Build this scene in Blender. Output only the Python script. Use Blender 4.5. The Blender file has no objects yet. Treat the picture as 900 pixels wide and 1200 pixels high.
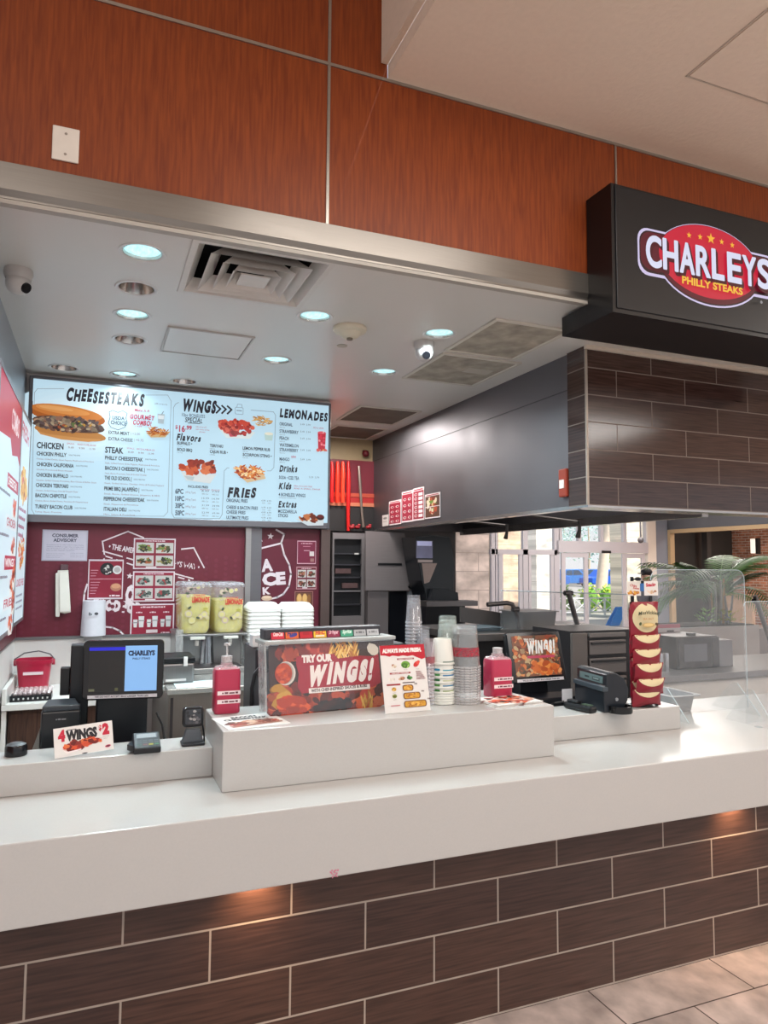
import bpy, bmesh, math, random
from mathutils import Vector, Matrix
random.seed(7)
S = bpy.context.scene
C = S.collection
PI = math.pi

# ------------------------------------------------------------------ camera
H = 1.59
CAM = Vector((0, 0, H))
FPX = 836.34
yaw, pit, rol = math.radians(21.96), math.radians(4.259), math.radians(0.36)

def mm(A, B):
    return [[sum(A[i][k] * B[k][j] for k in range(3)) for j in range(3)] for i in range(3)]
cy, sy, cp, sp, cr, sr = math.cos(yaw), math.sin(yaw), math.cos(pit), math.sin(pit), math.cos(rol), math.sin(rol)
RR = mm([[cr, -sr, 0], [sr, cr, 0], [0, 0, 1]],
        mm([[1, 0, 0], [0, cp, sp], [0, -sp, cp]],
           mm([[1, 0, 0], [0, 0, -1], [0, 1, 0]], [[cy, -sy, 0], [sy, cy, 0], [0, 0, 1]])))
R0, R1, R2 = [Vector(r) for r in RR]
cd = bpy.data.cameras.new('camera')
cam = bpy.data.objects.new('camera', cd)
C.objects.link(cam)
cam.matrix_world = Matrix(((R0.x, -R1.x, -R2.x, 0), (R0.y, -R1.y, -R2.y, 0), (R0.z, -R1.z, -R2.z, H), (0, 0, 0, 1)))
cd.sensor_fit = 'HORIZONTAL'
cd.sensor_width = 36
cd.lens = FPX / 900 * 36
cd.clip_end = 200
S.camera = cam

def ray(x, y):                       # survey helper: viewing direction of a photo pixel
    return R0 * ((x - 450) / FPX) + R1 * ((y - 600) / FPX) + R2
def aY(x, y, Y):
    d = ray(x, y); return CAM + d * (Y / d.y)
def aX(x, y, X):
    d = ray(x, y); return CAM + d * (X / d.x)
def aZ(x, y, Z):
    d = ray(x, y); return CAM + d * ((Z - H) / d.z)

# ------------------------------------------------------------------ materials
def s2l(c):
    return c / 12.92 if c <= 0.04045 else ((c + 0.055) / 1.055) ** 2.4
def hx(h):
    h = h.lstrip('#')
    return tuple(s2l(int(h[i:i + 2], 16) / 255) for i in (0, 2, 4))
MC = {}
def mat(hexc, rough=0.5, metal=0.0, emit=0.0, alpha=1.0, noise=0.06, scale=30, trans=0.0, bump=0.0, spec=0.5, ior=1.45, stretch=None):
    key = (hexc, rough, metal, emit, alpha, noise, scale, trans, bump, spec, stretch)
    if key in MC: return MC[key]
    m = bpy.data.materials.new('paint_' + hexc.strip('#'))
    m.use_nodes = True
    nt = m.node_tree; b = nt.nodes['Principled BSDF']
    c = hx(hexc)
    b.inputs['Roughness'].default_value = rough
    b.inputs['Metallic'].default_value = metal
    b.inputs['Specular IOR Level'].default_value = spec
    b.inputs['IOR'].default_value = ior
    b.inputs['Alpha'].default_value = alpha
    b.inputs['Transmission Weight'].default_value = trans
    b.inputs['Base Color'].default_value = (*c, 1)
    if noise > 0 or bump > 0:
        tc = nt.nodes.new('ShaderNodeTexCoord'); mp = nt.nodes.new('ShaderNodeMapping')
        nz = nt.nodes.new('ShaderNodeTexNoise'); nz.inputs['Scale'].default_value = scale; nz.inputs['Detail'].default_value = 4
        if stretch: mp.inputs['Scale'].default_value = stretch
        nt.links.new(tc.outputs['Object'], mp.inputs['Vector']); nt.links.new(mp.outputs['Vector'], nz.inputs['Vector'])
        if noise > 0:
            rp = nt.nodes.new('ShaderNodeMix'); rp.data_type = 'RGBA'
            rp.inputs[6].default_value = (*[x * (1 - noise) for x in c], 1); rp.inputs[7].default_value = (*[min(1, x * (1 + noise)) for x in c], 1)
            nt.links.new(nz.outputs['Fac'], rp.inputs[0]); nt.links.new(rp.outputs[2], b.inputs['Base Color'])
            if emit: nt.links.new(rp.outputs[2], b.inputs['Emission Color'])
        if bump > 0:
            bp = nt.nodes.new('ShaderNodeBump'); bp.inputs['Strength'].default_value = bump; bp.inputs['Distance'].default_value = 0.01
            nt.links.new(nz.outputs['Fac'], bp.inputs['Height']); nt.links.new(bp.outputs['Normal'], b.inputs['Normal'])
    if emit:
        b.inputs['Emission Strength'].default_value = emit
        if noise <= 0: b.inputs['Emission Color'].default_value = (*c, 1)
    MC[key] = m
    return m

def ink(h): return mat(h, 0.55, noise=0.03, scale=60)
def ems(h): # lit print on a backlit board
    key = ('ems', h)
    if key in MC: return MC[key]
    m = mat(h, 0.35, emit=0.86, noise=0.02, scale=20)
    b = m.node_tree.nodes['Principled BSDF']
    for l in list(b.inputs['Base Color'].links): m.node_tree.links.remove(l)
    b.inputs['Base Color'].default_value = (*[0.12 * x for x in hx(h)], 1)
    MC[key] = m
    return m

def steel(hexc='#8f8f92', rough=0.35, st=(1, 1, 40), metal=0.9, name=None):
    key = ('steel', hexc, rough, st, metal)
    if key in MC: return MC[key]
    m = bpy.data.materials.new('brushed_steel'); m.use_nodes = True
    nt = m.node_tree; b = nt.nodes['Principled BSDF']; c = hx(hexc)
    b.inputs['Metallic'].default_value = metal
    tc = nt.nodes.new('ShaderNodeTexCoord'); mp = nt.nodes.new('ShaderNodeMapping'); mp.inputs['Scale'].default_value = st
    nz = nt.nodes.new('ShaderNodeTexNoise'); nz.inputs['Scale'].default_value = 6; nz.inputs['Detail'].default_value = 5
    nt.links.new(tc.outputs['Object'], mp.inputs['Vector']); nt.links.new(mp.outputs['Vector'], nz.inputs['Vector'])
    mr = nt.nodes.new('ShaderNodeMapRange'); mr.inputs['To Min'].default_value = rough * 0.8; mr.inputs['To Max'].default_value = rough * 1.3
    nt.links.new(nz.outputs['Fac'], mr.inputs['Value']); nt.links.new(mr.outputs['Result'], b.inputs['Roughness'])
    rp = nt.nodes.new('ShaderNodeMix'); rp.data_type = 'RGBA'
    rp.inputs[6].default_value = (*[x * 0.88 for x in c], 1); rp.inputs[7].default_value = (*[min(1, x * 1.1) for x in c], 1)
    nt.links.new(nz.outputs['Fac'], rp.inputs[0]); nt.links.new(rp.outputs[2], b.inputs['Base Color'])
    MC[key] = m
    return m

def glass(tint='#eef4f4', alpha=0.12, rough=0.02, name='clear_plastic'):
    key = ('glass', tint, alpha, rough)
    if key in MC: return MC[key]
    m = bpy.data.materials.new(name); m.use_nodes = True
    nt = m.node_tree; nt.nodes.remove(nt.nodes['Principled BSDF']); out = nt.nodes['Material Output']
    tr = nt.nodes.new('ShaderNodeBsdfTransparent'); tr.inputs['Color'].default_value = (*[0.97 + 0.03 * x for x in hx(tint)], 1)
    df = nt.nodes.new('ShaderNodeBsdfDiffuse'); df.inputs['Color'].default_value = (*hx(tint), 1)
    gl = nt.nodes.new('ShaderNodeBsdfGlossy'); gl.inputs['Roughness'].default_value = rough
    lw = nt.nodes.new('ShaderNodeLayerWeight'); lw.inputs['Blend'].default_value = 0.5
    pw = nt.nodes.new('ShaderNodeMath'); pw.operation = 'POWER'; pw.inputs[1].default_value = 5; nt.links.new(lw.outputs['Facing'], pw.inputs[0])
    fr = nt.nodes.new('ShaderNodeMath'); fr.operation = 'MULTIPLY_ADD'; fr.inputs[1].default_value = 0.5; fr.inputs[2].default_value = 0.035; nt.links.new(pw.outputs[0], fr.inputs[0])
    nz = nt.nodes.new('ShaderNodeTexNoise'); nz.inputs['Scale'].default_value = 9
    mu = nt.nodes.new('ShaderNodeMath'); mu.operation = 'MULTIPLY'; mu.inputs[1].default_value = alpha * 2
    nt.links.new(nz.outputs['Fac'], mu.inputs[0])
    m1 = nt.nodes.new('ShaderNodeMixShader'); m2 = nt.nodes.new('ShaderNodeMixShader')
    nt.links.new(mu.outputs[0], m1.inputs[0]); nt.links.new(tr.outputs[0], m1.inputs[1]); nt.links.new(df.outputs[0], m1.inputs[2])
    nt.links.new(fr.outputs[0], m2.inputs[0]); nt.links.new(m1.outputs[0], m2.inputs[1]); nt.links.new(gl.outputs[0], m2.inputs[2])
    nt.links.new(m2.outputs[0], out.inputs['Surface'])
    MC[key] = m
    return m

def tile_mat(name, c1, c2, mortar, bw, bh, ox, oz, msize=0.0035, rough=0.25, axis='XZ', streak=(3, 60), offset=0.5, bump=0.25):
    m = bpy.data.materials.new(name); m.use_nodes = True
    nt = m.node_tree; b = nt.nodes['Principled BSDF']
    tc = nt.nodes.new('ShaderNodeTexCoord'); sx = nt.nodes.new('ShaderNodeSeparateXYZ'); cx = nt.nodes.new('ShaderNodeCombineXYZ')
    geo = nt.nodes.new('ShaderNodeNewGeometry')
    nt.links.new(geo.outputs['Position'], sx.inputs[0])
    def off(o, v):
        n = nt.nodes.new('ShaderNodeMath'); n.operation = 'SUBTRACT'; n.inputs[1].default_value = v
        nt.links.new(o, n.inputs[0]); return n.outputs[0]
    nt.links.new(off(sx.outputs[axis[0]], ox), cx.inputs['X']); nt.links.new(off(sx.outputs[axis[1]], oz), cx.inputs['Y'])
    br = nt.nodes.new('ShaderNodeTexBrick'); br.offset = offset; br.offset_frequency = 2
    br.inputs['Scale'].default_value = 1; br.inputs['Brick Width'].default_value = bw; br.inputs['Row Height'].default_value = bh
    br.inputs['Mortar Size'].default_value = msize; br.inputs['Mortar Smooth'].default_value = 0.1; br.inputs['Bias'].default_value = 0
    br.inputs['Color1'].default_value = (*hx(c1), 1); br.inputs['Color2'].default_value = (*hx(c2), 1); br.inputs['Mortar'].default_value = (*hx(mortar), 1)
    nt.links.new(cx.outputs[0], br.inputs['Vector'])
    mp = nt.nodes.new('ShaderNodeMapping'); mp.inputs['Scale'].default_value = (streak[0], streak[1], 1)
    nt.links.new(cx.outputs[0], mp.inputs['Vector'])
    nz = nt.nodes.new('ShaderNodeTexNoise'); nz.inputs['Scale'].default_value = 2; nz.inputs['Detail'].default_value = 6
    nt.links.new(mp.outputs[0], nz.inputs['Vector'])
    mr = nt.nodes.new('ShaderNodeMapRange'); mr.inputs['From Min'].default_value = 0.3; mr.inputs['From Max'].default_value = 0.7
    mr.inputs['To Min'].default_value = 0.6; mr.inputs['To Max'].default_value = 1.42
    nt.links.new(nz.outputs['Fac'], mr.inputs['Value'])
    vm = nt.nodes.new('ShaderNodeVectorMath'); vm.operation = 'SCALE'
    nt.links.new(br.outputs['Color'], vm.inputs[0]); nt.links.new(mr.outputs[0], vm.inputs['Scale'])
    mx = nt.nodes.new('ShaderNodeMix'); mx.data_type = 'RGBA'
    nt.links.new(br.outputs['Fac'], mx.inputs[0]); nt.links.new(vm.outputs[0], mx.inputs[6]); mx.inputs[7].default_value = (*hx(mortar), 1)
    nt.links.new(mx.outputs[2], b.inputs['Base Color'])
    rg = nt.nodes.new('ShaderNodeMapRange'); rg.inputs['To Min'].default_value = rough; rg.inputs['To Max'].default_value = 0.8
    nt.links.new(br.outputs['Fac'], rg.inputs['Value']); nt.links.new(rg.outputs[0], b.inputs['Roughness'])
    bp = nt.nodes.new('ShaderNodeBump'); bp.invert = True; bp.inputs['Strength'].default_value = bump; bp.inputs['Distance'].default_value = 0.004
    nt.links.new(br.outputs['Fac'], bp.inputs['Height']); nt.links.new(bp.outputs[0], b.inputs['Normal'])
    return m

def grain_mat(name, c1, c2, st, rough=0.4, scale=3.0):
    m = bpy.data.materials.new(name); m.use_nodes = True
    nt = m.node_tree; b = nt.nodes['Principled BSDF']; b.inputs['Roughness'].default_value = rough; b.inputs['Specular IOR Level'].default_value = 0.3
    geo = nt.nodes.new('ShaderNodeNewGeometry'); mp = nt.nodes.new('ShaderNodeMapping'); mp.inputs['Scale'].default_value = st
    nt.links.new(geo.outputs['Position'], mp.inputs['Vector'])
    n1 = nt.nodes.new('ShaderNodeTexNoise'); n1.inputs['Scale'].default_value = scale; n1.inputs['Detail'].default_value = 8; n1.inputs['Distortion'].default_value = 0.6
    nt.links.new(mp.outputs[0], n1.inputs['Vector'])
    rp = nt.nodes.new('ShaderNodeValToRGB'); rp.color_ramp.elements[0].position = 0.35; rp.color_ramp.elements[1].position = 0.65
    rp.color_ramp.elements[0].color = (*hx(c1), 1); rp.color_ramp.elements[1].color = (*hx(c2), 1)
    nt.links.new(n1.outputs['Fac'], rp.inputs[0]); nt.links.new(rp.outputs[0], b.inputs['Base Color'])
    return m

# ------------------------------------------------------------------ objects
def woff(o):
    v = Vector((0, 0, 0))
    while o is not None:
        v = v + Vector(o.location); o = o.parent
    return v
def thing(name, label, cat, loc=(0, 0, 0), group=None):
    o = bpy.data.objects.new(name, None); C.objects.link(o)
    o.location = loc; o.empty_display_size = 0.05
    o['label'] = label; o['category'] = cat
    if group: o['group'] = group
    return o
def tag(o, label, cat, group=None, kind=None):
    o['label'] = label; o['category'] = cat
    if group: o['group'] = group
    if kind: o['kind'] = kind
    return o
def dup(root, loc, label, group=None):
    r = root.copy(); C.objects.link(r); r.location = loc
    r['label'] = label
    if group: r['group'] = group
    for ch in list(root.children):
        c = ch.copy(); C.objects.link(c); c.parent = r
        for g in list(ch.children):
            d = g.copy(); C.objects.link(d); d.parent = c
    return r

class MB:
    def __init__(s): s.v = []; s.f = []; s.m = []; s.mats = []; s.smooth = False
    def mi(s, m):
        if m is None: return 0
        if m not in s.mats: s.mats.append(m)
        return s.mats.index(m)
    def add(s, vs, fs, m=None):
        o = len(s.v); k = s.mi(m)
        s.v += [Vector(p) for p in vs]; s.f += [[i + o for i in f] for f in fs]; s.m += [k] * len(fs)
        return s
    def box(s, x0, x1, y0, y1, z0, z1, m=None):
        x0, x1 = sorted((x0, x1)); y0, y1 = sorted((y0, y1)); z0, z1 = sorted((z0, z1))
        return s.add([(x0, y0, z0), (x1, y0, z0), (x1, y1, z0), (x0, y1, z0), (x0, y0, z1), (x1, y0, z1), (x1, y1, z1), (x0, y1, z1)],
                     [(0, 3, 2, 1), (4, 5, 6, 7), (0, 1, 5, 4), (1, 2, 6, 5), (2, 3, 7, 6), (3, 0, 4, 7)], m)
    def frame(s, O, U, V, N, u0, u1, v0, v1, n0, n1, m=None):   # oriented box
        P = lambda u, v, n: O + U * u + V * v + N * n
        return s.add([P(u0, v0, n0), P(u1, v0, n0), P(u1, v1, n0), P(u0, v1, n0), P(u0, v0, n1), P(u1, v0, n1), P(u1, v1, n1), P(u0, v1, n1)],
                     [(0, 3, 2, 1), (4, 5, 6, 7), (0, 1, 5, 4), (1, 2, 6, 5), (2, 3, 7, 6), (3, 0, 4, 7)], m)
    def quad(s, a, b, c, d, m=None): return s.add([a, b, c, d], [(0, 1, 2, 3)], m)
    def ring(s, c, ax, r, n):
        ax = Vector(ax).normalized(); t = ax.orthogonal().normalized(); b = ax.cross(t)
        return [Vector(c) + t * (r * math.cos(2 * PI * i / n)) + b * (r * math.sin(2 * PI * i / n)) for i in range(n)]
    def cyl(s, p0, p1, r0, r1=None, n=16, m=None, caps=True):
        r1 = r0 if r1 is None else r1; ax = Vector(p1) - Vector(p0)
        a = s.ring(p0, ax, r0, n); b = s.ring(p1, ax, r1, n)
        fs = [(i, (i + 1) % n, n + (i + 1) % n, n + i) for i in range(n)]
        if caps: fs += [tuple(reversed(range(n))), tuple(range(n, 2 * n))]
        return s.add(a + b, fs, m)
    def tube(s, pts, r, n=8, m=None):
        pts = [Vector(p) for p in pts]; rings = []
        up = None
        for i, p in enumerate(pts):
            d = (pts[min(i + 1, len(pts) - 1)] - pts[max(i - 1, 0)]).normalized()
            if up is None: up = d.orthogonal().normalized()
            up = (up - d * up.dot(d)); up = up.normalized() if up.length > 1e-6 else d.orthogonal().normalized()
            b = d.cross(up)
            rr = r[i] if isinstance(r, (list, tuple)) else r
            rings.append([p + up * (rr * math.cos(2 * PI * k / n)) + b * (rr * math.sin(2 * PI * k / n)) for k in range(n)])
        vs = [v for g in rings for v in g]; fs = []
        for i in range(len(pts) - 1):
            for k in range(n):
                fs.append((i * n + k, i * n + (k + 1) % n, (i + 1) * n + (k + 1) % n, (i + 1) * n + k))
        fs += [tuple(reversed(range(n))), tuple((len(pts) - 1) * n + k for k in range(n))]
        return s.add(vs, fs, m)
    def lathe(s, prof, c=(0, 0, 0), n=24, m=None, sx=1, sy=1):
        c = Vector(c); vs = []; fs = []
        for (r, z) in prof:
            for k in range(n):
                a = 2 * PI * k / n; vs.append(c + Vector((r * math.cos(a) * sx, r * math.sin(a) * sy, z)))
        for i in range(len(prof) - 1):
            for k in range(n):
                fs.append((i * n + k, i * n + (k + 1) % n, (i + 1) * n + (k + 1) % n, (i + 1) * n + k))
        return s.add(vs, fs, m)
    def prism(s, poly, axis, a0, a1, m=None):     # poly in the two other axes
        def P(p, a):
            return {'X': (a, p[0], p[1]), 'Y': (p[0], a, p[1]), 'Z': (p[0], p[1], a)}[axis]
        n = len(poly); vs = [P(p, a0) for p in poly] + [P(p, a1) for p in poly]
        fs = [(i, (i + 1) % n, n + (i + 1) % n, n + i) for i in range(n)] + [tuple(reversed(range(n))), tuple(range(n, 2 * n))]
        return s.add(vs, fs, m)
    def ell(s, c, r, m=None, nu=12, nv=8):
        c = Vector(c); vs = []; fs = []
        for j in range(nv + 1):
            t = PI * j / nv
            for k in range(nu):
                a = 2 * PI * k / nu; vs.append(c + Vector((r[0] * math.sin(t) * math.cos(a), r[1] * math.sin(t) * math.sin(a), r[2] * math.cos(t))))
        for j in range(nv):
            for k in range(nu): fs.append((j * nu + k, (j + 1) * nu + k, (j + 1) * nu + (k + 1) % nu, j * nu + (k + 1) % nu))
        return s.add(vs, fs, m)
    def build(s, name, m=None, parent=None, loc=None, bevel=0, seg=2, smooth=None, fixn=True, kind=None):
        me = bpy.data.meshes.new(name)
        base = woff(parent) if parent is not None else Vector((0, 0, 0))
        o = bpy.data.objects.new(name, me); C.objects.link(o)
        if loc is None:
            if parent is None and s.v:
                xs = [p.x for p in s.v]; ys = [p.y for p in s.v]; zs = [p.z for p in s.v]
                loc = Vector(((min(xs) + max(xs)) / 2, (min(ys) + max(ys)) / 2, min(zs)))
            else: loc = base
        loc = Vector(loc)
        me.from_pydata([tuple(p - loc) for p in s.v], [], s.f)
        ml = s.mats if s.mats else [m]
        if m is not None and s.mats and m not in s.mats: ml = s.mats
        for q in ml: me.materials.append(q)
        for p, k in zip(me.polygons, s.m): p.material_index = k
        if fixn:
            bm = bmesh.new(); bm.from_mesh(me); bmesh.ops.remove_doubles(bm, verts=bm.verts, dist=1e-6)
            bmesh.ops.recalc_face_normals(bm, faces=bm.faces); bm.to_mesh(me); bm.free()
        if smooth is None: smooth = s.smooth
        if smooth:
            me.shade_smooth(); me.set_sharp_from_angle(angle=math.radians(smooth if smooth is not True else 40))
        o.location = loc - base
        if parent is not None: o.parent = parent
        if bevel:
            b = o.modifiers.new('bevel', 'BEVEL'); b.width = bevel; b.segments = seg; b.limit_method = 'ANGLE'; b.angle_limit = math.radians(40)
        if kind: o['kind'] = kind
        return o

def struct(name, mb, m, bevel=0, parent=None, smooth=None):
    o = mb.build(name, m, parent, bevel=bevel, smooth=smooth)
    if parent is None: o['kind'] = 'structure'
    return o

# ------------------------------------------------------------------ flat print ("Canvas") with lettering
GC = {}
def glyphs(t, bold=0.0, res=2):
    k = (t, bold, res)
    if k in GC: return GC[k]
    cu = bpy.data.curves.new('lettering', 'FONT'); cu.body = t; cu.size = 1; cu.resolution_u = res; cu.offset = bold; cu.fill_mode = 'FRONT'
    ob = bpy.data.objects.new('lettering', cu); C.objects.link(ob)
    bpy.context.view_layer.update()
    me = ob.evaluated_get(bpy.context.evaluated_depsgraph_get()).to_mesh()
    vs = [(v.co.x, v.co.y) for v in me.vertices]; fs = [tuple(p.vertices) for p in me.polygons]
    bpy.data.objects.remove(ob); bpy.data.curves.remove(cu)
    GC[k] = (vs, fs)
    return GC[k]
gv, _ = glyphs('H')
CAPH = max(p[1] for p in gv)

class Canvas:
    def __init__(s, O, U, V, emissive=False, eps=6e-5):
        s.O, s.U, s.V = Vector(O), Vector(U).normalized(), Vector(V).normalized()
        s.N = s.U.cross(s.V).normalized(); s.mb = MB(); s.lay = 1e-3; s.eps = eps; s.em = emissive
    def M(s, h):
        if not isinstance(h, str): return h
        return ems(h) if s.em else ink(h)
    def uv(s, x, y):
        d = ray(x, y); t = (s.O - CAM).dot(s.N) / d.dot(s.N); p = CAM + d * t - s.O
        return p.dot(s.U), p.dot(s.V)
    def P(s, u, v, n=None):
        return s.O + s.U * u + s.V * v + s.N * (s.lay if n is None else n)
    def raw(s, pts, fs, col, step=1.0):
        s.lay += s.eps * step
        s.mb.add([s.P(u, v) for u, v in pts], fs, s.M(col))
    def slab(s, u0, v0, u1, v1, t, m):
        s.mb.frame(s.O, s.U, s.V, s.N, u0, u1, v0, v1, -t, 0.0005, s.M(m))
    def poly(s, pts, col, step=1.0): s.raw(pts, [tuple(range(len(pts)))], col, step)
    def rect(s, u0, v0, u1, v1, col): s.poly([(u0, v0), (u1, v0), (u1, v1), (u0, v1)], col)
    def ell(s, cu, cv, ru, rv, col, n=20, rot=0):
        c, q = math.cos(rot), math.sin(rot)
        s.poly([(cu + ru * math.cos(2 * PI * i / n) * c - rv * math.sin(2 * PI * i / n) * q, cv + ru * math.cos(2 * PI * i / n) * q + rv * math.sin(2 * PI * i / n) * c) for i in range(n)], col)
    def blob(s, cu, cv, ru, rv, col, n=9, rot=0, j=0.25):
        c, q = math.cos(rot), math.sin(rot); pts = []
        for i in range(n):
            k = 1 + random.uniform(-j, j); a = 2 * PI * i / n
            x, y = ru * k * math.cos(a), rv * k * math.sin(a); pts.append((cu + x * c - y * q, cv + x * q + y * c))
        s.raw(pts + [(cu, cv)], [(i, (i + 1) % n, n) for i in range(n)], col, 0.25)
    def line(s, pts, w, col, closed=False):
        n = len(pts); vs = []; fs = []
        for i in range(n if closed else n - 1):
            a = pts[i]; b = pts[(i + 1) % n]; dx, dy = b[0] - a[0], b[1] - a[1]; L = math.hypot(dx, dy) or 1
            nx, ny = -dy / L * w / 2, dx / L * w / 2; ex, ey = dx / L * w / 2, dy / L * w / 2
            o = len(vs)
            vs += [(a[0] + nx - ex, a[1] + ny - ey), (a[0] - nx - ex, a[1] - ny - ey), (b[0] - nx + ex, b[1] - ny + ey), (b[0] + nx + ex, b[1] + ny + ey)]
            fs.append((o, o + 1, o + 2, o + 3))
        s.raw(vs, fs, col)
    def rr(s, u0, v0, u1, v1, r, n=5):
        pts = []
        for (cx_, cy_, a0) in ((u1 - r, v1 - r, 0), (u0 + r, v1 - r, 90), (u0 + r, v0 + r, 180), (u1 - r, v0 + r, 270)):
            for i in range(n + 1):
                a = math.radians(a0 + 90 * i / n); pts.append((cx_ + r * math.cos(a), cy_ + r * math.sin(a)))
        return pts
    def text(s, t, u, v, h, w=None, col='#111111', bold=0.0, shear=0.0, rot=0.0, jit=0.0, align='l', shadow=None, arch=None, res=2):
        if jit:                                   # brush lettering: each letter a little off
            random.seed(hash(t) % 1000 if False else sum(map(ord, t)))
            vs = []; fs = []; x = 0
            for ch in t:
                if ch == ' ': x += 0.28; continue
                gv_, gf_ = glyphs(ch, bold, max(res, 4))
                x0 = min(p[0] for p in gv_); x1 = max(p[0] for p in gv_)
                a = random.uniform(-jit, jit) * 0.35; dy = random.uniform(-jit, jit) * 0.35; k = 1 + random.uniform(-jit, jit)
                o = len(vs)
                for (px_, py_) in gv_:
                    qx, qy = (px_ - x0) * 1.0, py_ * k
                    vs.append((x + qx * math.cos(a) - qy * math.sin(a), dy + qx * math.sin(a) + qy * math.cos(a)))
                fs += [tuple(i + o for i in f) for f in gf_]
                x += (x1 - x0) + 0.06 + 1.2 * bold
        else:
            vs, fs = glyphs(t, bold, res)
        if not vs: return
        x0 = min(p[0] for p in vs); x1 = max(p[0] for p in vs)
        sv = h / CAPH; su = (w / (x1 - x0)) if w else sv
        W = (x1 - x0) * su
        c, q = math.cos(rot), math.sin(rot)
        off = {'l': 0, 'c': -W / 2, 'r': -W}[align]
        pts = []
        for (a, b) in vs:
            uu, vv = (a - x0) * su + off, b * sv
            uu += shear * vv
            if arch: vv += arch * (1 - ((uu - off) / W * 2 - 1) ** 2)
            pts.append((u + uu * c - vv * q, v + uu * q + vv * c))
        if shadow:
            s.raw([(a + shadow[0], b + shadow[1]) for a, b in pts], fs, shadow[2])
        s.raw(pts, fs, col)
    # photo-measured variants
    def tpx(s, t, x0, y0, hp, x1=None, col='#1c1a20', **k):
        u0, v0 = s.uv(x0, y0); _, v1 = s.uv(x0, y0 - hp)
        w = (s.uv(x1, y0)[0] - u0) if x1 is not None else None
        s.text(t, u0, v0, v1 - v0, w, col, **k)
    def ppx(s, pts, col): s.poly([s.uv(*p) for p in pts], col)
    def lpx(s, pts, wpx, col, closed=False):
        a = s.uv(*pts[0]); b = s.uv(pts[0][0] + 1, pts[0][1]); s.line([s.uv(*p) for p in pts], abs(b[0] - a[0]) * wpx, col, closed)
    def heap(s, cu, cv, ru, rv, n, size, pal, elong=1.5, top=None, jit=0.3):
        for i in range(n):
            r = math.sqrt(random.random()); a = random.uniform(0, 2 * PI)
            z = size * random.uniform(0.7, 1.3)
            s.blob(cu + ru * r * math.cos(a), cv + rv * r * math.sin(a), z * elong, z, random.choice(pal), n=8, rot=random.uniform(-0.9, 0.9), j=jit)
    def marks(s, u, v, h, w, col):          # a line of lettering too small to read
        x = 0; k = 0
        while x < w * .97:
            ww = min(h * (.9 + .5 * ((k * 37) % 5)), w - x); s.rect(u + x, v, u + x + ww, v + h * (.8 + .2 * (k % 2)), col); x += ww + h * .45; k += 1
    def build(s, name, parent=None, bevel=0):
        return s.mb.build(name, None, parent, loc=None if parent is not None else s.O, fixn=False)

X_, Y_, Z_ = Vector((1, 0, 0)), Vector((0, 1, 0)), Vector((0, 0, 1))
WINGP = ['#b8321f', '#8e2015', '#d4512c', '#a02a1a', '#c94a2a', '#6e1710', '#dd6f3c']
FRYP = ['#d99a3c', '#e8b65a', '#c47e2a', '#f0c878', '#b06a22']
MEATP = ['#4a3530', '#6b4a3c', '#8a6250', '#b08c70', '#3a2a2c', '#c9b08e', '#7a5a66', '#5a443c']
def wings(c, u, v, w, h, n=26, tray=True):
    if tray: c.poly([(u - w * .46, v - h * .12), (u + w * .46, v - h * .12), (u + w * .36, v - h * .5), (u - w * .34, v - h * .46)], '#e6e2dc')
    c.heap(u, v + h * .06, w * .42, h * .3, n, h * .11, WINGP, 1.6)
    c.heap(u - w * .05, v + h * .2, w * .3, h * .15, n // 3, h * .045, ['#ee8a58', '#f0a070'], 1.8)
def fries(c, u, v, w, h, n=30, pal=FRYP):
    for i in range(n):
        a = random.uniform(-0.9, 0.9); r = math.sqrt(random.random()); b = random.uniform(0, 2 * PI)
        c.blob(u + w * .4 * r * math.cos(b), v + h * .36 * r * math.sin(b), w * .11, h * .045, random.choice(pal), n=6, rot=a, j=0.1)

# ================================================================== dimensions
YB = 5.137; ZC = 2.8306; XL = -0.459
YF = 2.678                     # wood fascia plane
YH = 3.2254                    # tiled hood front
ZT = 0.87; ZS = 0.967; ZK = 1.06
ZHALL = 1.59 + 1.885 * 1.093   # hall ceiling
XHALL = aY(454, 94, YF).x
ZF = aY(384, 265, YF).z        # bottom edge of wood
XH = 2.53; XHR = 3.56; ZH = 1.935

wood = grain_mat('orange_wood_veneer', '#702f12', '#884018', (30, 30, 1.6), 0.45, 3.0)
dwood = grain_mat('dark_walnut', '#3a2620', '#543a2e', (20, 20, 1.5), 0.5)
alum = steel('#a9a49c', 0.32, (1, 40, 40))
ss = steel('#8e8c8e', 0.36)
ssd = steel('#5a5658', 0.4)
white_wall = mat('#d9d3d0', 0.45, noise=0.02)
ceil_m = mat('#d6d2cd', 0.3, noise=0.02, scale=3)
black = mat('#141519', 0.4, noise=0.1)
blackg = mat('#101216', 0.18, noise=0.05)
darkg = mat('#2c2e33', 0.45)

# ================================================================== setting
fl = MB(); fl.box(-9, 22, -9, 15.2, -0.05, 0)
floor_m = tile_mat('marble_floor_tile', '#b9aaa3', '#a99a94', '#4a3f3a', 0.60, 0.30, 2.071, 2.095, 0.003, 0.3, 'XY', (4, 3), 0.5, 0.1)
struct('floor', fl, floor_m)

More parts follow.
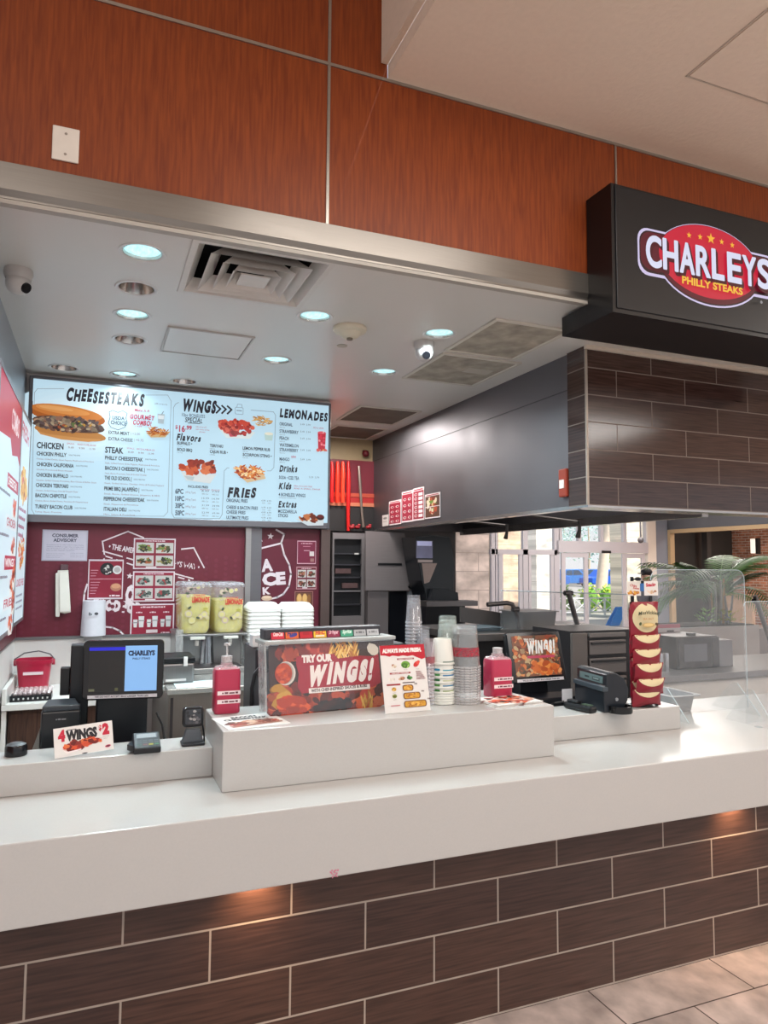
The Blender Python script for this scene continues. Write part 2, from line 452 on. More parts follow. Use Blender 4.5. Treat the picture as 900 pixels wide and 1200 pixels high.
# kitchen ceiling with openings for the recessed lights and air vents
LAMPS = [(167, 296, 1), (160, 338, 0), (155, 369, 1), (152, 398, 0), (75, 431, 0), (146, 439, 1), (216, 447, 0), (369, 371, 1), (324, 422, 1), (515, 391, 1), (450, 436, 1)]
LP = [aZ(x, y, ZC) for x, y, _ in LAMPS]
LR = 0.078
vent = [aZ(*p, ZC) for p in ((216, 279), (391, 306), (346, 362), (203, 338))]
vx0, vx1 = 0.318, 0.868; vy0, vy1 = 2.72, 3.29
def filled(loops, z, name, m, kind=True):
    cu = bpy.data.curves.new(name, 'CURVE'); cu.dimensions = '2D'; cu.fill_mode = 'BOTH'
    for lp in loops:
        sp_ = cu.splines.new('POLY'); sp_.points.add(len(lp) - 1)
        for i, p in enumerate(lp): sp_.points[i].co = (p[0], p[1], 0, 1)
        sp_.use_cyclic_u = True
    ob = bpy.data.objects.new(name, cu); C.objects.link(ob); bpy.context.view_layer.update()
    me = bpy.data.meshes.new_from_object(ob.evaluated_get(bpy.context.evaluated_depsgraph_get()))
    bpy.data.objects.remove(ob); bpy.data.curves.remove(cu)
    me.name = name; me.materials.clear(); me.materials.append(m)
    o = bpy.data.objects.new(name, me); C.objects.link(o); o.location = (0, 0, z)
    if kind: o['kind'] = 'structure'
    return o
loops = [[(XL - .1, YF + .02), (6.5, YF + .02), (6.5, 6.75), (XL - .1, 6.75)]]
for p in LP: loops.append([(p.x + LR * math.cos(2 * PI * i / 24), p.y + LR * math.sin(2 * PI * i / 24)) for i in range(24)])
loops.append([(vx0, vy0), (vx1, vy0), (vx1, vy1), (vx0, vy1)])
filled(loops, ZC, 'ceiling', ceil_m)
st = MB(); st.box(XL - .1, 6.5, YF + .09, 6.75, ZC + .35, ZC + .4)
struct('ceiling', st, white_wall)

# hall ceilings
hc = mat('#dccbba', 0.7, noise=0.05, scale=40, bump=0.25)
h1 = MB(); h1.box(XHALL, 22, -6.5, YF - .004, ZHALL, ZHALL + .06)
struct('ceiling', h1, hc)
h2 = MB(); h2.box(XHALL - .03, XHALL, -6.5, YF - .004, ZHALL + .061, 5.0); h2.box(-9, XHALL - .0, -6.5, YF, 5.0, 5.05)
struct('ceiling', h2, hc)
h3 = MB(); h3.box(6.5, 22, YF + .1, 15.2, 3.6, 3.66); struct('ceiling', h3, hc)
hp = thing('ceiling_access_hatch', 'flush access hatch outlined in the hall ceiling at top right', 'hatch', (aZ(860, 60, ZHALL).x, aZ(860, 60, ZHALL).y, ZHALL))
q = [aZ(*p, ZHALL) for p in ((803, 89), (900, 113), (960, 60), (900, 12))]
m_ = MB(); dz = Vector((0, 0, -0.006))
m_.add([q[0] + dz, q[1] + dz, Vector((q[1].x, q[0].y - .62, q[0].z)) + dz, Vector((q[0].x, q[0].y - .62, q[0].z)) + dz], [(0, 1, 2, 3)]); 
x0_, y0_ = q[0].x, q[0].y
m_ = MB(); m_.box(x0_ + .012, x0_ + .55, y0_ - .62, y0_ - .012, ZHALL - .004, ZHALL - .0005)
m_.build('hatch_door', hc, hp)
m_ = MB()
for b in ((x0_, x0_ + .562, y0_ - .006, y0_), (x0_, x0_ + .562, y0_ - .632, y0_ - .626), (x0_, x0_ + .006, y0_ - .632, y0_), (x0_ + .556, x0_ + .562, y0_ - .632, y0_)): m_.box(*b, ZHALL - .003, ZHALL - .0005)
m_.build('hatch_frame', mat('#b8aa9c', 0.7), hp)

# wood fascia
XJ1 = aY(384, 200, YF).x; XJ2 = aY(721, 190, YF).x
w_ = MB(); w_.box(-3, 6.5, YF, YF + .08, ZF, ZHALL); w_.box(-3, XHALL, YF, YF + .08, ZHALL, 5.0)
struct('wall_front', w_, wood)
t_ = MB(); t_.box(XJ1 - .006, XJ1 + .006, YF - .005, YF, ZF, 5.0); struct('trim_1', t_, alum)
t_ = MB(); t_.box(XJ2 - .005, XJ2 + .005, YF - .005, YF, ZF, ZHALL); struct('trim_2', t_, alum)
t_ = MB(); t_.box(-3, 6.5, YF - .006, YF, ZHALL - .014, ZHALL - .001); struct('trim_3', t_, alum)
# angled aluminium edge under the wood
ZTB = aY(100, 245, YF).z
t_ = MB(); t_.prism([(YF - .012, ZF + .004), (YF + .09, ZF + .004), (YF + .09, ZC + .004), (YF - .004, ZC + .004), (YF - .004, ZC + .012), (YF - .012, ZC + .035)], 'X', -3, 6.5)
struct('trim_4', t_, steel('#77726c', 0.3, (1, 30, 30)))
t_ = MB(); t_.box(XL - .1, 6.5, YF - .003, YF + .03, ZC - .012, ZC + .003); struct('trim_5', t_, mat('#aaa49b', 0.4))

# blank plate on the wood
pl = thing('blank_wall_plate', 'white blank cover plate screwed to the wood fascia at upper left', 'wall plate', aY(76, 172, YF))
a = aY(62, 147, YF); b = aY(92, 193, YF)
MB().box(a.x, b.x, YF - .008, YF - .0005, b.z, a.z).build('plate', mat('#d8cfc4', 0.4), pl, bevel=.003)
for zz in (.2, .8):
    zc = b.z + (a.z - b.z) * zz
    MB().cyl(((a.x + b.x) / 2, YF - .0085, zc), ((a.x + b.x) / 2, YF - .006, zc), .005, n=10).build('screw', mat('#8d8378', 0.4, 0.5), pl)

# kitchen walls
burg = mat('#67202f', 0.4, noise=0.10, scale=14)
ZW = 1.104
zbt = aY(34, 607, YB).z
w_ = MB(); w_.box(XL - .1, 1.62, YB, YB + .1, 0, ZC); struct('wall_back', w_, white_wall)
w_ = MB(); w_.box(XL - .1, XL, YF, YB, 0, ZC); struct('wall_left', w_, white_wall)
w_ = MB(); w_.box(XL, XL + .006, 2.8, YB, ZW, ZW + .012); w_.box(XL, 1.012, YB - .012, YB, ZW - .006, ZW + .012); struct('trim_6', w_, ss)
w_ = MB(); w_.box(XL - .0, XL + .004, 2.8, YB - .001, ZW + .012, 1.9); struct('wall_left', w_, burg)
w_ = MB(); w_.box(XL, XL + .004, 2.8, YB - .001, 1.9, ZC - .0); struct('wall_left', w_, steel('#a9aaae', 0.4))
w_ = MB(); w_.box(-3, XL + .003, 2.05, YF - .015, 0, ZF - .002); struct('wall_left', w_, wood)
# back kitchen wall behind the fryers, and its red strip
XR1 = 3.476
w_ = MB(); w_.box(1.62, XR1, 6.62, 6.72, 0, ZC); struct('wall_back', w_, mat('#55504f', 0.5))
w_ = MB(); w_.box(1.53, 1.62, YB + .1, 6.62, 0, ZC); struct('wall_left', w_, mat('#6a605c', 0.5))
# stone block wall beside the entrance doors (far)
YD = 15.2
stone = tile_mat('stone_block', '#cfc3bb', '#c6bab3', '#9c928c', 1.2, 0.45, 0.2, 0.1, 0.008, 0.6, 'XZ', (1, 1.5), 0.5)
w_ = MB(); w_.box(2.0, aY(573, 690, YD).x, YD, YD + .3, 0, 4.0); struct('wall_back', w_, stone)

def px_label(i): return i
# ------------------------------------------------------------------ ceiling fittings
refl = steel('#c9c6c2', 0.18, (1, 1, 1), 1.0)
LENS = mat('#a9dcf0', 0.2, emit=1.25, noise=0.55, scale=4, stretch=(16, 5, 1))
def lamp_mesh(p, lit, label):
    t = thing('ceiling_light', label, 'ceiling light', (p.x, p.y, ZC), 'recessed ceiling lights over the kitchen')
    m = MB(); m.lathe([(LR - .001, .02), (LR - .001, .0), (LR + .004, -.004), (LR + .013, -.004), (LR + .016, -.0005)], p, 28); m.build('trim_ring', mat('#d6d4d2', 0.3), t, smooth=True)
    m = MB(); m.lathe([(LR - .004, .0), (LR - .014, .05), (LR - .03, .10), (.03, .125)], p, 28); m.build('reflector', refl, t, smooth=True)
    m = MB()
    if lit:
        m.lathe([(.0, .004), (.03, .005), (.055, .008), (LR - .003, .014)], p, 24); m.build('lens', LENS, t, smooth=True)
    else:
        m.lathe([(.0, .05), (.018, .052), (.026, .075), (.022, .10), (.014, .124)], p, 16); m.build('bulb', mat('#cfc8c0', 0.25), t, smooth=True)
    return t
LL = ['lit recessed light nearest the front edge, left of the square air vent',
      'unlit recessed light second from the front, left of the air vent',
      'lit recessed light third from the front in the left column',
      'unlit recessed light fourth from the front in the left column',
      'unlit recessed light at far left, in the row just above the menu board',
      'lit recessed light in the middle of the row just above the menu board',
      'unlit recessed light at the right of the row above the menu board',
      'lit recessed light between the air vent and the smoke detector',
      'lit recessed light behind the one beside the air vent, above the wings menu',
      'lit recessed light beside the white camera and the grey ceiling grille',
      'lit recessed light behind the white camera, left of the dusty grille']
for p, (x, y, lit), lb in zip(LP, LAMPS, LL): lamp_mesh(p, lit, lb)

# square four-way air diffuser
cxv, cyv = (vx0 + vx1) / 2, (vy0 + vy1) / 2
t = thing('air_vent', 'large white square air diffuser with stepped louvres in kitchen ceiling', 'air vent', (cxv, cyv, ZC))
vm_ = mat('#d3cec9', 0.4)
def sqring(mb, r0, z0, r1, z1, t_=0.004):
    for (s0, zz0, s1, zz1) in ((r0, z0, r1, z1),):
        a_ = [(cxv - s0, cyv - s0, zz0), (cxv + s0, cyv - s0, zz0), (cxv + s0, cyv + s0, zz0), (cxv - s0, cyv + s0, zz0)]
        b_ = [(cxv - s1, cyv - s1, zz1), (cxv + s1, cyv - s1, zz1), (cxv + s1, cyv + s1, zz1), (cxv - s1, cyv + s1, zz1)]
        mb.add(a_ + b_, [(i, (i + 1) % 4, 4 + (i + 1) % 4, 4 + i) for i in range(4)])
hw = (vx1 - vx0) / 2
m = MB(); sqring(m, hw + .015, ZC - .0005, hw + .012, ZC - .006); sqring(m, hw + .012, ZC - .006, hw - .012, ZC - .006); sqring(m, hw - .012, ZC - .006, hw - .05, ZC + .05); m.build('frame', vm_, t)
for k, (a_, b_) in enumerate(((.205, .15), (.148, .10), (.098, .06))):
    m = MB(); sqring(m, a_, ZC - .012 - .006 * k, b_, ZC + .045 - .004 * k); sqring(m, a_, ZC - .012 - .006 * k, a_ + .004, ZC - .014 - .006 * k)
    m.build('louvre', vm_, t)
m = MB(); m.box(cxv - .062, cxv + .062, cyv - .062, cyv + .062, ZC - .02, ZC - .014); m.build('centre_plate', vm_, t)
m = MB(); m.box(vx0, vx1, vy0, vy1, ZC + .16, ZC + .165); sqring(m, hw - .002, ZC + .16, hw - .002, ZC + .04); m.build('duct_back', mat('#191718', 0.8), t)

# access hatch in the kitchen ceiling
a = aZ(194, 381, ZC); b = aZ(300, 395, ZC); c_ = aZ(280, 420, ZC); d_ = aZ(190, 411, ZC)
hx0, hx1, hy0, hy1 = (a.x + d_.x) / 2, (b.x + c_.x) / 2, (a.y + b.y) / 2, (c_.y + d_.y) / 2
t = thing('ceiling_hatch', 'plain white access hatch in kitchen ceiling behind the air vent', 'hatch', ((hx0 + hx1) / 2, (hy0 + hy1) / 2, ZC))
MB().box(hx0 + .012, hx1 - .012, hy0 + .012, hy1 - .012, ZC - .006, ZC - .001).build('hatch_door', ceil_m, t, bevel=.002)
m = MB()
for bb in ((hx0, hx1, hy0, hy0 + .009), (hx0, hx1, hy1 - .009, hy1), (hx0, hx0 + .009, hy0 + .009, hy1 - .009), (hx1 - .009, hx1, hy0 + .009, hy1 - .009)): m.box(*bb, ZC - .009, ZC - .0005)
m.build('hatch_frame', mat('#b5b0ab', 0.4), t)

# dusty ceiling grilles
dust = mat('#a59c8f', 0.8, noise=0.75, scale=9, bump=0.3)
gm = mat('#d0cac0', 0.5)
GR = [((579, 371), (521, 411), (613, 421), (660, 385), 'dusty grey ceiling panel closest to the black sign box'),
      ((520, 413), (466, 444), (560, 450), (611, 424), 'dusty grey ceiling panel with a paper patch, behind the nearer dusty panel'),
      ((423, 474), (393, 492), (462, 497), (493, 482), 'dark dusty ceiling panel deep in the kitchen above the menu board end'),
      ((385, 499), (375, 512), (436, 513), (457, 500), 'rearmost dusty ceiling panel, beside the steel hood back corner')]
for k, (A, B, D, E_, lb) in enumerate(GR):
    pts = [aZ(*p, ZC) for p in (A, B, D, E_)]
    xs = sorted(p.x for p in pts); ys = sorted(p.y for p in pts)
    x0, x1, y0, y1 = (xs[0] + xs[1]) / 2, (xs[2] + xs[3]) / 2, (ys[0] + ys[1]) / 2, (ys[2] + ys[3]) / 2
    x1 = min(x1, XH - .03)
    t = thing('ceiling_panel', lb, 'ceiling panel', ((x0 + x1) / 2, (y0 + y1) / 2, ZC), 'dusty ceiling panels')
    MB().box(x0 + .02, x1 - .02, y0 + .02, y1 - .02, ZC - .005, ZC - .001).build('panel', dust if k < 2 else mat('#6a5f54', 0.8, noise=0.4, scale=6), t)
    m = MB()
    for bb in ((x0, x1, y0, y0 + .022), (x0, x1, y1 - .022, y1), (x0, x0 + .022, y0 + .022, y1 - .022), (x1 - .022, x1, y0 + .022, y1 - .022)): m.box(*bb, ZC - .010, ZC - .0005)
    m.build('panel_frame', gm, t, bevel=.002)
    if k == 1:
        qx, qy = aZ(560, 434, ZC).x, aZ(560, 434, ZC).y
        m = MB(); m.box(qx - .09, qx + .09, qy - .05, qy + .05, ZC - .0075, ZC - .0055); m.build('paper_patch', mat('#b9b2a8', 0.7), t)

# smoke detector, sprinkler, cameras
p = aZ(410, 384, ZC)
t = thing('smoke_detector', 'cream round smoke detector on kitchen ceiling right of a lit downlight', 'smoke detector', p)
m = MB(); m.lathe([(.088, -.0005), (.09, -.012), (.085, -.022), (.06, -.028), (.045, -.05), (.03, -.056), (0, -.057)], p, 26); m.build('housing', mat('#cfc6b2', 0.45), t, smooth=35)
m = MB(); m.lathe([(.016, -.056), (.016, -.066), (.0, -.068)], p, 12); m.build('sensor_cap', mat('#6b6254', 0.4), t)
p = aZ(401, 405, ZC); m = MB(); m.lathe([(.03, -.0005), (.03, -.004), (.0, -.006)], p + Vector((0, 0, .0006)), 18); tag(m.build('ceiling_sprinkler_cover', mat('#b9b2a4', 0.5)), 'small flat round sprinkler cover behind the smoke detector', 'sprinkler')
def dome_cam(p, lb, look):
    t = thing('security_camera', lb, 'security camera', p)
    m = MB(); m.lathe([(.055, -.0005), (.058, -.02), (.05, -.045)], p, 24); m.build('mount', mat('#bcb8b5', 0.35), t, smooth=40)
    c_ = Vector(p) + Vector((0, 0, -.06)); m = MB(); m.ell(c_, (.05, .05, .05), None, 20, 14); m.build('ball', mat('#c2bebb', 0.3), t, smooth=True)
    L = Vector(look).normalized()
    m = MB(); m.cyl(c_ + L * .035, c_ + L * .053, .024, .022, 16); o = m.build('lens', blackg, t); o['label'] = 'black camera lens'
dome_cam(aZ(22, 316, ZC), 'white dome security camera at the far left corner of ceiling', (.7, -.5, -.5))
dome_cam(aZ(497, 401, ZC), 'white security camera hanging beside the dusty ceiling panels', (-.1, -.8, -.5))

# ------------------------------------------------------------------ exhaust hood with tiled front
tile_h = tile_mat('dark_brown_tile', '#3e2c28', '#46332d', '#7d6f66', 0.508, 0.155, aY(763, 440, YH).x, ZH - .003, 0.003, 0.12, 'XZ', (2.5, 50))
t = thing('exhaust_hood', 'large stainless kitchen exhaust hood with dark brown tiled front', 'exhaust hood', (3.0, YH, ZH))
t0h = t
m = MB(); m.box(XH - .015, 6.4, YH, YH + .17, ZH - .005, ZC - .001); m.build('tiled_front', tile_h, t)
m = MB(); m.box(XH - .021, XH - .008, YH - .006, YH + .004, ZH - .005, ZC - .001); m.build('corner_strip', mat('#a79b90', 0.4, 0.3), t)
m = MB(); m.box(XH - .025, 6.4, YH - .02, YH, ZC - .022, ZC - .001); m.build('top_strip', mat('#d8cfc2', 0.5), t)
sideM = steel('#737074', 0.46, (1, .6, .6), 0.85)
m = MB(); m.box(XH, XH + .03, YH + .171, 6.61, ZH, ZC - .001); m.build('side_panel', sideM, t)
zs = aX(668, 457, XH).z
m = MB(); m.box(XH - .002, XH, YH + .172, 6.6, zs, zs + .006); m.build('panel_seam', mat('#3a383a', 0.5), t)
m = MB(); m.box(XHR - .03, XHR, YH + .171, 6.61, ZH, ZC - .001); m.build('side_panel', sideM, t)
m = MB(); m.box(XH - .008, XH + .05, YH + .17, 6.61, ZH - .02, ZH); m.box(XHR - .04, XHR + .012, YH + .17, 6.61, ZH - .03, ZH + .03)
m.box(XH - .016, 6.4, YH - .004, YH + .17, ZH - .018, ZH - .0055); m.build('bottom_lip', steel('#b5b0ae', 0.2, (1, 1, 1)), t)
m = MB(); m.box(XH + .03, XHR - .03, YH + .171, 6.6, ZH + .30, ZH + .31); m.build('hood_baffle', mat('#0e111c', 0.5, 0.1), t)
m = MB(); m.box(XH + .03, XHR - .03, 6.56, 6.61, ZH, ZH + .31); m.build('rear_panel', ssd, t)
pipe = steel('#a39b97', 0.3, (1, 1, 1))
for pa in (((548, 600), (548, 611), (594, 616), (594, 626)), ((620, 590), (621, 604), (679, 612), (680, 622))):
    pts = [aX(x, y, 2.95) for x, y in pa]
    pts[0] = Vector((pts[1].x, pts[1].y, ZH + .29))
    pp = MB().tube([pts[0], pts[1], pts[2]], .011).build('spray_pipe', pipe, t, smooth=True)
    e = pts[2]; MB().tube([e + Vector((0, 0, .01)), e + Vector((0, 0, -.05)), e + Vector((0, 0.02, -.10))], [.013, .011, .018]).build('nozzle', mat('#4a4644', 0.4, 0.6), pp)
# red pull station on the hood
pa = aX(662, 550, XH); pb = aX(668, 582, XH)
ps = thing('fire_pull_station', 'red emergency pull station on front edge of the steel hood', 'pull station', (XH - .002, (pa.y + pb.y) / 2, pb.z))
ya, yb = sorted((aX(659, 560, XH).y, aX(668, 560, XH).y))
m = MB(); m.box(XH - .03, XH - .003, ya, yb, pb.z, pa.z); m.build('housing', mat('#9a3b28', 0.35), ps, bevel=.008)
m = MB(); m.box(XH - .034, XH - .0301, ya + .015, yb - .015, pb.z + .05, pb.z + .10); o = m.build('white_handle', mat('#e8ddd6', 0.4), ps)
# hood posters
def side_poster(x0, y0, x1, y1, name, lb, draw, X=XH - .003):
    A = aX(x0, y0, X); B = aX(x1, y1, X)
    h = abs(aX(x0, y0, X).z - aX(x0, y1, X).z)
    return A, B
def hood_poster(tlx, tly, brx, bry, lb, kind):
    A = aX(tlx, tly, XH - .004); B = aX(brx, bry, XH - .004)
    w = A.y - B.y; z1 = A.z; z0 = B.z
    cv = Canvas((XH - .004, A.y, z0), (0, -1, 0), (0, 0, 1)); h = z1 - z0
    cv.slab(0, 0, w, h, .002, '#d8cfd0')
    cv.rect(w * .04, h * .05, w * .96, h * .9, '#8c2236' if kind != 2 else '#5c3a2c')
    if kind == 2:
        cv.heap(w * .5, h * .5, w * .36, h * .34, 40, w * .06, ['#6b8a3a', '#b04a30', '#c9a050', '#7a3020', '#d8cbb0'])
        cv.line([(w * .06, h * .47), (w * .94, h * .47)], h * .03, '#d8cfd0')
    else:
        cols, rows = (2, 4) if kind == 0 else (2, 6)
        for r in range(rows):
            for c in range(cols):
                u = w * (.1 + .42 * c); v = h * (.1 + .78 * r / rows)
                if kind == 1 and c == 1: cv.rect(u, v, u + w * .36, v + h * .09, '#d9d2d4')
                else:
                    cv.ell(u + w * .18, v + h * .05, w * .13, h * .045, '#d8b8b8'); cv.ell(u + w * .2, v + h * .05, w * .07, h * .03, '#4a1420')
    cv.rect(w * .1, h * .925, w * .9, h * .96, '#a04050')
    return tag(cv.build('poster'), lb, 'poster', 'red posters taped to the hood side')
hood_poster(456, 588, 470, 614, 'leftmost red picture chart on the steel hood side', 0)
hood_poster(471, 577, 484, 611, 'taller red picture chart second from left on the hood side', 0)
hood_poster(484, 573, 497, 609, 'chart with a white column, tallest of the row on the hood side', 1)
hood_poster(498, 580, 516, 606, 'rightmost chart with salad-green food photos on the hood side', 2)
A = aX(448, 604, XH - .004); B = aX(455, 616, XH - .004)
cv = Canvas((XH - .004, A.y, B.z), (0, -1, 0), (0, 0, 1)); w, h = A.y - B.y, A.z - B.z
cv.slab(0, 0, w, h, .002, '#cfc8c4'); cv.ell(w * .5, h * .7, w * .3, h * .1, '#8a8480'); cv.line([(w * .2, h * .4), (w * .8, h * .4)], h * .05, '#a09a96')
tag(cv.build('notice_card'), 'small white notice card left of the red hood charts', 'card')

# ------------------------------------------------------------------ sign box
XS = aY(686, 235, YF).x; YS = aX(717, 290, XS).y
zs0, zs1 = aX(717, 366, XS).z, aX(717, 213, XS).z
t = thing('sign_box', 'black illuminated shop sign box with red oval logo on wood fascia', 'sign', (XS + .9, YF, zs0))
WS = 2.0
m = MB(); m.prism([(YS, zs0), (YS, zs1), (YF - .0065, zs1), (YF - .0065, ZC - .015), (2.872, ZC - .015), (2.872, zs0)], 'X', XS, XS + WS)
m.build('cabinet', mat('#0d0c0f', 0.35, noise=0.1), t)
m = MB(); m.box(XS + .02, XS + WS - .02, YS - .006, YS - .0005, zs0 + .02, zs1 - .01); m.build('face_panel', mat('#111114', 0.4, noise=0.05), t, bevel=.003)
cv = Canvas((XS, YS - .007, zs0), X_, Z_, True)
uL, _ = cv.uv(752, 300); v_mid = cv.uv(752, 292)[1]
uc = cv.uv(832, 310)[0]; vc_ = cv.uv(832, 312)[1]
ru = uc - cv.uv(772, 300)[0]; rv = (cv.uv(830, 267)[1] - cv.uv(830, 357)[1]) / 2
def ovl(r1, r2, du=0, dv=0, n=48): return [(uc + du + r1 * math.cos(2 * PI * i / n), vc_ + dv + r2 * math.sin(2 * PI * i / n)) for i in range(n)]
hcap = cv.uv(780, 279)[1] - cv.uv(780, 313)[1]
vb = vc_ - hcap * .42
def capsule(pad, col, dv=0):
    us = uc - ru * 1.28 - pad; ue = uc + ru * 1.28 + pad
    cv.poly(cv.rr(us, vb - pad + dv, us + hcap * 1.2 + 2 * pad, vb + hcap + pad, hcap * .42), col)
    cv.poly(cv.rr(ue - hcap * 1.2 - 2 * pad, vb - pad + dv, ue, vb + hcap + pad, hcap * .42), col)
cv.poly(ovl(ru * 1.06, rv * 1.05), '#cfc6e8'); capsule(.036, '#cfc6e8', -.012)
cv.poly(ovl(ru * 1.04, rv * 1.02, 0, .003), '#2a1018'); capsule(.026, '#2a1018', -.008)
cv.poly(ovl(ru * 1.025, rv * 0.985, 0, .004), '#5a1222'); capsule(.02, '#5a1222')
cv.poly(ovl(ru * 1.0, rv * .93, 0, .018), '#c8203a')
# letters, larger at the ends
word = 'CHARLEYS'; n = len(word); U0 = uc - ru * 1.25; UW = ru * 2.5 / n
for i, ch in enumerate(word):
    k = 1.0
    wv = UW * (.93 if ch not in 'L' else .80)
    for (du, dv, col, th) in ((.010, -.014, '#4a0f1c', .008), (.004, -.005, '#4a0f1c', .008), (0, 0, '#d9def5', .0035)):
        for k8 in range(9):
            ox, oy = (0, 0) if k8 == 8 else (th * math.cos(PI * k8 / 4), th * math.sin(PI * k8 / 4))
            cv.text(ch, U0 + UW * (i + .04) + du + ox, vb + dv + oy, hcap, wv * .95, col, bold=.012, res=6)
cv.text('PHILLY STEAKS', uc, vb - hcap * .42, hcap * .235, ru * 1.22, '#f0c040', bold=.035, align='c', res=5)
for i, k in enumerate((.016, .016, .028, .016, .016)):
    uu = uc - .005 + (i - 2) * .068; vv = vc_ + rv * .68 - (0 if i == 2 else .004 * abs(i - 2))
    cv.poly([(uu + (k if j % 2 == 0 else k * .42) * math.sin(PI * j / 5), vv + (k if j % 2 == 0 else k * .42) * math.cos(PI * j / 5)) for j in range(10)], '#f2b53a')
cv.ell(uc + ru * 1.0, vb - hcap * .55, .008, .008, '#8a8a90')
cv.build('logo', t)

# ------------------------------------------------------------------ service counter
quartz = mat('#bbb9b6', 0.22, noise=0.035, scale=160)
t = thing('service_counter', 'long white quartz counter with raised blocks on a brown tiled base', 'counter', (1.5, 2.5, 0))
YC = 2.31
tile_b = tile_mat('brown_plank_tile', '#4a342c', '#3c2a26', '#a89c90', 0.508, 0.155, 0.620, 0.006, 0.0032, 0.3, 'XZ', (2.5, 55))
m = MB(); m.box(XL + .006, 5.5, YC, 2.9, 0.001, .66); m.build('tiled_base', tile_b, t)
m = MB(); m.box(XL + .006, 5.5, 2.114, 3.05, .653, ZT)
m.build('quartz_top', quartz, t, bevel=.004)
m = MB(); m.box(.394, 1.645, 2.33, 2.715, ZT + .0005, ZK); m.build('raised_block', quartz, t, bevel=.003)
m = MB(); m.box(XL + .007, .3935, 2.525, 2.705, ZT + .0005, ZS); m.build('ledge', quartz, t, bevel=.003)
m = MB(); m.box(1.6455, 2.448, 2.515, 2.705, ZT + .0005, ZS + .003); m.build('ledge', quartz, t, bevel=.003)
cv = Canvas((aY(386, 1030, 2.1135).x, 2.1135, aY(386, 1030, 2.1135).z), X_, Z_, eps=2e-5)
cv.lay = 2e-4
random.seed(3)
for i in range(22):
    u, v = random.uniform(0, .026), random.uniform(0, .022); cv.rect(u, v, u + .004, v + random.uniform(.002, .006), '#c87a90')
cv.build('red_ink_mark', t)
cv = Canvas((-.1, 2.1138, .74), X_, Z_, eps=1e-5); cv.lay = 1e-4

# ------------------------------------------------------------------ main menu board
YBd = YB - .06
def bp(x, y): return aY(x, y, YBd)
tl, tr, br_, bl = bp(32.5, 440.5), bp(387, 473), bp(386, 620), bp(30, 611)
bx0, bx1 = (tl.x + bl.x) / 2, (tr.x + br_.x) / 2
bz1, bz0 = (tl.z + tr.z) / 2, (bl.z + br_.z) / 2
bx0 = max(bx0, XL + .012)
t = thing('menu_board', 'wide backlit pale blue menu board listing cheesesteaks, wings and lemonades', 'menu board', ((bx0 + bx1) / 2, YBd, bz0))
fr = steel('#77757a', 0.35)
m = MB(); m.box(bx0, bx1, YBd, YB - .002, bz0, bz1); m.build('housing', mat('#6b6a6e', 0.4, 0.5), t)
fw = .022
m = MB(); m.box(bx0, bx0 + fw, YBd - .012, YBd, bz0, bz1); m.box(bx1 - .014, bx1, YBd - .012, YBd, bz0, bz1)
m.box(bx0 + fw, bx1 - .014, YBd - .012, YBd, bz1 - .016, bz1); m.box(bx0 + fw, bx1 - .014, YBd - .012, YBd, bz0, bz0 + .045)
m.build('board_frame', fr, t, bevel=.003)
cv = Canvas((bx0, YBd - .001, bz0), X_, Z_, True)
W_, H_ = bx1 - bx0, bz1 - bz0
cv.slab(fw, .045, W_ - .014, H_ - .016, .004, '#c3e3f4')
for k in range(9):    # backlight glow painted as paler ellipses at the upper left
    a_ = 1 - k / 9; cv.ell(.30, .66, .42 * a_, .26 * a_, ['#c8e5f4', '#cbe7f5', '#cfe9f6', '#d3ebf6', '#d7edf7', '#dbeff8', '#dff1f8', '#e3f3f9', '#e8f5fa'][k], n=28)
K = '#231f2b'; RD = '#b3284a'; BR = '#7a4a52'; GR_ = '#8ba0b0'
T = cv.tpx
T('CHEESESTEAKS', 77, 468.3, 12.5, 168, K, bold=.06, shear=.12, jit=.10)
cv.lpx([(75, 455.5), (44, 455.5), (40.5, 460), (37, 597), (41, 604), (192, 605), (196.5, 600), (200.5, 470), (196.5, 463), (171, 463)], .7, '#8fa3b3')
# sandwich
random.seed(21)
U = lambda x, y: cv.uv(x, y)
s_ = U(1 + 80, 490)[0] - U(80, 490)[0]
def E_(x, y, rx, ry, col, rot=0, n=24): u, v = U(x, y); cv.ell(u, v, rx * s_, ry * s_, col, n, rot)
E_(83, 507.5, 42.5, 8.5, '#b87c40', -.10); E_(80, 487, 44.5, 12.5, '#a85a22', -.09); E_(79, 483, 42, 8.5, '#c47434', -.09); E_(74, 480.5, 32, 5, '#d68c48', -.08); E_(66, 478.5, 20, 2.6, '#e0a060', -.06)
u, v = U(81, 497.5); cv.ell(u, v, 43 * s_, 9 * s_, '#5a4236', rot=-.09); cv.heap(u, v, 39 * s_, 8.5 * s_, 260, 2.2 * s_, MEATP[:5] + ['#7a6a58', '#94806a', '#5a4a48'], 1.6)
cv.heap(u + 8 * s_, v - 2 * s_, 28 * s_, 7 * s_, 22, 1.3 * s_, ['#b8a284', '#b8863a', '#5c6a3a', '#9a4a2a', '#a89478'], 1.8)
u, v = U(84, 510.5); cv.poly([(u - 40 * s_, v + 3.5 * s_), (u - 30 * s_, v), (u + 10 * s_, v - 2.5 * s_), (u + 34 * s_, v - 2.5 * s_), (u + 36 * s_, v - 4 * s_), (u + 20 * s_, v - 7 * s_), (u - 12 * s_, v - 6 * s_), (u - 36 * s_, v - 1 * s_)], '#c98e50')
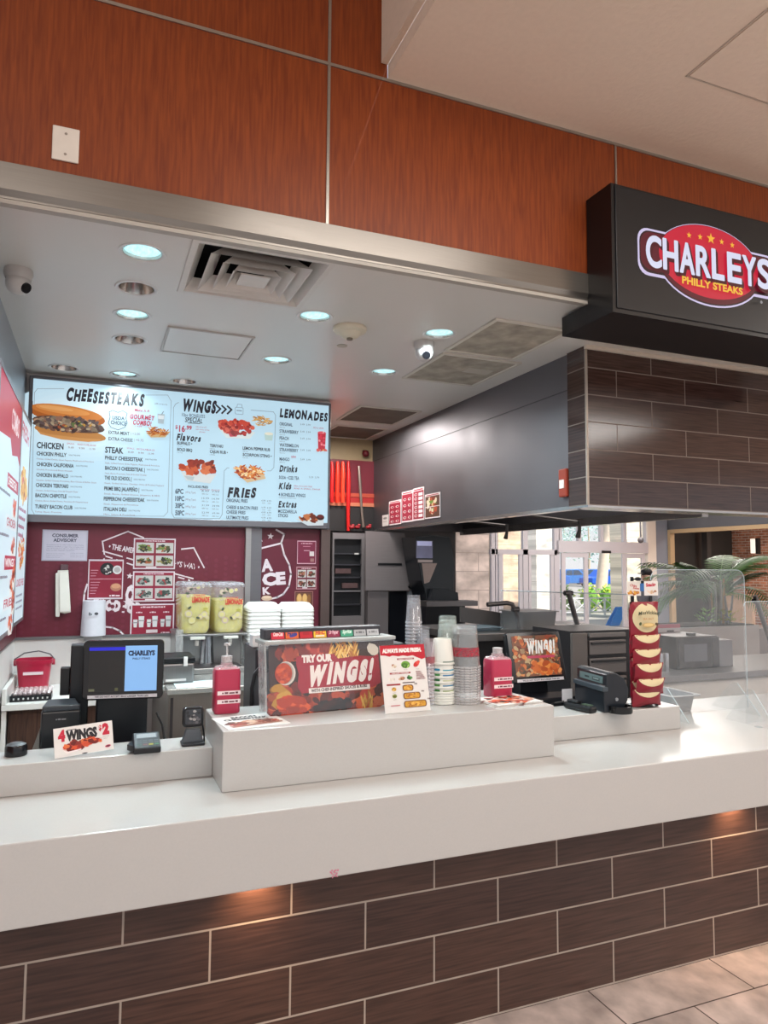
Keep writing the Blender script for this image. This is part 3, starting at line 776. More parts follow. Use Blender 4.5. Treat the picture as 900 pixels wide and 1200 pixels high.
# shield
cv.lpx([(128, 483), (132, 481), (138, 483.5), (144, 481.5), (149, 484.5), (147.5, 490), (149, 496), (146, 501), (138.5, 504), (130, 501), (127, 496), (129, 489)], .8, '#4a6478', True)
T('USDA', 131.5, 491.5, 4, 146, '#41586c', bold=.03); T('CHOICE', 129.5, 497, 4.3, 148, '#41586c', bold=.03, rot=-.04)
T('Make It A', 157.5, 482, 3, 175, RD, bold=.02, shear=.2); T('GOURMET', 152, 490.5, 5, 180.5, RD, bold=.04, shear=.1, jit=.1); T('COMBO!', 155.5, 497.5, 5, 177, RD, bold=.04, shear=.1, jit=.1)
T('+ 4.99', 158, 500.5, 2, 166, RD)
u, v = U(188.5, 490.5); cv.poly([(u - 4.6 * s_, v + 6 * s_), (u + 4.6 * s_, v + 6 * s_), (u + 3.6 * s_, v - 7 * s_), (u - 3.6 * s_, v - 7 * s_)], '#a9b6be'); cv.poly([(u - 4 * s_, v + 4 * s_), (u + 4 * s_, v + 4 * s_), (u + 3.6 * s_, v - 1 * s_), (u - 3.6 * s_, v - 1 * s_)], '#d4d9dc')
cv.line([(u + 1 * s_, v + 6 * s_), (u + 3 * s_, v + 9.5 * s_)], .8 * s_, '#5b6a74')
u, v = U(184.5, 506); cv.poly([(u - 15 * s_, v - 2 * s_), (u - 8 * s_, v - 8.5 * s_), (u + 10 * s_, v - 7 * s_), (u + 16 * s_, v + 1 * s_)], '#caa878'); fries(cv, u, v, 34 * s_, 15 * s_, 60, ['#a8521f', '#c87832', '#8a3a16', '#d99a50', '#b8642a'])
T('EXTRA MEAT', 127, 508.5, 3.6, 151.5, K, bold=.02); T('| +2.00', 153, 509.5, 2.6, 164, BR); T('EXTRA CHEESE', 127, 516, 3.6, 155.5, K, bold=.02); T('| +0.75', 157, 517, 2.6, 168, BR)
def sect(x, y, xe, name, hp, x2):
    T(name, x, y, hp, xe, K, bold=.03)
    for i, wd in enumerate(('SMALL', 'REGULAR', 'LARGE')):
        xx = xe + 4 + i * (x2 - xe - 4) / 3; T(wd, xx, y - 4.2 + i * 1.0, 1.8, xx + (9 if i != 1 else 13), RD); T(('9.49', '9.99', '11.99')[i], xx + 1.5, y + .6 + i * .9, 2.2, xx + 8, BR)
sect(43, 525, 74.5, 'CHICKEN', 6.8, 116); sect(123, 530.5, 144.5, 'STEAK', 6.6, 184)
def item(x, y, xe, nm, sub, xs):
    T(nm, x, y, 4.1, xe, K, bold=.03); T('500/790/990', xe + 2.5, y + .8, 1.7, xe + 16, '#5b6675'); T(sub, x, y + 5.0, 1.7, xs, '#8a5a66')
item(43, 533.5, 78, 'CHICKEN PHILLY', 'Chicken, Grilled Onions, Green Peppers, Mushrooms & Provolone', 110)
item(43, 546, 86.5, 'CHICKEN CALIFORNIA', 'Chicken, Provolone & Bacon Avocado', 85)
item(42.5, 558.5, 80, 'CHICKEN BUFFALO', 'Chicken, Grilled Onions, Provolone, Blue Cheese & Buffalo Sauce', 113)
item(42, 570.5, 80, 'CHICKEN TERIYAKI', 'Chicken, Grilled Onions, Swiss & Teriyaki Glaze', 91)
item(41.5, 582.5, 78, 'BACON CHIPOTLE', 'Chicken, Bacon, Grilled Onions, Provolone & Chipotle Sauce', 103)
item(41, 595.5, 85, 'TURKEY BACON CLUB', 'Turkey, Bacon, Provolone', 72)
item(123, 538.5, 167.5, 'PHILLY CHEESESTEAK', 'Steak, Grilled Onions, Green Peppers, Mushrooms & Provolone', 187)
item(123, 550.5, 169.5, 'BACON 3 CHEESESTEAK |', 'Steak, Bacon, Provolone, Swiss & Smoked Cheddar', 172)
item(122.5, 562, 154, 'THE OLD SCHOOL |', 'Steak, Grilled Onions, Cheddar Whiz & Pickled Peppers', 192)
item(122, 574.5, 163, 'PRIME BBQ JALAPE\u00d1O |', 'Steak, Bacon, Grilled Onions, Jalapenos & BBQ', 187)
item(121.5, 586.5, 169.5, 'PEPPERONI CHEESESTEAK', 'Steak, Pepperoni & Provolone', 162)
item(121.5, 598.5, 148, 'ITALIAN DELI', 'Ham, Salami & Provolone', 158)
T('2,000 calories a day', 181, 474, 1.7, 196, '#5b6675')
# wings side
cv.lpx([(209, 472), (205.5, 474), (203.2, 478), (201, 601), (204, 607), (257, 608), (260, 603), (262.5, 552), (266, 548.5), (268, 548.5)], .7, '#8fa3b3')
cv.lpx([(294, 481), (320, 483), (322.5, 487), (320.5, 548), (317, 552), (313, 552)], .7, '#8fa3b3')
T('WINGS', 212.5, 481, 12.5, 252, K, bold=.065, shear=.14, jit=.08)
for i in range(3):
    x = 253.5 + 6.5 * i; cv.lpx([(x, 475.5 + i * .5), (x + 4.5, 479.5 + i * .5), (x, 484 + i * .5)], 2.0, K)
u, v = U(280, 480); cv.line(cv.rr(u - 5.5 * s_, v - 7 * s_, u + 5.5 * s_, v + 2.5 * s_, 1.5 * s_), .7 * s_, '#8aa0b2', True); cv.line([(u - 3.5 * s_, v + 2.5 * s_), (u - 2.5 * s_, v + 7 * s_), (u + 3.5 * s_, v + 7 * s_), (u + 4 * s_, v + 2.5 * s_)], .7 * s_, '#8aa0b2'); cv.line([(u - 3 * s_, v - 2 * s_), (u + 3 * s_, v - 2 * s_)], 1.5 * s_, '#8aa0b2')
T('10pc BONELESS', 213, 488, 3.6, 240, '#40506a', bold=.01); T('SPECIAL', 216.5, 494.5, 5.2, 237, K, bold=.02, shear=.1, jit=.1); cv.lpx([(220, 496), (234, 496.8)], .8, K)
T('$', 205.2, 502.5, 4, 208, RD, bold=.02); T('16', 209.6, 506, 7, 216.5, RD, bold=.03); T('.99', 217, 503.5, 4.5, 224.5, RD, bold=.04)
for i, q in enumerate((13, 16, 7)): T('with choice of fries & drink'[:4 + q], 229 + (i == 2) * 4, 501 + 3 * i, 1.6, 229 + (i == 2) * 4 + q, RD)
T('Flavors', 206.5, 516, 7.5, 234.5, K, bold=.05, shear=.18, jit=.08)
for (x, y, xe, s2) in ((207.5, 521, 225, 'BUFFALO \u2022'), (207.5, 528.5, 225, 'BOLD BBQ'), (245.5, 524, 261, 'TERIYAKI'), (245.5, 531, 266.5, 'CAJUN RUB \u2022'), (284, 527, 316, 'LEMON PEPPER RUB'), (284, 534.5, 318, 'SCORPION STING \u2022')):
    T(s2, x, y, 3.3, xe, K, bold=.03); T('170 Cal', x, y + 2.6, 1.2, x + 6, '#5b6675')
random.seed(5)
u, v = U(306, 494); fries(cv, u, v, 34 * s_, 18 * s_, 50, ['#c8924a', '#d9a860', '#a8702e', '#e4bc7c'])
u, v = U(277, 507); cv.poly([(u - 25 * s_, v + 4 * s_), (u + 26 * s_, v + 2 * s_), (u + 18 * s_, v - 8 * s_), (u - 14 * s_, v - 9 * s_)], '#dbe4e4'); 
cv.poly([(u - 12 * s_, v - 1 * s_), (u + 2 * s_, v - 1 * s_), (u + 0 * s_, v - 6 * s_), (u - 9 * s_, v - 7 * s_)], '#c23848')
u, v = U(276.5, 501); cv.heap(u, v, 25 * s_, 9.5 * s_, 80, 2.7 * s_, ['#b8322a', '#9a2420', '#cc4a38', '#861c1a', '#d8604a'], 1.3, jit=.15)
u, v = U(314.5, 512); cv.poly([(u - 6.5 * s_, v + 4 * s_), (u + 6 * s_, v + 4 * s_), (u + 5 * s_, v - 5.5 * s_), (u - 5 * s_, v - 5.5 * s_)], '#b9d3cf'); cv.ell(u, v + 4 * s_, 6 * s_, 2.2 * s_, '#e9e6d4')
u, v = U(233, 556); cv.poly([(u - 24 * s_, v + 2 * s_), (u + 23 * s_, v + 1 * s_), (u + 15 * s_, v - 12 * s_), (u - 17 * s_, v - 9 * s_)], '#d8dcdc'); cv.poly([(u - 20 * s_, v - 3 * s_), (u - 6 * s_, v - 4 * s_), (u - 8 * s_, v - 9 * s_), (u - 15 * s_, v - 8 * s_)], '#b8c4c8')
u, v = U(232, 548); cv.heap(u, v, 22 * s_, 10 * s_, 44, 3.4 * s_, ['#b5401e', '#8e2a14', '#cc5a30', '#a03018', '#da7444', '#74200f'], 1.7, jit=.15)
T('INCLUDES FRIES', 220, 571.5, 2.6, 243.5, K, bold=.03)
for i, (nm, y) in enumerate((('6PC', 578.5), ('10PC', 587), ('30PC', 595.3), ('50PC', 603.8))):
    T(nm, 205, y, 5.4, 214.5 + (i > 0), '#344055', bold=.03); T('(Wing Type)', 217, y - .5, 2.2, 229, '#8a6670')
    for q in range(2): T(('8.49', '15.99', '31.99', '52.99')[i] if q == 0 else ('7.99', '14.99', '29.99', '49.99')[i], 236 + 12 * q, y - 2.0 + q * .8, 2.0, 244.5 + 12 * q, '#5d6b7c'); T('480 Cal', 236 + 12 * q, y + 1.3 + q * .8, 1.6, 243.5 + 12 * q, '#7b8794')
T('BONE-IN', 234.5, 574.5, 1.5, 245, RD); T('BONELESS', 247.5, 575.2, 1.5, 257, RD)
random.seed(9)
u, v = U(291, 556); cv.poly([(u - 20 * s_, v + 3 * s_), (u - 2 * s_, v - 12 * s_), (u + 24 * s_, v - 5 * s_), (u + 20 * s_, v + 4 * s_)], '#d6b890'); u, v = U(291, 553.5); fries(cv, u, v, 48 * s_, 24 * s_, 90, ['#d9762c', '#e89a48', '#c2571e', '#f0b870', '#a8401a'])
cv.heap(u, v, 18 * s_, 7 * s_, 30, 1.3 * s_, ['#f5dcae', '#9a3018', '#f0c890'], 1.4)
T('FRIES', 266, 582, 9.5, 298.5, K, bold=.06, shear=.14, jit=.09)
for (nm, y, xe) in (('ORIGINAL FRIES', 588.3, 289.5), ('CHEESE & BACON FRIES', 596.3, 301.5), ('CHEESE FRIES', 602, 287), ('ULTIMATE FRIES', 608.3, 290.5)):
    T(nm, 264.7, y, 3.6, xe, '#344055', bold=.025)
    for q in range(2): T('4.99', 305.5 + 6.5 * q, y - .4 + q * .5, 2.0, 310.5 + 6.5 * q, '#5d6b7c'); T('620', 306.5 + 6.5 * q, y + 2.0 + q * .5, 1.4, 310 + 6.5 * q, '#7b8794')
T('LEMONADES', 326.8, 489.2, 9.0, 382.5, K, bold=.06, shear=.1, jit=.1)
for (nm, y, xe) in (('ORIGINAL', 499, 342), ('STRAWBERRY', 507.5, 349), ('PEACH', 515.5, 337.5), ('WATERMELON', 523.5, 349), ('STRAWBERRY', 529, 348.5), ('MANGO', 540, 338.5)):
    T(nm, 326.7, y, 3.6, xe, '#344055', bold=.025)
    if nm != 'WATERMELON': T('3.49  3.99', 351, y - .3, 2.0, 363, '#5d6b7c'); T('180 Cal', 326.8, y + 2.8, 1.3, 333, '#7b8794')
T('NEW!', 340.5, 537, 2.4, 346, RD, bold=.02); T('try a mix', 366, 502.5, 2.3, 378, RD, shear=.2)
u, v = U(376, 518); cv.poly([(u - 6.2 * s_, v + 13 * s_), (u + 6.2 * s_, v + 13 * s_), (u + 5.2 * s_, v - 12 * s_), (u - 5.2 * s_, v - 12 * s_)], '#c21c34'); cv.ell(u, v + 13 * s_, 6.2 * s_, 2 * s_, '#e05a68')
for i in range(10): cv.blob(u + random.uniform(-4, 4) * s_, v + random.uniform(-8, 9) * s_, 1.8 * s_, 1.6 * s_, random.choice(['#e04a5a', '#d8324a', '#f08a90']))
cv.heap(u, v - 12 * s_, 7 * s_, 2 * s_, 8, 1.6 * s_, ['#c8303a', '#d85a50', '#e8c860'])
cv.line([(u + 2 * s_, v + 13 * s_), (u + 3.5 * s_, v + 16 * s_)], 1 * s_, '#e8e0e0')
T('Drinks', 326.5, 552.5, 7.2, 347, K, bold=.05, shear=.16, jit=.08); T('SODA \u2022 ICED TEA', 326, 561.5, 3.6, 349.5, '#344055', bold=.025); T('3.29  3.79', 361, 560.5, 2.0, 373, '#5d6b7c')
T('Kids', 325.8, 572.8, 7.0, 340, K, bold=.05, shear=.16, jit=.08); T('MEAL INCLUDES FRIES', 343.5, 570.6, 1.7, 365, RD); T('AND A SMALL DRINK', 343.5, 573.5, 1.7, 374.5, RD); T('4 BONELESS WINGS', 325.6, 581.5, 3.6, 357, '#344055', bold=.025); T('Includes small fries', 326, 584, 1.5, 346, '#7b8794')
T('Extras', 325.2, 594.5, 7.2, 346, K, bold=.05, shear=.16, jit=.08); T('MOZZARELLA', 325, 601, 3.5, 347, '#344055', bold=.025); T('STICKS', 325, 606, 3.5, 336.5, '#344055', bold=.025)
random.seed(4)
u, v = U(363, 609); cv.poly([(u - 22 * s_, v), (u - 4 * s_, v - 9 * s_), (u + 19 * s_, v - 8 * s_), (u + 20 * s_, v + 3 * s_)], '#cfd8dc'); cv.heap(u - 1 * s_, v + 1 * s_, 14 * s_, 5 * s_, 22, 1.9 * s_, ['#8e3c1c', '#a8542a', '#6e2a14', '#c07040', '#f0dcb8'], 2.6, jit=.1)
cv.ell(u + 14.5 * s_, v + 3.5 * s_, 5.8 * s_, 4.2 * s_, '#3a1418'); cv.ell(u + 14.5 * s_, v + 5 * s_, 4.8 * s_, 2.4 * s_, '#6a2020')
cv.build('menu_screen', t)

# ------------------------------------------------------------------ menu boards on the left wall
YR_ = {0: (3.38, 4.385), 1: (4.40, 5.02)}
def side_board(x0, x1, yt0, yt1, yb, lb, kind, Xp):
    A = aX(x1, yt1, Xp); Bq = aX(x1, yb, Xp)
    y1 = (A.y + Bq.y) / 2; z1 = A.z; z0 = Bq.z; y0 = aX(x0, yt0, Xp).y if x0 > 3 else y1 - 1.05
    t = thing('menu_board', lb, 'menu board', (Xp, (y0 + y1) / 2, z0), 'menu boards on the left wall')
    y0, y1 = YR_[kind]
    h = z1 - z0; w = y1 - y0
    m = MB(); m.box(XL + .005, Xp - .006, y0 + .01, y1 - .01, z0 + .01, z1 - .01); m.build('housing', mat('#6f6e73', .4, .4), t)
    m = MB()
    for bb in ((y0, y1, z0, z0 + .02), (y0, y1, z1 - .02, z1), (y0, y0 + .02, z0 + .02, z1 - .02), (y1 - .02, y1, z0 + .02, z1 - .02)): m.box(Xp - .012, Xp, *bb)
    m.build('board_frame', mat('#8f8d92', .35, .6), t, bevel=.002)
    cv = Canvas((Xp - .004, y0, z0), Y_, Z_, True)
    cv.slab(.018, .018, w - .018, h - .018, .002, '#d3e6f0')
    if kind == 0:
        cv.poly([(.018, h - .3), (w * .5, h - .26), (w * .6, h - .33), (w * .85, h - .3), (w - .018, h - .34), (w - .018, h - .018), (.018, h - .018)], '#b52a45')
        cv.text('COMBO', w * .52, h - .2, .10, w * .36, '#f2dfe4', bold=.03, shear=.1)
        for i, nm in enumerate(('CHEESESTEAK', 'CHICKEN', 'WINGS', 'FRIES')):
            v = h - .48 - i * .2; cv.rect(w * .45, v - .02, w * .95, v + .05, '#b52a45' if i % 2 == 0 else '#dce8ee'); cv.text(nm, w * .48, v - .005, .04, w * .4, '#ffffff' if i % 2 == 0 else '#b52a45', bold=.02)
            cv.marks(w * .1, v - .06, .014, w * .5, '#6a6070')
            wings(cv, w * .8, v - .1, .22, .12, 20)
        for v in (.30, .16): wings(cv, w * .86, v, .16, .14, 22)
    else:
        cv.text('FRESH', w * .12, h - .16, .09, w * .7, '#b8506a', bold=.02, shear=.1); cv.heap(w * .5, h - .42, w * .34, .10, 40, .03, FRYP + WINGP[:3])
        for i in range(4): cv.marks(w * .12, h - .58 - i * .05, .022, w * (.7 - .08 * i), '#a05070')
        fries(cv, w * .5, .42, w * .7, .26, 46, WINGP + FRYP); cv.text('LOADED FRIES', w * .14, .22, .04, w * .7, '#b0405c', bold=.02)
        for i in range(3): cv.marks(w * .14, .16 - i * .035, .014, w * .6, '#7a7a8a')
    cv.build('menu_screen', t)
side_board(0, 23.2, 413, 468, 732, 'large tilted-looking menu board with red torn heading at left edge', 0, -.40)
side_board(24.2, 35.2, 472, 493.5, 720, 'narrow menu board with orange food photos, nearest the back corner on left wall', 1, -.405)

# ------------------------------------------------------------------ burgundy graphic panels
def wall_canvas(x0, y0, x1, y1, off):
    A = aY(x0, y0, YB - off); B = aY(x1, y1, YB - off); return A, B
A = aY(32, 617, YB); B = aY(285.5, 748, YB)
t = thing('wall_graphic', 'burgundy wall panel with white shield lettering behind the posters', 'wall panel', ((XL + B.x) / 2, YB, ZW + .013))
gx0, gx1, gz0, gz1 = XL + .006, B.x, ZW + .0125, bz0 + .03
cv = Canvas((gx0, YB - .003, gz0), X_, Z_, eps=2e-5); cv.lay = 6e-4
cv.slab(0, 0, gx1 - gx0, gz1 - gz0, .002, burg)
hexm = mat('#6c2536', .4, noise=.08, scale=14)
rW = (gx1 - gx0); q = .045
for i in range(int(rW / q / 1.5)):
    for j in range(13):
        u = .03 + i * q * 1.5; v = .03 + j * q * .87 * 1.0 + (i % 2) * q * .43
        if v < gz1 - gz0 - .06 and u < rW - .04:
            cv.poly([(u + q * .33 * math.cos(a_ * PI / 3), v + q * .33 * math.sin(a_ * PI / 3)) for a_ in range(6)], hexm)
cv.lay = 2e-3
WT = '#d9c9ce'
L = cv.lpx
L([(121.5, 658), (122.5, 651), (120, 634.5), (150, 622.8), (168, 630)], 1.6, WT); L([(213, 643.5), (227, 642), (239, 665)], 1.6, WT)
L([(121, 646), (160, 657), (200, 661)], 1.6, WT); L([(123, 651.5), (160, 663.5)], 1.6, WT); L([(200, 671), (226, 678)], 1.6, WT); L([(200, 674), (222, 680)], 1.6, WT)
cv.tpx('\u2022 THE AMERICAN', 127, 643, 6, 172, WT, bold=.03, rot=-.17); cv.tpx('CHARLEYS WAY \u2022', 182, 660, 6.2, 234, WT, bold=.02, rot=-.15)
def star(cv, x, y, r, col, rot=0):
    u, v = cv.uv(x, y); s2 = cv.uv(x + 1, y)[0] - u
    cv.poly([(u + s2 * (r if j % 2 == 0 else r * .42) * math.sin(PI * j / 5 + rot), v + s2 * (r if j % 2 == 0 else r * .42) * math.cos(PI * j / 5 + rot)) for j in range(10)], col)
star(cv, 152, 675, 4, WT, .1)
L([(102, 685), (99, 695), (98, 706), (99, 720)], 2.0, WT); L([(124, 734.5), (132, 735.5), (140, 739), (146, 745)], 2.0, WT)
cv.tpx('FOOD FOR', 108, 713, 11, 166, WT, bold=.09, rot=-.12); cv.tpx('O', 145.5, 706, 19, 157, WT, bold=.08, rot=-.1)

cv.build('printed_panel', t)
# steel post between the panels
A0, A1, A2 = aY(285.5, 680, YB), aY(292, 680, YB), aY(305, 680, YB)
t = thing('wall_post', 'tall two-tone steel post on the back wall right of the lemonade', 'post', (A1.x, YB, ZS))
m = MB(); m.box(A0.x + .001, A1.x, YB - .045, YB - .001, .93, bz0 - .004); m.build('post_face', steel('#a29f9f', .35), t)
m = MB(); m.box(A1.x + .0005, A2.x - .001, YB - .03, YB - .001, .93, bz0 - .004); m.build('post_side', steel('#77757a', .4), t)
# right-hand panel with the shield
A = aY(304.5, 620, YB); B = aY(374, 745, YB)
t = thing('wall_graphic', 'narrow burgundy wall panel with shield, star and CE lettering', 'wall panel', ((A.x + B.x) / 2, YB, .94))
cv = Canvas((A.x + .001, YB - .003, .94), X_, Z_, eps=2e-5); cv.lay = 6e-4
cv.slab(0, 0, B.x - A.x - .002, bz0 + .03 - .94, .002, mat('#5e1c2c', .4, noise=.1, scale=10))
cv.lay = 1.5e-3
star(cv, 317, 628.5, 4, WT, .1); cv.lpx([(305.5, 631), (306.5, 634)], 1.6, WT)
cv.lpx([(306, 642.5), (328, 637)], 2.0, WT); cv.lpx([(324, 621), (333, 626), (329.5, 636), (333, 650), (339, 662), (341, 673), (338.5, 687), (332, 696), (325, 700), (316, 702)], 2.0, WT)
cv.tpx('A', 306.5, 669.5, 13, 320, WT, bold=.05, rot=.1); cv.tpx('CE', 307.5, 686, 13, 335, WT, bold=.06, rot=.08); cv.tpx('K', 308, 696.5, 7.5, 317, WT, bold=.05, rot=.08)
u, v = cv.uv(311, 701); cv.ell(u + .01, v, .04, .018, '#c9a890'); cv.ell(u + .01, v + .008, .034, .01, '#dcbfa4')
cv.build('printed_panel', t)
A = aY(374.5, 620, YB); B = aY(388, 745, YB)
m = MB(); m.box(A.x, 1.62, YB - .05, YB - .001, .93, bz0 - .003); tag(m.build('corner_post', steel('#6e5f5c', .35)), 'brownish steel corner post at right end of the back wall', 'post')

# ------------------------------------------------------------------ papers on the back wall
def paper(x0, y0, x1, y1, lb, cat='poster', bg='#8e2036', border='#d9c8cc', draw=None, group=None, off=.007, name='wall_poster'):
    A = aY(x0, y0, YB - off); B = aY(x1, y1, YB - off)
    cv = Canvas((A.x, YB - off, B.z), X_, Z_, eps=2e-5); w, h = B.x - A.x, A.z - B.z; cv.lay = 1e-3
    cv.slab(0, 0, w, h, .0015, border); cv.rect(w * .03, h * .04, w * .97, h * .96, bg)
    if draw: draw(cv, w, h)
    o = cv.build(name); return tag(o, lb, cat, group)
def d_adv(cv, w, h):
    cv.text('CONSUMER', w / 2, h * .77, h * .1, w * .58, '#4d4a5c', bold=.04, align='c'); cv.text('ADVISORY', w / 2, h * .62, h * .1, w * .52, '#4d4a5c', bold=.04, align='c')
    random.seed(2)
    for i, s2 in enumerate(('Consuming raw or undercooked meats, poultry,', 'seafood, shellfish or eggs may increase your', 'risk of foodborne illness, especially if you', 'have certain medical conditions.')): cv.text(s2, w * .1, h * (.50 - .06 * i), h * .032, w * (.82 - .2 * (i == 3)), '#77748a')
    for i in range(3): cv.text('Additional nutrition information', w * .1, h * (.22 - .06 * i), h * .028, w * (.4 - .05 * i), '#8b889a'); cv.text('available upon request', w * .62, h * (.24 - .06 * i), h * .028, w * .3, '#8b889a')
paper(50, 620.5, 102, 657.5, 'pale lilac CONSUMER ADVISORY notice on the burgundy wall', 'notice', '#c3bccb', '#b3acbb', d_adv, name='notice')
def d_steak(cv, w, h):
    for i in range(3): cv.rect(w * .07, h * (.72 - .07 * i), w * (.28 - .03 * i), h * (.735 - .07 * i), '#c48a98')
    random.seed(6); cv.ell(w * .53, h * .76, w * .2, h * .16, '#1d1a1e'); cv.heap(w * .5, h * .74, w * .12, h * .09, 12, h * .03, ['#e0d8d4', '#3a3436', '#b9b0ac']); cv.ell(w * .82, h * .74, w * .13, h * .11, '#cfcaca'); cv.ell(w * .82, h * .74, w * .09, h * .07, '#a89f9f')
    cv.rect(w * .05, h * .5, w * .95, h * .515, '#c48a98')
    for i in range(5): cv.rect(w * .07, h * (.42 - .07 * i), w * (.34 - .03 * i), h * (.435 - .07 * i), '#c48a98')
    cv.ell(w * .8, h * .3, w * .16, h * .1, '#a8705a'); cv.ell(w * .8, h * .33, w * .13, h * .06, '#c48a6a'); cv.marks(w * .62, h * .07, h * .04, w * .3, '#e6d4d8')
paper(104, 655.5, 143.5, 702, 'square burgundy prep poster with a black bowl photo, left of the others', 'poster', '#83182f', '#cfc0c6', d_steak)
def d_grid(seed, pal):
    def f(cv, w, h):
        random.seed(seed)
        for i in range(2):
            for j in range(2):
                x0, y0 = w * (.06 + .47 * i), h * (.1 + .42 * j)
                cv.rect(x0, y0, x0 + w * .42, y0 + h * .34, '#b9b2ae'); cv.heap(x0 + w * .21, y0 + h * .16, w * .15, h * .1, 24, h * .035, pal, 1.8)
        cv.marks(w * .25, h * .9, h * .035, w * .5, '#d8b8c0'); cv.rect(w * .3, h * .045, w * .55, h * .085, '#d8c8cc')
    return f
paper(157, 630.5, 205, 667, 'top burgundy poster of salad photos in the column of three', 'poster', '#7e1a30', '#cfc0c6', d_grid(3, ['#4a4a2a', '#8a7a4a', '#2e2a22', '#6a7a3a', '#a05a3a']))
paper(156, 669.5, 204, 704.5, 'middle burgundy poster with four grey photos in the column of three', 'poster', '#8a1c36', '#d6c8cd', d_grid(8, ['#3a4440', '#56605a', '#8a8a86', '#a03a40', '#2c3432']))
def d_cups(cv, w, h):
    cv.marks(w * .22, h * .88, h * .045, w * .56, '#e2c6cc')
    for i in range(3):
        x = w * (.06 + .31 * i)
        cv.marks(x + w * .06, h * .72, h * .04, w * .14, '#e2c6cc')
        for (dx, ww, hh) in ((0, .10, .24), (.12, .13, .34)): cv.poly([(x + w * (dx + .015), h * .28), (x + w * (dx + ww - .015), h * .28), (x + w * (dx + ww), h * (.28 + hh)), (x + w * dx, h * (.28 + hh))], '#cfcacb'); cv.line([(x + w * dx, h * (.28 + hh * .6)), (x + w * (dx + ww), h * (.28 + hh * .6))], h * .03, '#8a8688')
    cv.rect(w * .36, h * .1, w * .62, h * .2, '#d8c4c8'); cv.marks(w * .70, h * .08, h * .04, w * .2, '#e2c6cc')
paper(153.5, 708, 203.5, 744.5, 'bottom burgundy poster of white cup pictures in the column of three', 'poster', '#8c1c34', '#d6c8cd', d_cups)
def d_plain(cv, w, h):
    cv.marks(w * .2, h * .86, h * .05, w * .6, '#c9949f'); cv.rect(w * .3, h * .74, w * .7, h * .77, '#b8707f'); cv.rect(w * .35, h * .56, w * .68, h * .59, '#c9949f'); cv.rect(w * .66, h * .34, w * .9, h * .54, '#cfc0bd'); cv.rect(w * .7, h * .1, w * .9, h * .24, '#9a6a66')
paper(348.5, 633.5, 370, 661, 'upper red-bordered sheet right of the shield lettering', 'poster', '#74203a', '#c89aa4', d_plain)
paper(347.5, 664, 370.5, 690.5, 'middle sheet with dark photo grid right of the shield lettering', 'poster', '#6a2030', '#bd8a90', d_grid(12, ['#5a1a20', '#8a3a34', '#4a3a2a', '#a06a50']))
def d_bun(cv, w, h):
    random.seed(3); cv.rect(w * .08, h * .1, w * .92, h * .9, '#6a4030')
    for i in range(2): cv.ell(w * (.25 + .3 * i), h * .5, w * .15, h * .36, '#c08a50'); cv.ell(w * (.25 + .3 * i), h * .58, w * .11, h * .24, '#d8a868')
    cv.ell(w * .78, h * .5, w * .1, h * .3, '#8a5a30')
paper(345.5, 693, 366.5, 711, 'lowest sheet with golden bun photo above the foam boxes', 'poster', '#5a2a28', '#a07068', d_bun)

# ------------------------------------------------------------------ things fixed on the back wall
p0 = aY(74, 672, YB - .05)
t = thing('towel_holder', 'white folded paper sleeves hanging from a dark clip on burgundy wall', 'paper holder', (p0.x, YB - .05, aY(74, 722, YB - .05).z))
a = aY(71, 661.5, YB - .05); b = aY(79.5, 668, YB - .05)
m = MB(); m.box(a.x, b.x, YB - .06, YB - .004, b.z, a.z); m.build('clip', mat('#5f474c', .4, .3), t, bevel=.004)
pts = [aY(x, y, YB - .05) for x, y in ((67.5, 668.5), (80, 668), (83, 717.5), (76, 719), (70, 718), (69.5, 723), (65, 722.5), (65, 672), (67.5, 671))]
m = MB(); m.prism([(p.x, p.z) for p in pts], 'Y', YB - .055, YB - .02); m.build('paper_sleeve', mat('#d5cfc6', .6), t, bevel=.003)
a = aY(69, 671, YB - .05); b = aY(81, 717, YB - .05)
m = MB()
m.prism([(aY(x, y, YB - .05).x, aY(x, y, YB - .05).z) for x, y in ((70, 671), (80, 670), (82.5, 716), (70.5, 717))], 'Y', YB - .064, YB - .0552); o = m.build('front_fold', mat('#dfd9d0', .6), t)

c0 = aY(110.5, 704, YB - .09); c1 = aY(110.5, 750, YB - .09); rr_ = (aY(125, 725, YB - .09).x - aY(97, 725, YB - .09).x) / 2
t = thing('wall_soap_dispenser', 'white rounded wall dispenser with small dark mark, above left monitor', 'dispenser', (c0.x, YB - .09, c1.z))
def rounded(r, d, n=7):
    return [(c0.x + r * math.cos(a_), YB - .09 - (d * math.sin(a_))) for a_ in [PI * i / (2 * n) for i in range(2 * n + 1)]] + [(c0.x - r, YB - .008), (c0.x + r, YB - .008)]
m = MB(); P_ = rounded(rr_ * .96, .06); Q_ = rounded(rr_ * 1.06, .075)
n = len(P_); vs = [(x, y, c0.z) for x, y in P_] + [(x, y, c1.z + .03) for x, y in Q_]
m.add(vs, [(i, (i + 1) % n, n + (i + 1) % n, n + i) for i in range(n)] + [tuple(range(n)), tuple(range(n, 2 * n))]); m.build('cover', mat('#cfccd4', .3), t, smooth=35)
m = MB(); m.lathe([(0, 0), (rr_ * .72, .0), (rr_ * .8, .025), (rr_ * .8, .032)], (c0.x, YB - .11, c1.z), 20, None, 1, .6); m.build('nozzle_base', mat('#8f8f90', .4), t, smooth=40)
cv = Canvas((c0.x - .03, YB - .169, aY(110, 721, YB - .16).z), X_, Z_); cv.text('b', .0, 0, .018, .02, '#45444c', bold=.05); cv.ell(.045, .01, .012, .009, '#45444c'); cv.build('dark_mark', t)

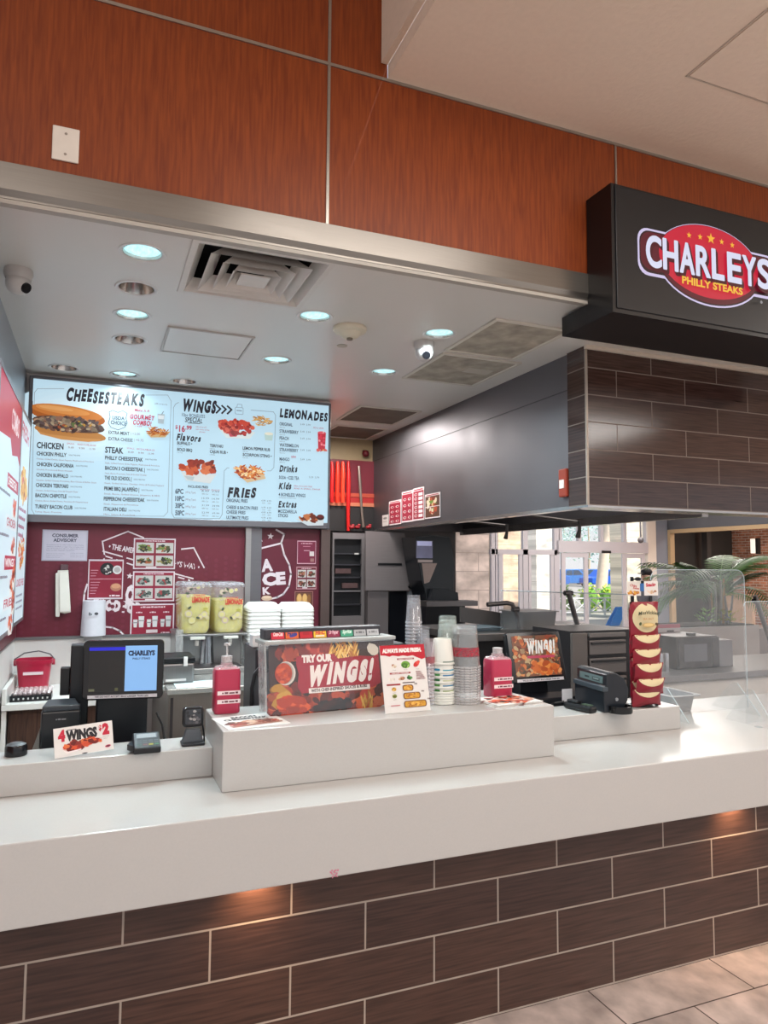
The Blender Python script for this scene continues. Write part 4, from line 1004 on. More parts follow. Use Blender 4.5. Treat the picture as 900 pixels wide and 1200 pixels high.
# ------------------------------------------------------------------ left shelf, bucket, caddy, walnut cabinet
ZSH = .81
t = thing('side_shelf', 'white side shelf with upstand against the left wall, holding red bucket', 'shelf', (-.25, 4.8, 0))
wsh = mat('#dcd8d4', .35, noise=.02)
m = MB(); m.box(XL + .007, .15, 4.48, YB - .002, ZSH - .035, ZSH); m.build('shelf_top', wsh, t, bevel=.004)
m = MB(); m.box(XL + .007, XL + .03, 4.48, YB - .015, ZSH + .0005, ZSH + .085); m.build('upstand', wsh, t, bevel=.004)
m = MB(); m.box(XL + .007, XL + .032, 4.5, 4.55, .001, ZSH - .036); m.build('leg', wsh, t, bevel=.003)
m = MB(); m.box(XL + .04, .15, 4.53, YB - .002, .001, ZSH - .036); m.build('cabinet_front', dwood, t)
m = MB(); m.box(XL + .05, -.16, 4.522, 4.5295, .1, ZSH - .06); m.build('door', dwood, t, bevel=.003)
# bucket
bc = aY(40.5, 806, 4.93); bc = Vector((aZ(40.5, 806, ZSH).x, 4.94, ZSH))
t = thing('bucket', 'small red plastic bucket with wire handle on the white side shelf', 'bucket', bc)
red = mat('#ae1f3e', .3, noise=.03)
def sq(rx, ry, z, k=6, cr_=.35):
    pts = []
    for i in range(4 * k):
        a_ = 2 * PI * (i + .5) / (4 * k); c_, s2 = math.cos(a_), math.sin(a_)
        e = 0.55; pts.append(Vector((bc.x + rx * math.copysign(abs(c_) ** e, c_), bc.y + ry * math.copysign(abs(s2) ** e, s2), bc.z + z)))
    return pts
def loft(m, rings, cap0=True, cap1=False, mt=None):
    n = len(rings[0]); vs = [v for r in rings for v in r]; fs = []
    for i in range(len(rings) - 1):
        for k in range(n): fs.append((i * n + k, i * n + (k + 1) % n, (i + 1) * n + (k + 1) % n, (i + 1) * n + k))
    if cap0: fs.append(tuple(reversed(range(n))))
    if cap1: fs.append(tuple((len(rings) - 1) * n + k for k in range(n)))
    m.add(vs, fs, mt)
m = MB(); loft(m, [sq(.075, .062, .001), sq(.082, .07, .02), sq(.097, .082, .165), sq(.105, .09, .166), sq(.107, .092, .19), sq(.10, .086, .19), sq(.098, .084, .17), sq(.078, .065, .012)], True, True)
m.build('tub', red, t, smooth=50)
m = MB(); m.tube([(bc.x - .107, bc.y, bc.z + .165), (bc.x - .112, bc.y, bc.z + .19), (bc.x - .06, bc.y + .02, bc.z + .225), (bc.x + .02, bc.y + .02, bc.z + .235), (bc.x + .085, bc.y + .01, bc.z + .215), (bc.x + .112, bc.y, bc.z + .185), (bc.x + .106, bc.y, bc.z + .165)], .004); m.build('wire_handle', mat('#6e6a6e', .3, .6), t, smooth=True)
for s2 in (-1, 1):
    m = MB(); m.cyl((bc.x + s2 * .098, bc.y, bc.z + .168), (bc.x + s2 * .115, bc.y, bc.z + .168), .018, n=14); m.build('handle_lug', mat('#a01c38', .35), t)
m = MB(); m.box(bc.x - .055, bc.x + .055, bc.y - .090, bc.y - .0845, bc.z + .105, bc.z + .122); o = m.build('label_strip', mat('#e6cfd2', .5), t)
# caddy of sauce cups
ca = aZ(11, 823.5, ZSH); cb = aZ(59, 823.5, ZSH)
t = thing('cup_caddy', 'black tray packed with clear tilted portion cups on side shelf', 'tray', ((ca.x + cb.x) / 2, ca.y + .06, ZSH))
y0c = max(ca.y, 4.5)
m = MB(); m.box(ca.x, cb.x, y0c, y0c + .14, ZSH + .0005, ZSH + .008); m.box(ca.x, cb.x, y0c, y0c + .006, ZSH + .008, ZSH + .034); m.box(ca.x, cb.x, y0c + .134, y0c + .14, ZSH + .008, ZSH + .03); m.box(ca.x, ca.x + .005, y0c + .006, y0c + .134, ZSH + .008, ZSH + .03); m.box(cb.x - .005, cb.x, y0c + .006, y0c + .134, ZSH + .008, ZSH + .03)
m.build('tray_body', black, t)
nC = 8
for i in range(nC):
    xx = ca.x + .02 + (cb.x - ca.x - .04) * i / (nC - 1)
    o = bpy.data.objects.new('portion_cup', bpy.data.objects['portion_cup'].data) if i else None
    m = MB(); m.lathe([(.0, .0), (.011, .0), (.0135, .045), (.015, .046), (.0125, .044), (.0095, .004), (0, .004)], (0, 0, 0), 14)
    if i == 0:
        o = m.build('portion_cup', glass('#d8c4c4', .35, .1), None, loc=(0, 0, 0), smooth=True)
    else: C.objects.link(o)
    o.location = (xx, y0c + .05, ZSH + .03); o.rotation_euler = (-.7, .35, 0)
    tag(o, ['clear portion cup at the left end of the black tray', 'clear portion cup second from left in the black tray', 'clear portion cup third from left in the black tray', 'clear portion cup fourth from left in the black tray', 'clear portion cup fifth from left in the black tray', 'clear portion cup sixth from left in the black tray', 'clear portion cup seventh from left in the black tray', 'clear portion cup at the right end of the black tray'][i], 'cup', 'portion cups in the black tray')
    m = MB(); m.box(xx - .004, xx + .004, y0c - .0012, y0c - .0003, ZSH + .012, ZSH + .022); m.build('white_marking', mat('#b9b5b2', .5), t)

# ------------------------------------------------------------------ back counter with lemonade dispenser
ZBC = .92
xa, xb = aZ(196, 808, ZBC).x, 1.62
t = thing('back_counter', 'stainless steel back counter below the lemonade dispenser', 'counter', (1.0, 4.5, 0))
m = MB(); m.prism([(xa, 4.02), (xb, 4.02), (xb, YB - .003), (.26, YB - .003), (.26, 4.16), (xa, 4.16)], 'Z', ZBC - .03, ZBC); m.build('worktop', mat('#bdbcb8', .25, .75, noise=.05), t, bevel=.004)
m = MB(); m.box(xa + .01, xb - .002, 4.05, YB - .003, .001, ZBC - .031); m.build('cabinet', steel('#a89f98', .3, (40, 1, 1)), t)
m = MB(); m.box(xa + .02, xa + .035, 4.045, 4.0495, .1, ZBC - .05); m.build('door_edge', ssd, t)
# dispenser
YD_ = 4.62
def bx(x0, y0, x1, y1, Y): a_ = aY(x0, y1, Y); b_ = aY(x1, y0, Y); return a_.x, b_.x, a_.z, b_.z
x0, x1, z0, z1 = bx(206, 741, 287, 800, YD_)
t = thing('lemonade_dispenser', 'twin-bowl lemonade dispenser with clear bowls of pale yellow lemonade', 'drink dispenser', ((x0 + x1) / 2, YD_ + .1, ZBC))
m = MB(); m.box(x0, x1, YD_ + .10, YD_ + .40, ZBC + .001, z1 - .012); m.build('steel_body', steel('#9b9a9b', .3, (40, 1, 1)), t, bevel=.006)
m = MB(); m.box(x0 - .006, x1 + .006, YD_ - .06, YD_ + .40, z1 - .012, z1 + .002); m.build('bowl_platform', steel('#8c8b8d', .3), t, bevel=.004)
xm = aY(245, 760, YD_).x
m = MB(); m.tube([(xm, YD_ + .09, ZBC + .02), (xm, YD_ + .09, z1 - .02)], [.05, .035], 18); m.build('centre_column', steel('#b9c0c6', .2, (1, 1, 1)), t, smooth=True)
m = MB(); m.box(x0 + .03, x1 - .02, YD_ - .12, YD_ + .06, ZBC + .001, ZBC + .035); m.build('drip_tray', steel('#a5a4a4', .3), t, bevel=.004)
m = MB(); m.box(x0 + .05, x1 - .04, YD_ - .11, YD_ + .04, ZBC + .0355, ZBC + .042); m.build('drip_grille', ssd, t)
for k, (bx0_, bx1_, lvl) in enumerate(((210.5, 248.5, 699), (249.5, 287, 704))):
    x0, x1, z0, z1b = bx(bx0_, 684, bx1_, 741, YD_ - .03)
    yc0, yc1 = YD_ - .055, YD_ + .33
    def rrect(x0, x1, y0, y1, z, r=.03, n=4):
        pts = []
        for (cx_, cy_, a0) in ((x1 - r, y1 - r, 0), (x0 + r, y1 - r, 90), (x0 + r, y0 + r, 180), (x1 - r, y0 + r, 270)):
            for i in range(n + 1):
                a_ = math.radians(a0 + 90 * i / n); pts.append(Vector((cx_ + r * math.cos(a_), cy_ + r * math.sin(a_), z)))
        return pts
    zb_ = z1 + .003
    bw = MB(); loft(bw, [rrect(x0 + .02, x1 - .02, yc0 + .02, yc1 - .02, zb_), rrect(x0 + .008, x1 - .008, yc0 + .006, yc1 - .006, zb_ + .03), rrect(x0 + .002, x1 - .002, yc0, yc1, z1b - .02)])
    o = bw.build('bowl', glass('#e8ecec', .16, .03), t, smooth=40)
    zl = aY(225, lvl, YD_ - .05).z
    lq = MB(); loft(lq, [rrect(x0 + .024, x1 - .024, yc0 + .024, yc1 - .024, zb_ + .004), rrect(x0 + .011, x1 - .011, yc0 + .010, yc1 - .010, zb_ + .032), rrect(x0 + .007, x1 - .007, yc0 + .006, yc1 - .006, zl)], True, True)
    lq.build('lemonade', mat('#cdc26a', .25, emit=.12, noise=.05, scale=3), o, smooth=40)  # faint glow put into the lemonade to make it look paler
    ld = MB(); loft(ld, [rrect(x0 - .002, x1 + .002, yc0 - .004, yc1 + .004, z1b - .02), rrect(x0 - .002, x1 + .002, yc0 - .004, yc1 + .004, z1b - .006), rrect(x0 + .012, x1 - .012, yc0 + .012, yc1 - .012, z1b + .010)], False, True); ld.build('lid', glass('#b9b6bd', .4, .08), o, smooth=30)
    cv = Canvas((x0 + .03, yc0 - .0015, zb_ + .05), X_, Z_, eps=2e-5); w, h = x1 - x0 - .045, zl - zb_ + .02
    random.seed(30 + k)
    cv.text('CHARLEYS', w * .3, h * .72, .014, w * .5, '#c84a3c', bold=.02); cv.text('LEMONADE', w * .25, h * .58, .03, w * .74, '#c23a34', bold=.05)
    cv.ell(w * .82, h * .42, .015, .006, '#a8a048')
    for (uu, vv, rr2) in ((.12, .92, .02), (.3, .98, .016), (.5, .95, .02), (.7, .98, .014), (.08, .74, .016), (.1, .5, .014), (.12, .30, .028), (.26, .14, .026), (.62, .22, .02), (.78, .28, .024), (.9, .2, .014)):
        cv.ell(uu * w, vv * h, rr2 * .8, rr2 * .8, random.choice(['#b8a890', '#bdb488', '#b39c90'])); cv.ell(uu * w, vv * h, rr2 * .5, rr2 * .5, random.choice(['#c4b87a', '#bda898', '#beb47a']))
    for (uu, vv) in ((.2, .9), (.05, .8), (.16, .45), (.52, .2), (.34, 1.0)): cv.ell(uu * w, vv * h, .012, .007, '#4a5040', rot=random.uniform(-1, 1))
    cv.build('bowl_decal', o)
    xv = (x0 + x1) / 2 + .01
    m = MB(); m.box(xv - .045, xv + .045, yc0 - .02, yc0 + .03, z1 - .03, z1 - .0125); m.build('tap_lever', mat('#cfccc6', .4), t, bevel=.003)
    m = MB(); m.cyl((xv, yc0 + .02, z1 - .03), (xv, yc0 + .02, z1 - .07), .012, n=12); m.build('tap_spout', mat('#c9c6c2', .4), t)
# tea urn
x0, x1, z0, z1 = bx(176, 776, 228, 815, 4.2)
t = thing('tea_urn', 'grey insulated drink urn with black lid behind the left monitor', 'drink urn', ((x0 + x1) / 2, 4.3, ZBC))
m = MB(); m.box(x0, x1, 4.2, 4.45, ZBC + .001, z1 - .002); m.build('urn_body', steel('#8d8b8c', .35, (40, 1, 1)), t, bevel=.012)
m = MB(); m.box(x0 - .006, x1 + .004, 4.19, 4.46, z1 - .0015, z1 + .03); m.build('urn_lid', black, t, bevel=.006)
m = MB(); m.box(x0 + .08, x0 + .19, 4.195, 4.1995, z1 - .10, z1 - .088); o = m.build('label_strip', mat('#d8d6d4', .5), t)
xx = aY(212, 760, 4.25).x
m = MB(); m.cyl((xx, 4.27, z1 + .0305), (xx, 4.27, aY(212, 768, 4.27).z), .012, .03, 12); m.build('lid_knob', black, t)
m = MB(); m.box(xx + .01, xx + .03, 4.17, 4.1895, z1 - .015, z1 + .035); m.build('white_clip', mat('#e0dedc', .4), t)
m = MB(); xx = aY(210, 760, 4.5).x; m.cyl((xx, 4.5, ZBC + .002), (xx, 4.5, aY(210, 738, 4.5).z), .022, n=16); tag(m.build('clear_tube', glass('#d5d5d5', .3)), 'upright clear plastic tube left of the lemonade bowls', 'tube')
# pale mat on the worktop
cv = Canvas((xa + .05, 4.035, ZBC + .001), X_, Y_, eps=2e-5); cv.slab(0, 0, .34, .22, .0006, '#c9d6d8'); tag(cv.build('counter_mat'), 'pale blue sheet lying on the stainless back counter', 'mat')

# ------------------------------------------------------------------ foam boxes
foam = mat('#e4e2df', .6, noise=.02)
ORD = ['lowest', 'second from bottom', 'third from bottom', 'fourth from bottom', 'fifth from bottom', 'sixth from bottom', 'seventh from bottom', 'eighth from bottom', 'ninth from bottom', 'topmost']
t = thing('storage_riser', 'dark riser on the back counter holding the white foam boxes', 'riser', (1.25, 4.6, ZBC))
YFm = 4.55
x0, x1, z0, z1 = bx(291, 711, 330, 757, YFm)
fz0 = z0
m = MB(); m.box(1.02, 1.56, YFm - .02, YFm + .3, fz0 - .02, fz0 - .001); m.build('riser_top', black, t)
for xx in (1.03, 1.53):
    m = MB(); m.box(xx, xx + .02, YFm, YFm + .28, ZBC + .001, fz0 - .0205); m.build('riser_leg', black, t)
def foambox(x0, x1, y0, y1, z, hh):
    m = MB()
    def rg(i, zz): return rrect(x0 + i, x1 - i, y0 + i, y1 - i, zz, .025, 3)
    loft(m, [rg(.003, z), rg(.001, z + hh * .40), rg(-.001, z + hh * .44), rg(-.001, z + hh * .55), rg(.001, z + hh * .6), rg(.002, z + hh * .98)], True, True)
    return m
for k, (q0, q1, nm) in enumerate(((291, 330, 'left'), (331.5, 369, 'right'))):
    a_ = aY(q0, 730, YFm).x; b_ = aY(q1, 730, YFm).x; ztop = aY((q0 + q1) / 2, 714, YFm).z; hh = (ztop - fz0) / 9.0
    for i in range(9):
        m = foambox(a_, b_, YFm, YFm + .22, fz0 + hh * i, hh)
        o = m.build('foam_box', foam, smooth=30); tag(o, 'white foam takeout box, %s in the %s stack' % (ORD[i], nm), 'box', 'foam takeout boxes stacked by the back wall')
    i = 9
    m = MB(); z = fz0 + hh * 9
    loft(m, [rrect(a_, b_, YFm, YFm + .22, z, .025, 3), rrect(a_ + .004, b_ - .004, YFm + .004, YFm + .21, z + .012, .025, 3), rrect(a_ + .028, b_ - .028, YFm + .03, YFm + .19, z + .04, .02, 3)], True, True)
    tag(m.build('foam_box', foam, smooth=30), 'open white foam lid, topmost in the %s stack' % nm, 'box', 'foam takeout boxes stacked by the back wall')

# ------------------------------------------------------------------ rear kitchen: red strips, warming cabinet, fryers
YR = 6.55
def slabpx(m, x0, y0, x1, y1, Y, d, mt=None): 
    a_, b_, c_, d_ = bx(x0, y0, x1, y1, Y); m.box(a_, b_, Y, Y + d, c_, d_, mt); return m
t = thing('red_wall_rack', 'dark wall rack backed by a red glowing panel, deep in the kitchen', 'rack', (aY(412, 600, YR).x, YR, aY(412, 620, YR).z))
m = slabpx(MB(), 384, 541, 440, 592, YR, .03); m.build('red_backing', mat('#6e2430', .4, noise=.3, scale=4), t)
m = slabpx(MB(), 384, 592, 440, 622, YR, .05); m.build('dark_base', mat('#2b292a', .5), t)
m = slabpx(MB(), 384, 579, 440, 581, YR - .01, .009); m.build('upper_rail', mat('#c85a48', .3, .3), t)
m = slabpx(MB(), 384, 590, 440, 592, YR - .01, .009); m.build('lower_rail', mat('#d8886a', .3, .3), t)
m = slabpx(MB(), 384, 581.2, 440, 589.8, YR - .004, .003); m.build('rail_band', mat('#a02a2a', .4, emit=.15), t)  # slight glow put into the band, which is no lamp
for (x, col, lb) in ((389, '#b01818', 'dark red'), (395.5, '#e0301c', ''), (401.8, '#e83a22', ''), (408.2, '#c81c1c', '')):
    y1 = 622 if x > 408 else 589
    m = MB(); pts = [aY(x + .3 * math.sin(k), 541 + (y1 - 541) * k / 6, YR - .05) for k in range(7)]
    m.tube(pts, [.014, .019, .021, .02, .019, .018, .016], 10)
    o = m.build('hanging_red_strap', mat(col, .35, emit=.45 if x < 408 else .1, noise=.1), smooth=True)  # glow put into the strap material for a red-lit look
    tag(o, {389: 'dark red vertical strap at the far left of the red rack', 395.5: 'bright red strap second from left on the red rack', 401.8: 'bright red strap third from left on the red rack', 408.2: 'long crimson strap reaching below the red rack'}[x], 'strap', 'red straps hanging at the rear of kitchen')
m = MB(); a_ = aY(420.5, 546, YR - .03); b_ = aY(421.5, 562, YR - .03); c_ = aY(424, 600, YR - .03); d_ = aY(426, 618, YR - .03)
m.tube([a_, b_, c_, d_], [.012, .016, .012, .014], 8); tag(m.build('hanging_pull', mat('#8b7d74', .3, .5), smooth=True), 'grey pull rod hanging in front of the red rack', 'pull rod')
pf = aY(416, 619, YR - .05)
for k, xx in enumerate((412, 419, 432)):
    c_ = aY(xx, 618, YR - .06); m = MB(); m.ell(c_, (.03, .03, .02), None, 10, 7); m.ell(c_ + Vector((.012, -.006, .02)), (.018, .018, .014), None, 8, 6)
    tag(m.build('wall_red_valve', mat('#9a2a30', .4), smooth=True), ['red valve knob at left below the red rack', 'red valve knob in the middle below the red rack', 'red valve knob at right below the red rack'][k], 'valve', 'red valve knobs under the rack')
c_ = aY(428.5, 531.5, YR - .02); m = MB(); m.ell(c_, (.035, .035, .035), None, 12, 8); m.cyl(c_, c_ + Vector((0, .06, .03)), .015, n=8); tag(m.build('alarm_bell', mat('#5c1c22', .35), smooth=True), 'small dark red alarm bell on the cream wall above rack', 'alarm')
m = slabpx(MB(), 384, 516, 440, 541, 6.59, .02); tag(m.build('cream_wall_panel', mat('#a08c6c', .5, noise=.2, scale=3)), 'cream panel above the red rack at the rear', 'wall panel')

Yw = 6.25
t = thing('warming_cabinet', 'tall grey steel cabinet with dark open shelves at rear left', 'cabinet', (aY(408, 700, Yw).x, Yw, 0))
x0, x1, z0, z1 = bx(388, 625, 428, 800, Yw)
m = MB(); m.box(x0, x1, Yw + .03, Yw + .27, .001, z1); m.build('cabinet_back', mat('#17181c', .5), t)
m = MB()
xs0, xs1, _, zt_ = bx(391, 632, 424, 700, Yw)
m.box(x0, xs0, Yw, Yw + .029, .001, z1); m.box(xs1, x1, Yw, Yw + .029, .001, z1); m.box(xs0, xs1, Yw, Yw + .029, zt_, z1)
m.box(xs0, xs1, Yw, Yw + .029, .001, aY(405, 722, Yw).z); m.build('cabinet_frame', steel('#858082', .42, (30, 1, 1), .4), t)
for k, yy in enumerate((648, 661, 676, 692, 708)):
    zz = aY(405, yy, Yw).z
    m = MB(); m.box(xs0, xs1, Yw + .004, Yw + .028, zz - .012, zz); m.build('shelf', mat('#45444a' if k != 3 else '#8d8a8c', .3, .5), t)
for (q, yy) in ((400, 672), (408, 689)):
    a_ = aY(q, yy, Yw + .01)
    m = MB(); m.box(a_.x - .06, a_.x + .09, Yw + .005, Yw + .025, a_.z, a_.z + .045); o = m.build('wrapped_food', mat('#5c4646', .5, noise=.3), t)
m = MB(); a_ = aY(418, 649, Yw - .004); m.box(a_.x - .02, a_.x + .02, Yw - .003, Yw + .003, a_.z - .008, a_.z + .008); o = m.build('price_tag', mat('#cfccca', .5), t)

Yv = 6.15
t = thing('heat_shield', 'plain grey steel heat shield over the fryer with a dark slot', 'steel panel', (aY(460, 700, Yv).x, Yv, 0))
pts = [aY(x, y, Yv) for x, y in ((428.5, 622), (474, 625), (480, 650), (489, 678), (492, 692), (428.5, 692))]
m = MB(); m.prism([(p.x, p.z) for p in pts], 'Y', Yv, Yv + .02); m.build('shield_panel', steel('#837c7d', .45, (1, 1, 30), .35), t)
m = slabpx(MB(), 443, 660, 471, 662.5, Yv - .004, .0035); m.build('dark_slot', black, t)
m = slabpx(MB(), 429.5, 692.5, 455, 900, Yv + .02, .06); m.build('lower_panel', steel('#777071', .45, (30, 1, 1), .35), t)
m = slabpx(MB(), 455.2, 692.5, 492, 900, Yv + .06, .02); m.build('fryer_opening', mat('#0e1016', .3), t)
m = slabpx(MB(), 478, 692.5, 492, 900, Yv + .01, .045); m.build('side_column', steel('#8a8e93', .4, (30, 1, 1), .4), t)
m = MB(); a_, b_ = aY(479, 686, Yv - .02), aY(492, 695, Yv - .02); m.tube([a_, b_], .018, 8); m.build('latch', black, t)

Yg = 5.75
t = thing('clamshell_grill', 'tall black curved grill unit with small lavender display screen', 'grill', (aY(512, 690, Yg).x, Yg, 0))
pts = [aY(x, y, Yg) for x, y in ((486, 629), (508, 627), (527, 629), (531, 645), (533, 665), (532, 690), (531, 700), (528, 708), (500, 708), (499, 696), (494, 680), (489, 650))]
m = MB(); m.prism([(p.x, p.z) for p in pts], 'Y', Yg, Yg + .3); m.build('grill_housing', mat('#101318', .25), t, bevel=.006)
m = slabpx(MB(), 488, 634, 507, 654, Yg - .004, .0035); m.build('display', mat('#6a6880', .3, emit=.25, noise=.5, scale=8), t)
m = slabpx(MB(), 489, 634.5, 506, 639.5, Yg - .006, .0015); o = m.build('display_header', mat('#b3b4d8', .3, emit=.35), t)
m = slabpx(MB(), 490, 656, 507, 659, Yg - .006, .0055); m.build('steel_lip', steel('#a39490', .3), t)
m = MB(); m.prism([(aY(x, y, Yg).x, aY(x, y, Yg).z) for x, y in ((494, 660), (512, 660), (503, 682), (497, 684))], 'Y', Yg - .005, Yg - .0005); m.build('lower_plate', steel('#8f7d76', .3), t)
m = slabpx(MB(), 499, 708.5, 545, 930, Yg + .02, .3); m.build('base_cabinet', mat('#121318', .35), t)
m = MB(); m.prism([(aY(x, y, Yg).x, aY(x, y, Yg).z) for x, y in ((504, 690), (520, 690), (533, 694), (534, 706), (506, 708), (500, 704))], 'Y', Yg - .06, Yg - .006); m.build('grill_base', mat('#16181d', .35), t)
m = slabpx(MB(), 500, 704, 560, 711, Yg - .2, .19); m.build('front_ledge', steel('#6f6a69', .3), t)

# ------------------------------------------------------------------ things on the service counter
def qcanvas(O, U, V): 
    c = Canvas(O, U, V, eps=2.5e-5); c.lay = 8e-4; return c
# --- drink display with wings poster (stands on the raised block)
Op, Up, Vp = Vector((0.5831, 2.501, 1.066)), Vector((.9963, .0856, 0)).normalized(), Vector((0, .17, .985)).normalized()
Wp, Hp = .70, .2374
t = thing('drink_display', 'clear countertop display with TRY OUR WINGS poster and row of drink brand tiles', 'display', (Op.x + .35, Op.y + .08, ZK))
cv = qcanvas(Op, Up, Vp)
wp = .4438
cv.slab(0, 0, wp + .06, Hp, .002, '#2c1a16')
cv.rect(0, 0, wp + .06, Hp, '#3a201a')
PX = cv.uv(381, 795)[0] - cv.uv(380, 795)[0]
random.seed(14)
def HP(x, y, rx, ry, n, sz, pal, el=1.4, j=.2): u, v = cv.uv(x, y); cv.heap(u, v, rx * PX, ry * PX, n, sz * PX, pal, el, jit=j)
DW = ['#6e1e12', '#8a2a18', '#4a1610', '#a03a20', '#b8492a', '#7a2416', '#5a2014', '#c25c34']
HP(380, 825, 66, 11, 120, 4.2, DW); HP(335, 822, 20, 16, 50, 4.6, DW + ['#c4542a', '#a8381c']); HP(430, 818, 20, 16, 50, 4.2, DW + ['#c4542a', '#b83a2a'])
HP(345, 765, 22, 9, 50, 3.6, DW); HP(372, 763, 16, 6, 26, 3.2, ['#8a2a20', '#b03a30', '#7a1e18', '#c8503c']); HP(328, 815, 12, 9, 20, 4, ['#b8862c', '#8a5a1e', '#c89a40', '#a04a20'])
HP(390, 828, 20, 6, 24, 3.6, ['#2a1614', '#1e1210', '#3a1c16']); HP(345, 828, 16, 8, 30, 4.6, ['#c8401c', '#b0381a', '#d85a2a', '#98301a'])
# fries
for i in range(46):
    x, y = random.uniform(385, 418), random.uniform(757, 772); a_ = random.choice((-1, 1)) * random.uniform(.9, 1.3); u, v = cv.uv(x, y); cv.blob(u, v, 8 * PX, 1.1 * PX, random.choice(['#d9a23c', '#e8bc5c', '#c4832a', '#b87024', '#f0cc80']), n=6, rot=a_, j=.1)
for i in range(12):
    x, y = random.uniform(424, 436), random.uniform(816, 832); u, v = cv.uv(x, y); cv.blob(u, v, 7 * PX, 1.2 * PX, random.choice(['#c89a3c', '#d9ae54', '#a8742a']), n=6, rot=random.uniform(1.1, 1.9), j=.1)
u, v = cv.uv(334, 789.5); cv.ell(u, v, 11 * PX, 12.5 * PX, '#d8cfc6'); cv.ell(u - 1.2 * PX, v + .3 * PX, 10 * PX, 11.5 * PX, '#a89c92'); cv.ell(u - 2.5 * PX, v, 9.6 * PX, 11 * PX, '#b8401e'); HP(331.5, 790, 8, 9.5, 40, 1.6, ['#c8481e', '#a8341a', '#d85c2c', '#b84422'])
HP(436, 760, 6, 4, 1, 6, ['#d0c6b8'], 1.3)
cv.ppx([(346, 771), (352, 768.5), (390, 767.5), (395, 773), (420, 770), (436, 771), (442, 768), (444, 786), (445.5, 802), (436, 807), (420, 806), (362, 812.5), (353, 813.5), (348, 806), (349, 790), (346, 780)], '#a3182e')
for i in range(14):
    x, y = random.uniform(349, 443), random.choice((random.uniform(766, 772), random.uniform(808, 813)))
cv.tpx('TRY OUR', 352.5, 777, 7.6, 388.5, '#f0e6e0', bold=.075)
cv.text('WINGS!', *cv.uv(358.5, 803.5), 19 * PX, 78 * PX, '#efe4de', bold=.085, shear=.26, jit=.05, rot=.035)
cv.ppx([(361, 807.5), (432.5, 803.5), (433, 809), (361.5, 813.5)], '#efe6e0'); cv.tpx('WITH CHEF-INSPIRED SAUCES & RUBS', 364, 812.2, 3.4, 430, '#4a2a2c', bold=.04, rot=.02)
cv.build('wings_poster', t)
N_ = Up.cross(Vp)
m = MB(); m.frame(Op, Up, Vp, N_, -.012, .505, -.002, Hp + .012, .004, .007); m.build('clear_front', glass('#dfe6e6', .012), t)
m = MB(); m.frame(Op, Up, Vp, N_, -.02, -.0125, .0125, Hp + .015, -.06, .012); m.build('clear_edge', glass('#c9cccc', .4, .08), t)
# header ledge and tiles
B_ = Vector((-Up.y, Up.x, 0))
O2 = Op + Vp * (Hp + .004)
m = MB(); m.frame(O2, Up, Z_, -B_, -.02, .505, 0, .014, -.10, .018); m.build('header_ledge', mat('#a9aaa8', .3, .2), t, bevel=.003)
m = MB(); m.frame(O2 + Z_ * .0145, Up, Z_, -B_, -.005, .462, 0, .037, -.09, -.03); m.build('header_box', mat('#35343a', .4), t, bevel=.004)
tiles = [('#c8283c', 'Coca-Cola', '#f0d8d8'), ('#d8622a', 'Fanta', '#2c2a6a'), ('#b81428', '', ''), ('#e0b02c', 'Hi-C', '#c82a3c'), ('#8a2444', 'Dr Pepper', '#e0b8c4'), ('#3f9a7a', 'Sprite', '#cfe8dc'), ('#a9acae', '', '#6a6c70'), ('#b2b5b8', '', '#7a7c80')]
Ot = O2 + Z_ * .0165 - B_ * -.0
tw = .050
tiltV = Vector((0, .35, .94)).normalized()
for i, (bgc, nm, fc) in enumerate(tiles):
    cv = qcanvas(O2 + Z_ * .0155 + Up * (.018 + .0548 * i) + B_ * .022, Up, tiltV); cv.slab(0, 0, tw, .036, .004, bgc)
    if i == 2: cv.rect(.012, .012, tw - .012, .028, '#a01022')
    elif i > 5: cv.marks(.008, .010, .008, tw - .016, fc)
    elif nm: cv.text(nm, tw / 2, .012, .014, tw * .74, fc, bold=.04, shear=.2, align='c')
    if i == 1: cv.ell(tw * .6, .012, .016, .006, '#3a3a8a', rot=.3)
    if i == 3: cv.rect(.008, .004, tw - .008, .009, '#e8e0d0')
    cv.build('brand_tile', t)
# dark machine body behind the display
t2 = thing('drink_machine', 'black framed grey machine standing behind the wings display', 'machine', (1.0, 2.80, ZT))
yb0 = 2.765
xa_, xb_ = aY(297, 800, yb0).x, aY(478, 760, yb0).x
m = MB(); m.box(xa_ + .012, xb_, yb0 + .02, yb0 + .26, ZT + .001, aY(400, 757, yb0).z); m.build('machine_body', mat('#1c1d22', .4), t2, bevel=.01)
pts = [aY(x, y, yb0 - .005) for x, y in ((294, 836), (294.5, 806), (298, 790), (304, 782.5), (313, 785.5), (318, 790), (318, 840))]
m = MB(); m.prism([(p.x, p.z) for p in pts], 'Y', yb0 - .005, yb0 + .019); m.build('side_panel', mat('#5d5b60', .4), t2)
m = MB(); m.tube([p + Vector((0, -.012, 0)) for p in pts[:5]], .008, 8); m.build('black_rim', black, t2, smooth=True)
ztop = aY(305, 774, yb0).z
m = MB(); x0, x1, z0, z1 = bx(295.5, 752, 316, 772.5, 2.82)
zb_ = aY(400, 757, yb0).z
m = MB(); m.box(x0, x1, 2.82, 2.88, zb_ + .001, zb_ + .05); tag(m.build('napkin_box', mat('#d2d4d6', .5), bevel=.003), 'small white box on top of the black machine, below the foam boxes', 'box')

